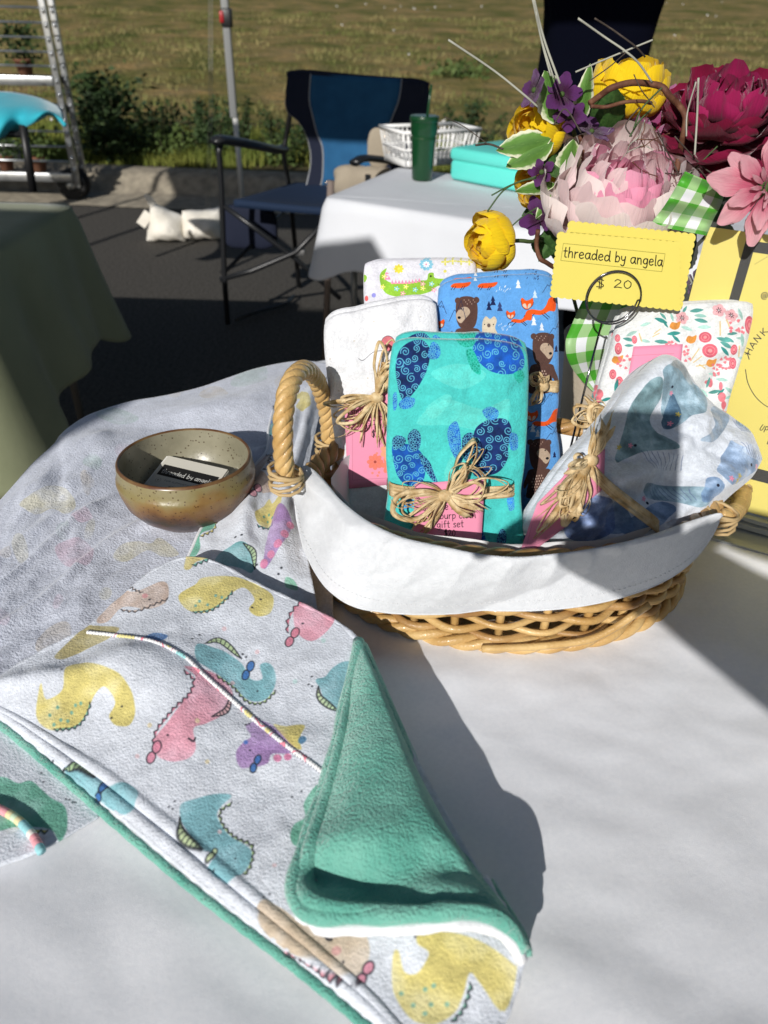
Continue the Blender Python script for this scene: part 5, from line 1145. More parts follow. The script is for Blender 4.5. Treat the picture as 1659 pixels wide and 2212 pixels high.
# ================================================================== wicker basket
BC = Vector((.130, .655, 0))
M_cane = mat('cane', (.46, .27, .085), .38, .5, (.66, .45, .19), 26, bump=.4, bs=420, coat=.15)
M_cane2 = mat('cane_darker', (.30, .15, .045), .42, .5, (.50, .31, .12), 26, bump=.4, bs=420, coat=.1)
BYAW = math.radians(2)
def bel(a, z, dr=0):
    """point on the basket wall: angle a, height z above the table"""
    s_ = min(1, max(0, z / .125)); A = .188 + .020 * s_ + dr; B = .128 + .006 * s_ + dr
    x, y = A * math.cos(a), B * math.sin(a); c, s2 = math.cos(BYAW), math.sin(BYAW)
    return Vector((BC.x + x * c - y * s2, BC.y + x * s2 + y * c, .741 + z))
def basket():
    t = thing('wicker_basket', 'oval cane basket with rope twisted handles in the middle of the white table', 'basket', (BC.x, BC.y, .741))
    ns = 28; R = random.Random(2)
    for k in range(ns):
        a = 2 * math.pi * (k + .5) / ns; MB().tube([bel(a, z) for z in (.004, .04, .08, .108)], .0042, 8).build('stake', M_cane, t)
    # weavers, each a strand of its own running in and out of the stakes
    z = .012
    for k in range(11):
        z0 = .015 + k * .0088; P = []; ph = k % 2; amp = .0066; n = ns * 8; wob = R.uniform(-1, 1)
        for i in range(n):
            a = 2 * math.pi * i / n; s_ = math.sin(a * ns / 2 + math.pi * ph)
            zz = z0 + .0014 * math.sin(a * 3 + wob * 4 + k) + .0008 * math.sin(a * ns / 2 + k * 1.1)
            P.append(bel(a, zz, amp * s_))
        MB().tube(P, [.0038 + .0005 * math.sin(i * .13 + k) for i in range(n)], 8, True).build('strand', M_cane if (k % 3) else M_cane2, t)
    # thick foot border: two coils twisted round each other
    for ph in (0, 2.09, 4.18):
        n = 400; P = []
        for i in range(n):
            a = 2 * math.pi * i / n; q = a * 15 + ph; P.append(bel(a, .0065 + .0042 * math.sin(q), .005 + .0050 * math.cos(q)))
        MB().tube(P, .0050, 8, True).build('foot_coil', M_cane, t)
    for ph in (0, 2.09, 4.18):
        n = 400; P = []
        for i in range(n):
            a = 2 * math.pi * i / n; q = a * 17 + ph; P.append(bel(a, .110 + .0046 * math.sin(q), .000 + .0058 * math.cos(q)))
        MB().tube(P, .0058, 8, True).build('rim_coil', M_cane2, t)
    MB().lathe([(0, .0), (1, 0)], (0, 0, 0), 48).v
    V = [bel(2 * math.pi * k / 48, .006, -.004) for k in range(48)]; mk('basket_floor', V, [tuple(range(48))], M_cane2, t, smooth=False)
    # loose pieces of cane crossing the front right
    for (pts, r) in (([(1040, 1395), (1180, 1388), (1290, 1368), (1400, 1300)], .0036),):
        P = []
        for q in catmull(pts, 8):
            z = max(.748, min(.83, .80 - (q[1] - 1280) / 130 * .052)); pz = atz(q[0], q[1], z); P.append(pz + Vector((0, -.004, 0)))
        MB().tube(P, r, 9).build('strand', M_cane, t)
    # handles
    def handle(base0, base1, top, name):
        mid = (base0 + base1) / 2; ctr = [base0.lerp(base1, (1 - math.cos(math.pi * i / 84)) / 2) + (top - mid) * (math.sin(math.pi * i / 84) ** .75) for i in range(85)]
        ctr = [Vector(tuple(p)) for p in ctr]; n = len(ctr); Tn = [(ctr[min(i + 1, n - 1)] - ctr[max(i - 1, 0)]).normalized() for i in range(n)]
        nrm = (base1 - base0).cross(Vector((0, 0, 1))).normalized(); L = 0; acc = [0]
        for i in range(1, n): L += (ctr[i] - ctr[i - 1]).length; acc.append(L)
        for k in range(4):
            P = []
            for i in range(n):
                x = nrm; y = Tn[i].cross(x).normalized(); q = acc[i] / .046 * 2 * math.pi + k * math.pi / 2; P.append(ctr[i] + (x * math.cos(q) + y * math.sin(q)) * .0047)
            P = [Vector(tuple(p)) for p in catmull([tuple(p) for p in P[::2]], 3)]
            MB().tube(P, [.0051 + .0005 * math.sin(i * .21 + k * 2) for i in range(len(P))], 9).build('handle_strand', M_cane, t)
        MB().tube(ctr, .0045, 6).build('handle_core', M_cane2, t)
        for b_ in (base0, base1):
            mb = MB()
            for j in range(6):
                pz = b_ + Vector((0, 0, -.006 + j * .003)); q = [pz + Vector((.016 * math.cos(a), .014 * math.sin(a), .004 * math.sin(a + j))) for a in [i * .628 for i in range(10)]]; mb.tube(q, .0017, 6, True)
            mb.build('handle_binding', mat('pale_raffia', (.50, .36, .18), .6), t)
    handle(aty(618, 1035, .60), aty(712, 965, .75), aty(652, 800, .67), 'l')
    handle(aty(1555, 1120, .60), aty(1590, 1060, .74), aty(1580, 1075, .68) + Vector((.012, 0, -.006)), 'r')
basket()
# ---- white liner folded over the near rim
def liner():
    Ml = mat('cotton_liner', (.64, .66, .69), .9, .2, (.69, .71, .74), 160, bump=.5, bs=900, bump2=.35, bs2=45, bdist=.002, sheen=.1)
    Y = .515
    # fold line on top of the rim (photo point, height), outer hem, and inner edge
    fold = [(637, 1018, .878), (650, 1008, .878), (672, 1012, .878), (700, 1040, .878), (740, 1085, .877), (800, 1130, .876), (870, 1162, .875), (950, 1180, .874), (1040, 1198, .873), (1120, 1204, .873), (1200, 1197, .873), (1300, 1182, .874), (1400, 1158, .875), (1480, 1130, .876), (1535, 1112, .878)]
    hem = [(634, 1060, .845), (645, 1130, .825), (662, 1195, .812), (700, 1262, .805), (755, 1305, .800), (830, 1322, .797), (910, 1326, .796), (1000, 1322, .797), (1100, 1308, .800), (1200, 1290, .803), (1300, 1262, .808), (1400, 1222, .816), (1470, 1185, .828), (1520, 1150, .845), (1537, 1122, .862)]
    n = 220
    f = resample(catmull(fold, 8), n + 1); h = resample(catmull(hem, 8), n + 1); rows = []
    Fp = np.array([tuple(atz(*q)) for q in f]); Hp = np.array([tuple(atz(*q)) for q in h])
    Cn = np.stack([Fp[:, 0] - BC.x, Fp[:, 1] - BC.y], 1); Cn /= np.linalg.norm(Cn, axis=1)[:, None]
    th = np.linspace(0, 1, n + 1)
    ins = Fp.copy(); ins[:, :2] -= Cn * .030; ins[:, 2] -= .085
    # inside part
    for k in range(10):
        s_ = k / 10; q = ins * (1 - s_) + Fp * s_; q[:, 2] += .03 * math.sin(math.pi * s_) * .5; q[:, :2] -= Cn * (.004 * np.sin(th * 40) * (1 - s_))[:, None]; rows.append(q)
    for k in range(37):
        s_ = k / 36; q = Fp * (1 - s_) + Hp * s_; b_ = .006 * math.sin(math.pi * s_ ** .7)
        wr = .0022 * np.sin(th * 55 + 4 * np.sin(th * 9)) * s_ * (1 - s_) * 2 + .0035 * (1 - np.abs(np.sin(th * 34 + 5 * vnoise(th * 9, 2.0) + s_ * 2)) ** .5) * np.clip(1.2 - 1.5 * s_, 0, 1) * min(1, s_ * 6) + .005 * fbm(th * 9, s_ * 1.5 + 0 * th, 2) * min(1, s_ * 3) * (1 - .6 * s_) + .0022 * fbm(th * 34 + s_ * 5, s_ * 4 + 0 * th, 3) * min(1, s_ * 4) * (1 - .7 * s_)
        q[:, :2] += Cn * (b_ + wr)[:, None]
        if s_ > .08:
            zz = np.clip((q[:, 2] - .741) / .125, 0, 1); A_ = .188 + .020 * zz + .0125; B_ = .128 + .006 * zz + .0125; dx_, dy_ = q[:, 0] - BC.x, q[:, 1] - BC.y; e_ = np.sqrt((dx_ / A_) ** 2 + (dy_ / B_) ** 2); f_ = np.maximum(1, (1 + .5 * wr) / e_); q[:, 0] = BC.x + dx_ * f_; q[:, 1] = BC.y + dy_ * f_
        q[:, 2] += .004 * math.sin(math.pi * min(1, s_ * 3)) + .5 * wr * (1 - s_); rows.append(q)
    P = np.stack(rows, 1)
    o = grid('basket_liner', P, Ml, None, None, False); tag(o, 'white cotton liner folded over the near rim of the cane basket', 'liner'); solid(o, .0012, 0); ORG[o] = Vector((0, 0, 0))
    e = P[::2, -1]; MB().tube([Vector(tuple(p)) for p in e], .0013, 6).build('hem', Ml, o)
    e = P[3:-3, -7]; mb = MB()
    c2 = [Vector(tuple(p)) for p in e]; cn = Cn[3:-3]
    for i in range(0, len(c2) - 1, 2): d = Vector((cn[i][0], cn[i][1], .3)) * .0012; mb.tube([c2[i] + d, c2[i + 1] + d], .0003, 4)
    mb.build('hem_stitching', mat('liner_thread', (.72, .73, .74), .8), o)
liner()
# rest of the liner lining the inside of the basket
V = []; F = []
for j in range(6):
    for k in range(64): V.append(bel(2 * math.pi * k / 64, .112 - j * .018, -.022 - .002 * math.sin(k * 1.3)))
    if j: F += [((j - 1) * 64 + k, (j - 1) * 64 + (k + 1) % 64, j * 64 + (k + 1) % 64, j * 64 + k) for k in range(64)]
lo = mk('inner_liner', V, F, mat('liner_inside', (.78, .79, .80), .9)); tag(lo, 'white cloth lining the inside wall of the cane basket behind the packages', 'liner'); lo.location = (0, 0, 0)

# ================================================================== rolled blanket gift sets
def homog(src):
    dst = [(0, 1), (1, 1), (1, 0), (0, 0)]; A = []; b_ = []
    for (x, y), (u, v) in zip(src, dst): A.append([x, y, 1, 0, 0, 0, -u * x, -u * y]); b_.append(u); A.append([0, 0, 0, x, y, 1, -v * x, -v * y]); b_.append(v)
    h = np.linalg.solve(np.array(A, float), np.array(b_, float))
    return lambda x, y: ((h[0] * x + h[1] * y + h[2]) / (h[6] * x + h[7] * y + 1), (h[3] * x + h[4] * y + h[5]) / (h[6] * x + h[7] * y + 1))
class Pack:
    def __init__(s, name, label, quad, th, base, res=3400, group='rolled blanket gift sets in the cane basket'):
        s.q = [aty(*c) for c in quad]; s.px = [(c[0], c[1]) for c in quad]; s.th = th; s.m = homog(s.px)
        W_ = (s.q[1] - s.q[0]).length; H_ = (s.q[3] - s.q[0]).length; s.W, s.H = W_, H_
        s.n = (s.q[1] - s.q[0]).cross(s.q[3] - s.q[0]).normalized(); s.n = -s.n if s.n.y > 0 else s.n
        s.cv = Canvas(int(W_ * res), int(H_ * res), base, s.m)
        s.t = thing('blanket_gift_set', label, 'blanket', (s.q[3] + s.q[2]) / 2, group)
    def pt(s, a, b_, off=0):                               # a right, b down, 0..1
        p = (s.q[0] * (1 - a) + s.q[1] * a) * (1 - b_) + (s.q[3] * (1 - a) + s.q[2] * a) * b_
        return p + s.n * off
    def on(s, u, v, off=0):
        a, b_ = s.m(u, v); return s.pt(a, 1 - b_, off)
    def body(s, mname, wr=.006, crnr=.10, ex=4.2, pinch=None, lump=0, seed=0, layers=True, shape=None):
        n, m_ = 100, 130; g = lambda k, N_: math.sin((k / N_ - .5) * math.pi)
        V = []; U = []; F = []
        for side in (1, -1):
            A = np.sin((np.arange(n + 1) / n - .5) * np.pi)[:, None] * np.ones(m_ + 1); B = np.sin((np.arange(m_ + 1) / m_ - .5) * np.pi)[None, :] * np.ones((n + 1, 1))
            A2 = A * np.sqrt(1 - crnr * B ** 8); B2 = B * np.sqrt(1 - crnr * A ** 8)
            h = (np.clip(1 - np.abs(A) ** ex, 0, 1) ** (1 / ex)) * (np.clip(1 - np.abs(B) ** ex, 0, 1) ** (1 / ex))
            a = (A2 + 1) / 2; b_ = (B2 + 1) / 2
            if pinch is not None:
                pv, amt, wd_ = pinch; k_ = np.exp(-((b_ - pv) / wd_) ** 2); a = .5 + (a - .5) * (1 - amt * k_); h = h * (1 - amt * 1.6 * k_)
            a = a + .010 * fbm(b_ * 3 + seed, a * 2, 3) * np.abs(A); b_ = b_ + .010 * fbm(a * 3 + seed, b_ * 2 + 5, 3) * np.abs(B)
            W3 = wr * fbm(a * 5 + seed, b_ * 7 + seed * 2, 4) * h + wr * .8 * np.sin(b_ * 9 + 6 * fbm(a * 2, b_ * 2 + seed, 2)) * h * .6
            tb = s.th * .62; off = tb / 2 * (h * side - 1) + side * W3
            if lump: off = off + side * lump * fbm(a * 3.5 + seed, b_ * 2.5, 2) * h
            if shape: a, b_, off = shape(a, b_, off, side)
            Pq = [np.array(tuple(p)) for p in s.q]; a3, b3 = a[..., None], b_[..., None]
            P = (Pq[0] * (1 - a3) + Pq[1] * a3) * (1 - b3) + (Pq[3] * (1 - a3) + Pq[2] * a3) * b3 + off[..., None] * np.array(tuple(s.n))
            if layers: pass
            base = len(V) and sum(len(x) for x in V); V.append(P.reshape(-1, 3)); U.append(np.stack([a.ravel(), 1 - b_.ravel()], 1))
            i = np.arange((n + 1) * (m_ + 1)).reshape(n + 1, m_ + 1) + (base or 0); q = np.stack([i[:-1, :-1].ravel(), i[:-1, 1:].ravel(), i[1:, 1:].ravel(), i[1:, :-1].ravel()], 1)
            F.append(q if side == 1 else q[:, ::-1])
        M = s.cv.material(mname, .95, .5, 520, sheen=.35, bump2=.35, bs2=60, bdist=.002)
        o = mk('folded_blanket', np.vstack(V), np.vstack(F), M, s.t, np.vstack(U)); me = o.data
        import bmesh
        bm = bmesh.new(); bm.from_mesh(me); bmesh.ops.remove_doubles(bm, verts=bm.verts, dist=.00002); bmesh.ops.recalc_face_normals(bm, faces=bm.faces); bm.to_mesh(me); bm.free()
        me.polygons.foreach_set('use_smooth', [True] * len(me.polygons)); s.o = o
        if layers:
            o2 = o.copy(); S.collection.objects.link(o2); o2.parent = s.t; up_ = (s.q[0] - s.q[3]).normalized(); sd = (s.q[1] - s.q[0]).normalized()
            o2.location = -s.n * s.th * .50 + up_ * .0045 + sd * .003 * (1 if seed % 2 else -1)
        return o
    def fold(s, pts, off=.001, r=.0022, m=None):
        P = [s.on(u, v, off) for u, v in catmull(pts, 6)]; MB().tube(P, r, 8).build('blanket_fold', m or s.o.data.materials[0], s.t)

M_raf = mat('raffia', (.42, .27, .11), .55, .4, (.72, .57, .34), 95, bump=.5, bs=400, coords='Object')
def raffia(s, knot, loops, tails, band=None, off=.006, seed=0, w0=.0040, wrap=None):
    """bow of raffia: loops [(du, dv, width, n)], tails [(du, dv, n)] in photo pixels from the knot; band: list of photo point pairs"""
    R = random.Random(seed); kp = s.on(knot[0], knot[1], off + .004); mb = MB()
    cx = (s.q[1] - s.q[0]).normalized(); nn = s.n; px = kp.y / 1597 * 1.22
    def pp(du, dv, o_): return s.on(knot[0] + du, knot[1] + dv, o_)
    for du, dv, wd, cnt in loops:
        cnt = max(2, int(cnt * .95))
        L = math.hypot(du, dv); ux, uy = du / L, dv / L; vx, vy = -uy, ux
        for k in range(cnt):
            f = R.uniform(.55, 1.12); w2 = wd * R.uniform(.3, 1.1); sk = R.uniform(-.25, .25) * L; o1 = off + R.uniform(.001, .012); pts = []
            for (a, b_) in ((0, 0), (.35, .42), (.78, .5), (1, R.uniform(-.2, .3)), (R.uniform(.6, .85), -.48), (.38, -.30), (0, 0)):
                du2 = (ux * a * L * f + vx * b_ * w2 + vx * sk * a * a); dv2 = (uy * a * L * f + vy * b_ * w2 + vy * sk * a * a)
                pts.append(tuple(pp(du2, dv2, o1 * (.5 + a) + (.006 if .3 < a < .9 else 0) * R.uniform(.3, 1))))
            P = [Vector(tuple(p)) for p in catmull(pts, 7)]; mb.ribbon(P, w0 * R.choice((.25, .5, .8, 1.3)), nn + Vector((R.uniform(-.5, .5), 0, R.uniform(-.5, .5))), R.uniform(-3, 3))
    for du, dv, cnt in tails:
        for k in range(cnt):
            f = R.uniform(.6, 1.05); a = R.uniform(-.22, .22); c_, s_ = math.cos(a), math.sin(a); d1, d2 = du * c_ - dv * s_, du * s_ + dv * c_; o1 = off + R.uniform(.001, .012)
            bx, by = R.uniform(-.12, .12) * dv, R.uniform(-.12, .12) * du
            pts = [tuple(pp(0, 0, off + .003)), tuple(pp(d1 * .35 * f + bx, d2 * .35 * f + by, o1)), tuple(pp(d1 * .7 * f + bx * .7, d2 * .7 * f + by * .7, o1)), tuple(pp(d1 * f, d2 * f, o1 * .8))]
            P = [Vector(tuple(p)) for p in catmull(pts, 6)]; n_ = len(P); ww = w0 * R.choice((.35, .6, .9, 1.5)); mb.ribbon(P, [ww * (1 if i < n_ - 5 else max(.15, (n_ - i) / 6)) for i in range(n_)], nn + Vector((R.uniform(-.4, .4), 0, R.uniform(-.4, .4))), R.uniform(-2, 2))
    if band:
        for k in range(7):
            for seg in band:
                P = [s.on(u, v + (k - 3) * 3.4 + R.uniform(-1.5, 1.5), o_ + .0012 + .0006 * R.random()) for (u, v, o_) in seg]
                P = [Vector(tuple(p)) for p in catmull([tuple(p) for p in P], 6)]; mb.ribbon(P, w0 * .85, nn, R.uniform(-.3, .3))
    V, F = superq(kp, (.007, .005, .006), 2.2, 16, 10, 0); mb.add(V, F)
    for k in range(5):
        a = k * .9; q = [kp + cx * .0075 * math.cos(t_ * .7) * .7 + Vector((0, -.003, 0)) * 1.4 + Vector((0, 0, .0075 * math.sin(t_ * .7))) + nn * .002 * k for t_ in range(10)]
    o = mb.build('raffia_bow', M_raf, s.t); so_ = solid(o, .0004, 0); return o
def gtag(s, quad, off, draw, label=None, bend=.0):
    """pink card laid against the package; quad in photo points"""
    m = homog(quad); P3 = [s.on(u, v, off) for u, v in quad]; W_ = (P3[1] - P3[0]).length; H_ = (P3[3] - P3[0]).length
    cv = Canvas(int(W_ * 5200), int(H_ * 5200), (.88, .55, .66), m); draw(cv)
    n = 12; V = []; U = []; F = []
    for j in range(n + 1):
        for i in range(n + 1):
            a, b_ = i / n, j / n; p = (P3[0] * (1 - a) + P3[1] * a) * (1 - b_) + (P3[3] * (1 - a) + P3[2] * a) * b_; V.append(p + s.n * bend * math.sin(a * math.pi)); U.append((a, 1 - b_))
    for j in range(n):
        for i in range(n): k = j * (n + 1) + i; F.append((k, k + n + 1, k + n + 2, k + 1))
    o = mk('gift_tag', V, F, cv.material('pink_card_print', .7, .05, 200, 0, .3), s.t, U); solid(o, .0006, 1); return o
INKD = (.17, .10, .12)
# --- turtle blanket
WAV = [(.12, .30, .62), (.10, .22, .50)]
s = Pack('turtle', 'turquoise sea turtle print blanket roll at the front of the basket, tied with raffia', [(843, 730, .648), (1150, 740, .648), (1130, 1320, .572), (820, 1310, .572)], .050, (.28, .75, .73))
cv = s.cv
R_ = random.Random(9)
for pts in ([(900, 900), (960, 850), (1040, 870), (1100, 850), (1080, 920), (980, 905)], [(960, 1000), (1010, 930), (1040, 950), (1010, 980), (985, 1060)], [(930, 800), (990, 780), (1050, 800), (1000, 830)], [(1000, 1240), (1060, 1200), (1120, 1230), (1060, 1280)], [(870, 1180), (900, 1160), (930, 1190), (890, 1210)], [(920, 870), (960, 840), (975, 850), (940, 890)]):
    cv.fill(pts, (.42, .84, .80), .6, mott=.2, wash=.8)
Z4 = lambda pts: zp('4', pts)
def tpart(poly, c1, light=(.36, .70, .80), r=(13, 22), dens=1.0, wd=2.6, seed=0, kindp='sp'):
    M_, P = cv.mask(poly); cv.fill(poly, c1, 1, mott=.35)
    x0, x1, y0, y1 = P[:, 0].min(), P[:, 0].max(), P[:, 1].min(), P[:, 1].max(); R = random.Random(seed); k = cv.w / (s.px[1][0] - s.px[0][0]); done = []
    for _ in range(900):
        rr = R.uniform(*r) * k * .55; x, y = R.uniform(x0, x1), R.uniform(y0, y1)
        if M_[min(cv.h - 1, max(0, int(y))), min(cv.w - 1, max(0, int(x)))] < .5: continue
        if any((x - a) ** 2 + (y - b_) ** 2 < (rr + q) ** 2 * .92 for a, b_, q in done): continue
        done.append((x, y, rr))
        if kindp == 'sp': spiral(cv, (x, y), rr, light, wd, M_, 1.6, R.uniform(0, 6), R.choice((-1, 1)))
        else: cv.line([(x + rr * math.cos(a), y + rr * math.sin(a)) for a in [i * 1.05 for i in range(6)]], wd * .7, light, 1, 0, M_, True, True)
DB, MB_, LB = (.09, .18, .38), (.10, .32, .66), (.16, .42, .78)
tpart(Z4([(560, 650), (620, 600), (700, 590), (745, 640), (735, 720), (700, 800), (640, 880), (590, 915), (560, 860), (540, 740)]), DB, seed=1)
tpart(Z4([(735, 650), (760, 600), (800, 620), (805, 670), (770, 690), (735, 680)]), LB, r=(4, 6), kindp='c', seed=2); tpart(Z4([(560, 930), (600, 895), (655, 905), (640, 950), (580, 960)]), LB, r=(4, 6), kindp='c', seed=3); tpart(Z4([(525, 890), (545, 870), (550, 940), (530, 970)]), LB, r=(4, 6), kindp='c', seed=3)
tpart(Z4([(1010, 610), (1060, 575), (1180, 580), (1270, 610), (1310, 680), (1300, 740), (1220, 768), (1110, 755), (1030, 700), (1000, 650)]), MB_, seed=4)
tpart(Z4([(905, 590), (960, 565), (1010, 590), (1000, 620), (950, 625)]), (.10, .60, .52), (.25, .74, .68), r=(5, 8), kindp='c', seed=5); tpart(Z4([(960, 650), (1000, 640), (1040, 720), (1040, 770), (990, 740)]), (.10, .60, .52), (.25, .74, .68), r=(5, 8), kindp='c', seed=6)
tpart(Z4([(1240, 765), (1290, 750), (1310, 790), (1280, 820), (1255, 800)]), (.10, .60, .52), (.25, .74, .68), r=(5, 8), kindp='c', seed=7)
tpart(Z4([(520, 1180), (570, 1160), (640, 1170), (700, 1220), (720, 1310), (690, 1400), (600, 1400), (545, 1330)]), MB_, seed=8)
tpart(Z4([(615, 1110), (655, 1075), (690, 1110), (685, 1180), (650, 1205), (620, 1160)]), DB, r=(4, 7), kindp='c', seed=9); tpart(Z4([(525, 1130), (560, 1110), (600, 1130), (590, 1170), (530, 1190)]), DB, r=(4, 7), kindp='c', seed=10); tpart(Z4([(680, 1215), (740, 1260), (770, 1330), (790, 1380), (760, 1370), (710, 1300)]), DB, r=(4, 7), kindp='c', seed=11)
tpart(Z4([(1010, 1090), (1050, 1040), (1120, 1015), (1200, 1020), (1230, 1080), (1210, 1180), (1210, 1250), (1150, 1330), (1060, 1350), (1000, 1330), (1000, 1200)]), DB, seed=12)
tpart(Z4([(850, 1090), (880, 1040), (910, 1040), (930, 1130), (930, 1280), (900, 1250), (865, 1180)]), LB, r=(4, 6), kindp='c', seed=13); tpart(Z4([(1055, 970), (1100, 945), (1150, 970), (1140, 1015), (1090, 1020)]), LB, r=(4, 6), kindp='c', seed=14); tpart(Z4([(1220, 1100), (1265, 1110), (1270, 1190), (1225, 1190)]), LB, r=(4, 6), kindp='c', seed=15); tpart(Z4([(940, 1130), (1000, 1100), (1010, 1210), (950, 1250)]), DB, r=(5, 8), kindp='c', seed=26)
tpart(Z4([(1210, 1490), (1245, 1480), (1250, 1550), (1220, 1560)]), LB, r=(4, 6), kindp='c', seed=16); tpart(Z4([(1140, 1760), (1170, 1675), (1200, 1700), (1190, 1790), (1160, 1850)]), DB, r=(4, 7), kindp='c', seed=17); tpart(Z4([(1030, 1700), (1060, 1690), (1090, 1780), (1080, 1850), (1030, 1850)]), MB_, seed=18); tpart(Z4([(580, 1500), (640, 1490), (650, 1530), (590, 1550)]), LB, r=(4, 6), kindp='c', seed=19)
s.body('turtle_flannel', .006, pinch=(.545, .05, .09), seed=1)
def d_turtle(c):
    f = lambda p: zp('4', p)
    text(c, 'snuggle blanket', *f([(700, 1548), (1010, 1535)]), 15, 3.6, INKD); text(c, 'and burp cloth', *f([(700, 1603), (1015, 1592)]), 15, 3.6, INKD)
    text(c, 'gift set', *f([(778, 1654), (940, 1648)]), 15, 3.6, INKD); text(c, '$20', *f([(820, 1706), (890, 1706)]), 15, 3.6, INKD)
gtag(s, zp('4', [(655, 1385), (1068, 1352), (1040, 1860), (638, 1860)]), .004, d_turtle)
raffia(s, zp('4', [(832, 1445)])[0], [(-110, -10, 50, 6), (-115, 45, 60, 6), (60, -112, 40, 5), (115, -45, 60, 7), (95, -80, 46, 3)], [(90, 52, 5), (-60, 88, 6), (75, 35, 4), (-90, 62, 3)],
       [[(837, 1040, -.020), (850, 1042, -.001), (900, 1046, 0), (961, 1047, 0)], [(961, 1047, 0), (1040, 1046, 0), (1104, 1044, -.002), (1124, 1046, -.02)]], seed=4)
# --- plain white blanket (left)
s = Pack('white', 'white flannel blanket roll at the left end of the basket, tied with a raffia bow', [(688, 684, .745), (948, 636, .745), (958, 1260, .66), (748, 1240, .66)], .058, (.86, .865, .88))
cv = s.cv
for x, y, r_ in ((832, 752, 15),): cv.ell((x, y), r_, r_ * 1.2, (.80, .40, .44), .9, mott=.2); cv.ell((x, y), r_, r_ * 1.2, INK, .8, ring=1.5)
cv.line([(820, 768), (800, 772), (780, 790), (770, 786)], 1.6, INK, .8)
for (x, y) in ((712, 786), (760, 745), (800, 700), (905, 690), (730, 860), (790, 830), (880, 770)): cv.ell((x, y), 2.2, 2.2, (.72, .68, .62), .5)
s.body('white_flannel', .006, pinch=(.47, .03, .08), seed=4)
#s.fold([(702, 700), (745, 672), (810, 655), (880, 642), (935, 640)], -.012, .002)
def d_white(c):
    f = lambda p: zp('4', p)
    c.line(f([(280, 1000), (282, 1455), (560, 1440)]), 1.6, (.6, .33, .42), .8, 0)
    text(c, 'snuggle blanket', *f([(270, 1070), (560, 1035)]), 15, 3.4, INKD); text(c, 'and burp cloth', *f([(290, 1118), (560, 1095)]), 15, 3.4, INKD); text(c, 'gift set', *f([(345, 1160), (500, 1148)]), 15, 3.4, INKD); text(c, '$20', *f([(390, 1205), (455, 1203)]), 15, 3.4, INKD)
    def fw(x, y, r, col, n=6):
        for k in range(n): a = k * 2 * math.pi / n; c.ell((x + r * .6 * math.cos(a), y + r * .6 * math.sin(a)), r * .42, r * .3, col, .85, rot=a)
        c.ell((x, y), r * .18, r * .18, (.62, .25, .2))
    fw(*f([(410, 1350)])[0], 17, (.88, .45, .36), 8); fw(*f([(490, 1370)])[0], 18, (.90, .48, .36)); fw(*f([(500, 1290)])[0], 22, (.92, .62, .45), 9)
    for p in ((420, 1300), (395, 1415), (433, 1412), (425, 1430)): c.ell(f([p])[0], 2.6, 2.6, (.9, .5, .45))
gtag(s, zp('4', [(232, 975), (640, 915), (640, 1470), (255, 1505)]), .003, d_white)
raffia(s, zp('4', [(418, 965)])[0], [(-105, 25, 34, 6), (-100, 85, 46, 6), (20, -125, 30, 4), (35, -110, 26, 4), (25, -90, 34, 3)], [(-15, 110, 5), (38, 100, 5), (-60, 80, 4), (30, -60, 3)],
       [[(818, 868, 0), (850, 872, 0), (880, 874, -.006), (905, 876, -.03)]], seed=7)
# --- blue bear blanket
s = Pack('blue', 'sky blue bear and fox print blanket roll standing behind the turquoise one', [(941, 604, .765), (1211, 588, .765), (1218, 1230, .675), (966, 1240, .675)], .06, (.36, .60, .84))
cv = s.cv; BR, BR2, CR_ = (.33, .235, .21), (.42, .30, .27), (.80, .75, .66); OR_ = (.88, .33, .10)
def bear(k, x, y, sc, flip=1):
    f = lambda L_: zp(k, [(x + a * sc * flip, y + b_ * sc) for a, b_ in L_])
    cv.fill(f([(-60, 230), (-65, 150), (-95, 190), (-110, 170), (-85, 110), (-60, 70), (50, 70), (75, 110), (95, 160), (85, 180), (65, 150), (75, 200), (65, 240)]), BR); cv.fill(f([(-75, -30), (-70, -80), (-40, -110), (20, -110), (50, -80), (55, -20), (45, 40), (20, 70), (-40, 70), (-68, 30)]), BR)
    cv.ell(f([(-62, -88)])[0], 6.5 * sc, 6.5 * sc, BR); cv.ell(f([(48, -92)])[0], 6.5 * sc, 6.5 * sc, BR)
    cv.fill(f([(-68, 20), (-72, -15), (-40, -50), (-5, -50), (10, -20), (-20, 15), (-45, 40)]), (.70, .62, .54)); cv.ell(f([(-55, 8)])[0], 3.4 * sc, 2.8 * sc, (.07, .07, .09)); cv.ell(f([(-42, -42)])[0], 1.5, 1.5, (.05, .05, .06))
    for i in range(6):
        for j in range(7):
            xx = -34 + i * 15 + (j % 2) * 7; yy = 110 + j * 16
            if (xx / 48) ** 2 + ((yy - 165) / 62) ** 2 < 1: cv.ell(f([(xx, yy)])[0], 1.4, 2.0, (.72, .62, .56))
    for i in range(8): cv.ell(f([(-25 + i * 9, -92 + (i % 3) * 11)])[0], 1, 1.3, (.66, .56, .5))
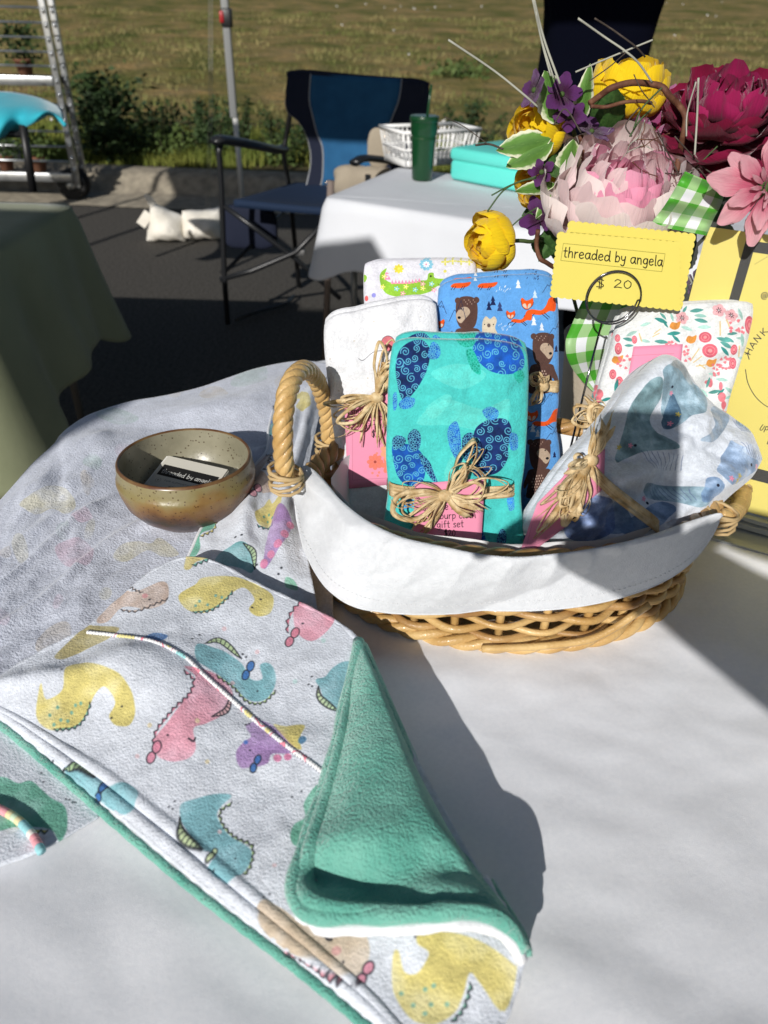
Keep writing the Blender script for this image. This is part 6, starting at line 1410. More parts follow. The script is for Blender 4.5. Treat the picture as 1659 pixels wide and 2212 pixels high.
def fox(k, x, y, sc, flip=1):
    f = lambda L_: zp(k, [(x + a * sc * flip, y + b_ * sc) for a, b_ in L_])
    cv.fill(f([(20, 20), (80, 25), (110, 0), (130, -40), (160, -50), (175, -10), (165, 30), (130, 30), (90, 50), (40, 50), (0, 40)]), OR_); cv.fill(f([(-40, -30), (-30, -45), (-10, -30), (15, -35), (30, -45), (35, -15), (15, 12), (-5, 22), (-30, 5)]), OR_)
    cv.fill(f([(-28, -8), (-12, -12), (-5, 15), (-25, 6)]), (.8, .74, .68)); cv.fill(f([(5, -8), (20, -12), (18, 5), (0, 17)]), (.8, .74, .68)); cv.line(f([(-38, -28), (-30, 6), (-3, 22), (28, 0), (36, -20)]), 1.4, (.1, .08, .1))
    for L_ in ([(15, 40), (-20, 55), (-25, 70)], [(40, 45), (5, 75)], [(100, 40), (130, 65)], [(85, 45), (120, 75)]): cv.line(f(L_), 2, (.1, .09, .14), 1, 0)
def tree(k, x, y, h, col):
    f = lambda L_: zp(k, [(x + a, y + b_) for a, b_ in L_])
    cv.fill(f([(0, -h), (h * .25, -h * .45), (h * .12, -h * .45), (h * .32, 0), (-h * .32, 0), (-h * .12, -h * .45), (-h * .25, -h * .45)]), col, 1, 0)
def mount(k, x, y, w_, h):
    f = lambda L_: zp(k, [(x + a * w_, y - b_ * h) for a, b_ in L_]); cv.line(f([(-.6, 0), (-.2, .55), (-.05, .45), (.3, 1), (.65, .1)]), 1.6, (.13, .16, .28), .9, 0); cv.line(f([(.1, .66), (.2, .55), (.3, .68), (.4, .52), (.48, .64)]), 1.4, (.13, .16, .28), .9, 0)
bear('4', 972, 435, 1.0); bear('4', 1405, 640, 1.0, -1); bear('4', 1390, 1265, 1.0, -1); fox('4', 1325, 375, 1.0); fox('4', 1225, 435, .72); fox('4', 1350, 1025, 1.0); fox('4', 800, 490, .8, -1)
cv.fill(Z4([(1055, 470), (1075, 435), (1100, 450), (1125, 435), (1140, 460), (1130, 500), (1145, 540), (1125, 575), (1075, 575), (1055, 530)]), CR_); cv.ell(Z4([(1093, 487)])[0], 3.6, 4, (.4, .34, .32)); cv.ell(Z4([(1068, 482)])[0], 1.2, 1.2, INK); cv.ell(Z4([(1120, 482)])[0], 1.2, 1.2, INK)
for k_ in range(8): fp = (900 + k_ * 40, 262 - k_ * 1)
for x, y, a in ((930, 262, 0), (1090, 262, 0), (1195, 190, -.2)): cv.fill(Z4([(x - 60, y + 8), (x - 40, y - 12), (x + 20, y - 16), (x + 60, y - 20), (x + 40, y + 4), (x - 10, y + 14)]), OR_); [cv.line(Z4([(x + q, y + 4), (x + q - 14, y + 24)]), 1.8, (.1, .09, .14), 1, 0) for q in (-45, -30, 10, 22)]
W_, NV = (.86, .89, .93), (.10, .14, .30)
for x, y, h, c_ in ((1272, 275, 50, W_), (1017, 235, 36, W_), (1360, 485, 52, W_), (1407, 515, 46, W_), (1095, 400, 52, NV), (1120, 372, 54, NV), (1355, 1110, 52, W_), (1385, 1140, 46, W_), (1497, 640, 40, NV), (1370, 330, 46, (.74, .83, .92)), (1160, 405, 54, (.2, .25, .42)), (1262, 620, 56, (.2, .25, .42)), (1490, 1270, 36, NV)): tree('4', x, y, h, c_)
for x, y in ((905, 465), (790, 430), (1465, 300), (1495, 545), (1470, 930), (1480, 1165), (850, 600)): mount('4', x, y, 80, 120 if x == 905 else 80)
Rr_ = random.Random(3)
for cx_, cy_ in ((1180, 285), (1180, 500), (1360, 210), (1340, 1480)):
    for k_ in range(12): p = Z4([(cx_ + Rr_.uniform(-42, 42), cy_ + Rr_.uniform(-18, 18))])[0]; cv.line([p, (p[0] + 2, p[1] - 3)], 1.8, W_ if cy_ < 600 and cx_ < 1300 else NV, .9, 0)
s.body('bear_flannel', .005, pinch=(.49, .05, .06), seed=7)
#s.fold([(955, 640), (975, 612), (1030, 602), (1060, 598), (1110, 592), (1160, 588), (1190, 594)], -.004, .0025)
raffia(s, zp('4', [(1400, 830)])[0], [(-30, -30, 30, 4), (-20, 38, 34, 5), (-12, -22, 20, 2)], [(14, -26, 2)], [[(1160, 822, 0), (1190, 826, 0), (1208, 828, -.006), (1216, 830, -.03)]], seed=12, w0=.003)
# --- alligator blanket (back left)
s = Pack('alligator', 'white blanket roll with a green alligator and flowers at the back left of the basket', [(779, 558, .83), (1036, 554, .83), (1030, 900, .765), (800, 900, .765)], .055, (.84, .84, .87))
cv = s.cv; GG = (.55, .74, .24)
cv.fill(Z4([(445, 235), (450, 190), (485, 160), (475, 200), (480, 235), (520, 255), (600, 255), (690, 240), (725, 235), (735, 195), (765, 192), (775, 225), (870, 235), (900, 262), (850, 275), (790, 275), (760, 300), (720, 320), (600, 345), (500, 330), (460, 290)]), GG, mott=.1)
for i in range(11): x = 470 + i * 20; y0_ = 235 if i < 2 else 262 - max(0, i - 7) * 4; cv.fill(Z4([(x, y0_), (x + 9, y0_ - 26), (x + 20, y0_)]), (.93, .55, .68), 1, 0)
for i in range(3): cv.fill(Z4([(462 - i * 2 + 22, 185 + i * 18), (500, 195 + i * 16), (470, 205 + i * 16)]), (.93, .55, .68), 1, 0)
cv.ell(Z4([(748, 212)])[0], 2.2, 2.2, (.15, .2, .1)); cv.line(Z4([(790, 262), (805, 270), (830, 266)]), 1.6, (.2, .25, .12))
def flw(k, x, y, r, col, c2=(.95, .88, .4), n=6):
    q = zp(k, [(x, y)])[0]
    for i in range(n): a = i * 2 * math.pi / n; cv.ell((q[0] + r * .62 * math.cos(a), q[1] + r * .62 * math.sin(a)), r * .4, r * .26, col, .95, rot=a)
    cv.ell(q, r * .26, r * .26, c2)
flw('4', 557, 165, 11, (.85, .80, .25), n=8); flw('4', 722, 135, 15, (.50, .75, .84), (.95, .7, .75), 10); flw('4', 722, 135, 8, (.9, .9, .92), (.93, .6, .68), 8); flw('4', 835, 120, 9, (.82, .80, .35), n=4); flw('4', 880, 115, 9, (.80, .80, .45), n=4); flw('4', 930, 118, 9, (.80, .80, .45), n=4); flw('4', 980, 120, 9, (.80, .80, .45), n=4)
for x, y, c_ in ((545, 292, (.55, .8, .9)), (600, 280, (.93, .9, .45)), (655, 298, (.55, .8, .9)), (700, 262, (.93, .62, .72)), (752, 262, (.62, .84, .92)), (582, 322, (.93, .62, .72)), (700, 290, (.93, .9, .45)), (462, 280, (.93, .9, .45)), (470, 215, (.93, .9, .45)), (765, 300, (.93, .62, .72))): flw('4', x, y, 6, c_, (.98, .95, .8), 5)
cv.ell(Z4([(410, 332)])[0], 4.5, 5, (.56, .56, .84)); cv.ell(Z4([(366, 350)])[0], 4, 6, (.88, .4, .4)); cv.fill(Z4([(350, 200), (368, 215), (362, 240), (350, 245)]), GG); cv.ell(Z4([(833, 182)])[0], 3.4, 3.4, (.85, .82, .4))
s.body('alligator_flannel', .005, seed=9)
# --- floral blanket (right)
s = Pack('floral', 'floral print blanket roll with coral roses leaning at the right behind the grey blue one', [(1340, 662, .765), (1644, 644, .74), (1550, 970, .69), (1255, 975, .71)], .055, (.85, .86, .86))
cv = s.cv; RF = random.Random(21); LFc = [(.30, .58, .55), (.55, .74, .70), (.62, .78, .74), (.16, .50, .48)]
def leafp(x, y, L_, a, col): q = [(x - L_ / 2 * math.cos(a), y - L_ / 2 * math.sin(a)), (x + L_ * .16 * math.sin(a), y - L_ * .16 * math.cos(a)), (x + L_ / 2 * math.cos(a), y + L_ / 2 * math.sin(a)), (x - L_ * .14 * math.sin(a), y + L_ * .14 * math.cos(a))]; cv.fill(q, col, .92, 4, mott=.2)
fb = lambda L_: zp('b4', L_)
for x, y, L_, a, c_ in ((615, 580, 80, .1, 1), (620, 612, 90, .2, 0), (590, 545, 90, -.1, 0), (640, 655, 90, .0, 2), (520, 665, 80, .3, 2), (360, 585, 60, .8, 0), (420, 590, 60, 1.3, 1), (375, 640, 50, .9, 3), (345, 615, 90, .35, 3), (240, 640, 70, -.3, 2), (150, 700, 80, -.4, 2), (130, 740, 80, .2, 0), (240, 750, 70, .2, 2), (345, 755, 90, .1, 0), (430, 700, 90, -.1, 3), (445, 735, 70, .7, 3), (760, 740, 90, .3, 0), (780, 775, 90, .5, 0), (775, 815, 80, .8, 3), (820, 700, 70, -.1, 0), (880, 570, 80, 1.3, 2), (800, 740, 70, .5, 0), (870, 730, 50, .1, 2), (510, 540, 60, -1.0, 0), (700, 970, 70, .2, 2), (760, 1005, 80, .1, 2), (130, 780, 60, 0, 0), (900, 860, 60, .1, 2), (890, 740, 90, 1.5, 2)): p = fb([(x, y)])[0]; leafp(p[0], p[1], L_ * .33, a, LFc[c_])
for x, y, rx, ry in ((645, 722, 42, 36), (672, 812, 52, 46), (835, 805, 24, 34), (835, 895, 24, 38), (945, 640, 36, 60), (168, 740, 18, 28), (60, 800, 24, 40), (25, 970, 24, 34), (70, 1020, 26, 36), (55, 730, 18, 26)):
    q = fb([(x, y)])[0]; cv.ell(q, rx * .32, ry * .32, (.80, .36, .42), .95, mott=.25); cv.ell(q, rx * .2, ry * .2, (.90, .58, .60), .9, ring=2); cv.ell(q, rx * .09, ry * .09, (.9, .6, .6), .9)
for x, y in ((735, 545), (815, 580), (490, 595)):
    q = fb([(x, y)])[0]
    for i in range(5): a = i * 1.257; cv.ell((q[0] + 8 * math.cos(a), q[1] + 8 * math.sin(a)), 7, 6, (.86, .64, .66), .9, mott=.1)
    for i in range(7): a = i * .9; cv.line([(q[0] + 2 * math.cos(a), q[1] + 2 * math.sin(a)), (q[0] + 6 * math.cos(a), q[1] + 6 * math.sin(a))], 1.8, (.15, .12, .16), 1, 0)
for x, y, a in ((440, 650, 0), (550, 740, .2), (685, 895, .3), (55, 875, 0)): q = fb([(x, y)])[0]; cv.fill([(q[0] - 12, q[1] + 2), (q[0] - 7, q[1] - 8), (q[0] + 3, q[1] - 7), (q[0] + 12, q[1] - 10), (q[0] + 8, q[1] + 4), (q[0] - 3, q[1] + 8)], (.84, .55, .24), .95, mott=.2)
for a, b_ in (((740, 620), (740, 710)), ((780, 610), (805, 665)), ((540, 880), (600, 800)), ((560, 890), (615, 850)), ((580, 915), (650, 905)), ((300, 700), (340, 670)), ((290, 720), (330, 700)), ((200, 700), (215, 750)), ((870, 780), (875, 850)), ((600, 905), (640, 930))): cv.line(fb([a, b_]), 4, (.82, .70, .46), .8, 0)
for k_ in range(46):
    q = (RF.uniform(1270, 1600), RF.uniform(822, 960)); leafp(q[0], q[1], RF.uniform(20, 30), RF.uniform(0, 3), RF.choice(LFc)); q = (RF.uniform(1270, 1600), RF.uniform(822, 960)); cv.ell(q, RF.uniform(4, 12), RF.uniform(4, 12), (.82, .42, .46), .9, mott=.25)
for k_ in range(60):
    x, y = RF.choice([(480, 800), (770, 890), (730, 940), (860, 650), (110, 850), (500, 850), (790, 960), (840, 660), (90, 900), (400, 800)]); p = fb([(x + RF.uniform(-55, 55), y + RF.uniform(-45, 45))])[0]; a = RF.uniform(0, 6); cv.fill([(p[0] + 4.5 * math.cos(a + t_), p[1] + 4 * math.sin(a + t_)) for t_ in (0, 2.1, 4.2)], (.86, .46, .50), .9, 2)
def shp(a, b_, off, side): return a, b_ + .05 * (a - .5) ** 2, off
s.body('floral_flannel', .007, lump=.006, seed=12)
def d_flo(c):
    f = lambda p: zp('5', p)
    for p in ([(905, 730), (895, 690), (945, 625), (968, 612), (970, 650), (940, 710)], [(935, 728), (950, 690), (968, 640), (972, 690), (955, 735)]): c.fill(f(p), (.72, .42, .22), .9, mott=.3)
    c.line(f([(860, 583), (1108, 570)]), 1.4, (.55, .32, .38), .8, 0)
    text(c, '$20', *f([(935, 790), (873, 790)]), 16, 3, (.45, .16, .22)); text(c, 'set', *f([(885, 848), (835, 850)]), 16, 3, (.45, .16, .22))
gtag(s, zp('5', [(875, 535), (1160, 520), (1120, 900), (810, 900)]), .006, d_flo)
raffia(s, zp('5', [(735, 965)])[0], [(-55, -40, 34, 7), (-70, -20, 36, 7), (40, -60, 30, 5), (35, -45, 24, 4)], [(45, -70, 6), (-60, -50, 6), (20, -80, 5), (-40, 30, 5)], [[(1262, 905, 0), (1300, 906, .0), (1340, 902, 0)]], seed=15, off=.012)
# --- whale blanket (front right)
s = Pack('whale', 'lumpy white blanket roll with blue grey whales, leaning over the right rim of the basket', [(1448, 742, .69), (1688, 985, .645), (1400, 1262, .555), (1130, 1135, .565)], .064, (.80, .825, .86), res=2600)
cv = s.cv; B1, B2_, B3 = (.50, .62, .68), (.55, .65, .78), (.42, .53, .67)
wf = lambda L_, c_, a=.92, **k: cv.fill(fb(L_), c_, a, mott=.35, wash=.5, **k)
wf([(330, 1000), (430, 940), (520, 990), (640, 1080), (710, 1110), (715, 1220), (660, 1300), (560, 1330), (500, 1380), (430, 1420), (380, 1330), (360, 1200)], B1); wf([(230, 1080), (320, 1060), (350, 1200), (290, 1330), (300, 1440), (420, 1520), (430, 1570), (200, 1590), (60, 1640), (0, 1640), (60, 1400), (140, 1220)], (.42, .55, .58))
wf([(370, 1400), (440, 1180), (490, 1200), (495, 1330), (440, 1420)], (.28, .40, .50)); wf([(700, 1330), (760, 1240), (850, 1230), (910, 1240), (880, 1330), (800, 1420), (700, 1500), (620, 1510), (600, 1490), (680, 1440), (720, 1380)], (.60, .68, .76))
wf([(680, 1700), (740, 1620), (830, 1480), (870, 1500), (1000, 1560), (1040, 1610), (940, 1680), (800, 1760), (740, 1770)], B2_); wf([(880, 1540), (960, 1480), (1062, 1480), (1062, 1560), (980, 1570)], (.74, .79, .86)); wf([(940, 1330), (1000, 1300), (1060, 1360), (1010, 1390)], B1)
wf([(620, 985), (700, 1000), (720, 1030), (680, 1050), (640, 1030)], B2_); wf([(380, 960), (480, 900), (560, 960), (620, 1060), (580, 1090), (480, 990)], (.62, .66, .68))
wf([(220, 1800), (330, 1790), (460, 1800), (600, 1810), (640, 1870), (560, 1930), (420, 1900), (300, 1880)], B1); wf([(0, 1900), (60, 1880), (160, 2000), (150, 2080), (0, 2080)], B3); wf([(90, 2060), (230, 1960), (380, 1900), (420, 1960), (280, 2060), (140, 2110)], B3)
wf([(-340, 1900), (-200, 1850), (-60, 1880), (20, 1940), (60, 2060), (-60, 2130), (-220, 2110), (-320, 2020)], (.38, .47, .66)); wf([(600, 1760), (660, 1740), (700, 1800), (640, 1880), (560, 1890)], B3)
for (x, y, w_, h) in ((330, 1640, 150, 60), (400, 1840, 120, 50), (990, 1520, 100, 40), (970, 1350, 50, 40)):
    for i in range(9): a = i / 8; cv.line(fb([(x - w_ + 2 * w_ * a, y - h + 30 * a), (x - w_ * .7 + 1.7 * w_ * a, y + 10), (x - w_ * .5 + 1.6 * w_ * a, y + h)]), 1.6, (.34, .40, .55), .7)
for p in ((438, 1117), (143, 1546), (285, 1912), (655, 1790), (955, 1615), (812, 1150)): cv.ell(fb([p])[0], 3, 3, (.12, .14, .2))
for p in ((443, 1160), (428, 1385), (110, 1545), (745, 1738), (1012, 1614), (262, 1885), (665, 1022), (775, 1150)): flw('b4', p[0], p[1], 6, (.90, .52, .62), (.9, .55, .65), 5)
for p in ((475, 1322), (815, 1712), (20, 1555), (800, 1745)): flw('b4', p[0], p[1], 6, (.74, .66, .28), (.8, .7, .3), 5)
def shw(a, b_, off, side):
    off = off + side * (.007 * np.abs(np.sin(b_ * 10 + 2 * a + 2 * fbm(a * 2, b_ * 2, 2))) ** .7 + .006 * np.sin(a * 15 + 3 * b_ + 3 * fbm(a * 2, b_ * 3 + 4, 2))) * np.clip(np.minimum(np.minimum(a, 1 - a), np.minimum(b_, 1 - b_)) * 9, 0, 1)
    return a + .012 * np.sin(b_ * 12) * (a - .5) * 2, b_ + .02 * np.sin(a * 9 + 1) * (b_ - .5) * 2, off
s.body('whale_flannel', .012, lump=.018, seed=15, ex=3.4, crnr=.14, shape=shw)
def d_wh(c):
    f = lambda p: zp('5', p)
    text(c, 'gift set', *f([(500, 1480), (500, 1405)]), 12, 2.6, INKD); text(c, '$20', *f([(560, 1450), (575, 1400)]), 12, 2.6, INKD)
    c.line(f([(250, 1500), (240, 1690), (420, 1640)]), 1.4, (.5, .3, .36), .8, 0)
    for p in ((300, 1590), (340, 1560)): c.ell(f([p])[0], 8, 6, (.86, .5, .38), .8)
gtag(s, zp('5', [(430, 1275), (640, 1210), (660, 1430), (200, 1760)]), .012, d_wh)
gtag(s, zp('5', [(440, 1290), (250, 1470), (205, 1760), (470, 1600)]), .018, d_wh)
raffia(s, zp('5', [(522, 1275)])[0], [(-70, 90, 34, 7), (-40, 110, 36, 7), (-100, 130, 30, 4), (-70, 10, 24, 5)], [(20, -110, 6), (5, -90, 5), (45, -80, 4), (-60, 25, 4), (-95, 140, 6), (40, 60, 2)],
       [[(1242, 1030, .012), (1290, 1080, .020), (1345, 1120, .020), (1400, 1155, .014), (1425, 1170, -.01)]], seed=19, off=.02)

# ================================================================== price cards on a wire holder
def holder():
    M_w = mat('polished_wire', (.20, .20, .21), .12, .6, metal=1)
    Y = .742; base = aty(1222, 1010, .70); r0 = aty(1301, 693, Y)
    t = thing('card_holder', 'thin wire card holder with a round clip holding the yellow price cards', 'holder', base)
    MB().tube([base, aty(1268, 820, Y - .025), r0], .0012, 8).build('stem', M_w, t)
    for k in (0, 1):
        c = aty(1326, 645, Y - .004 - .008 * k + .0); rad = .0265; P = [c + Vector((rad * math.cos(a), 0, rad * math.sin(a) * 1.0)) + Vector((0, .008 * (a / 6.28) * k, 0)) for a in [i * 2 * math.pi / 48 for i in range(48)]]
        MB().tube(P, .0009, 8, True).build('ring', M_w, t)
def scard(name, label, quad, Y, thick, draw, off=0):
    m = homog(quad); P = [aty(u, v, Y) for u, v in quad]; W_ = (P[1] - P[0]).length; H_ = (P[3] - P[0]).length
    cv = Canvas(900, int(900 * H_ / W_), (.88, .82, .40), m); draw(cv)
    # scalloped outline in card coordinates
    nx, ny = 19, 11; out = []
    def edge(a, b_, n, w):
        for k in range(n):
            for j in range(8):
                s_ = (k + j / 8) / n; bump = abs(math.sin(math.pi * (s_ * n))) ** .7 * .011; p = (a[0] + (b_[0] - a[0]) * s_, a[1] + (b_[1] - a[1]) * s_); out.append((p[0] + w[0] * bump, p[1] + w[1] * bump * W_ / H_))
    edge((0, 0), (1, 0), nx, (0, -1)); edge((1, 0), (1, 1), ny, (1, 0)); edge((1, 1), (0, 1), nx, (0, 1)); edge((0, 1), (0, 0), ny, (-1, 0))
    nn = (P[1] - P[0]).cross(P[3] - P[0]).normalized(); nn = -nn if nn.y > 0 else nn
    V = []; U = []; n = len(out)
    for o_ in (0, -thick):
        for a, b_ in out: V.append((P[0] * (1 - a) + P[1] * a) * (1 - b_) + (P[3] * (1 - a) + P[2] * a) * b_ + nn * o_); U.append((a, 1 - b_))
    F = [tuple(range(n))[::-1], tuple(range(n, 2 * n))] + [(k, (k + 1) % n, n + (k + 1) % n, n + k) for k in range(n)]
    o = mk(name, V, F, cv.material('yellow_card_print', .7, .05, 200, 0, .3), None, U, False); tag(o, label, 'card'); return o
holder()
fb2 = lambda L_: zp('b2', L_)
def dr1(c):
    c.line(fb2([(353, 900), (997, 964), (975, 1073), (338, 1004), (353, 900)]), 3, (.42, .38, .12), .9, 0)
    text(c, 'threaded by angela', *fb2([(352, 982), (984, 1040)]), 21, 7.6, (.04, .04, .05)); text(c, '$', *fb2([(550, 1180), (612, 1184)]), 22, 6.5, (.04, .04, .05)); text(c, '20', *fb2([(662, 1176), (785, 1186)]), 19, 6.5, (.04, .04, .05))
def dr2(c): c.line(fb2([(398, 852), (400, 834), (1057, 892), (1054, 905)]), 3, (.42, .38, .12), .9, 0)
scard('price_card', 'yellow scalloped price card reading threaded by angela 20 in front', fb2([(322, 838), (1095, 912 - 10), (1098, 1330), (275, 1242)]), .738, .0007, dr1)
scard('price_card', 'second yellow scalloped card peeking out above and right of the price card', fb2([(392, 768), (1192, 852), (1105, 1315), (330, 1230)]), .748, .0007, dr2)

# ================================================================== yellow thank you sign in a clear stand
def sign():
    Y1 = .80; TL = aty(1528, 490, Y1); BL = Vector((TL.x, TL.y, .765)); 
    BR = atz(1659, 1118, .765); ex = (BR - BL); ex.z = 0; ex = ex.normalized(); W_, H_ = .215, TL.z - .765
    nn = Vector((ex.y, -ex.x, 0)).normalized(); nn = -nn if nn.y > 0 else nn
    t = thing('sign', 'yellow thank you sign with a black border in a clear stand at the right edge', 'sign', BL)
    def m(u, v):
        d = ray(u, v); e = Vector((0, 0, EYE)); tt = (BL - e).dot(nn) / d.dot(nn); p = e + d * tt - BL; return (p.dot(ex) / W_, p.z / H_)
    cv = Canvas(1100, int(1100 * H_ / W_), (.86, .80, .40), m)
    bx = m(*fb([(950, 65)])[0]); x0 = m(*fb([(865, 250)])[0])[0] - .0; x1 = m(*fb([(935, 250)])[0])[0]; y1 = m(*fb([(1000, 90)])[0])[1]; y0 = m(*fb([(1000, 165)])[0])[1]; yb = m(1640, 1040)[1]
    w_, h_ = cv.w, cv.h; K = (.07, .065, .05); dx = abs(x1 - x0); xa = x0
    cv.fill([(xa * w_, (yb - .0) * h_), (xa * w_, y1 * h_), ((1 - xa) * w_, y1 * h_), ((1 - xa) * w_, yb * h_)], K, 1, 0, raw=True)
    cv.fill([((xa + dx) * w_, (yb + .05) * h_), ((xa + dx) * w_, y0 * h_), ((1 - xa - dx) * w_, y0 * h_), ((1 - xa - dx) * w_, (yb + .05) * h_)], (.86, .80, .40), 1, 0, raw=True)
    f = fb
    text(cv, '@', *f([(1012, 470), (1062, 476)]), 14, 4, K)
    ang = [((922, 880), (948, 872)), ((940, 850), (958, 812)), ((962, 808), (988, 772)), ((990, 765), (1020, 735)), ((1035, 722), (1062, 690)), ((1072, 684), (1100, 660))]
    for c_, (a, b_) in zip('THANK', ang): text(cv, c_, *f([a, b_]), 13, 4.5, K, track=.0)
    cv.line(f([(910, 945), (925, 1030), (965, 1110), (1015, 1165), (1070, 1200), (1140, 1220)]), 4, K)
    for c_, (a, b_) in zip('UP', (((1002, 1345), (1020, 1358)), ((1030, 1362), (1052, 1372)))): text(cv, c_, *f([a, b_]), 13, 4, K, track=0)
    text(cv, 'E', *f([(1052, 1440), (1075, 1450)]), 12, 4, K)
    for k in range(10): cv.ell(f([(975 + k * 11, 238 - k * 6.5)])[0], .8, .8, K)
    P = [BL + Vector((0, 0, H_)), BL + ex * W_ + Vector((0, 0, H_)), BL + ex * W_, BL]; V = P + [p - nn * .001 for p in P]
    mk('sign_paper', V, [(3, 2, 1, 0), (4, 5, 6, 7), (0, 1, 5, 4), (1, 2, 6, 5), (2, 3, 7, 6), (3, 0, 4, 7)], cv.material('sign_print', .5, .03, 60, 0, .4), t, [(0, 1), (1, 1), (1, 0), (0, 0)] * 2, False)
    Mg = mat('clear_acrylic', (.9, .92, .92), .03, .5, alpha=.03)
    c = (P[0] + P[2]) / 2; M = Matrix(((ex.x, nn.x, 0), (ex.y, nn.y, 0), (0, 0, 1)))
    MB().box(c + nn * .0028, (W_ + .012, .0022, H_ + .012), M=M).build('front_pane', Mg, t, smooth=False)
    Ms = mat('frosted_edge', (.45, .48, .48), .15, .6, alpha=.75)
    for k, (z, h, d) in enumerate(((.7435, .004, .075), (.750, .006, .020), (.758, .005, .010))): MB().box(BL + ex * W_ / 2 + nn * (.012 if k == 0 else .006) + Vector((0, 0, z - .765 + h / 2)), (W_ + .012, d, h), M=M, bev=0).build('stand_foot', Ms, t, smooth=False)
sign()

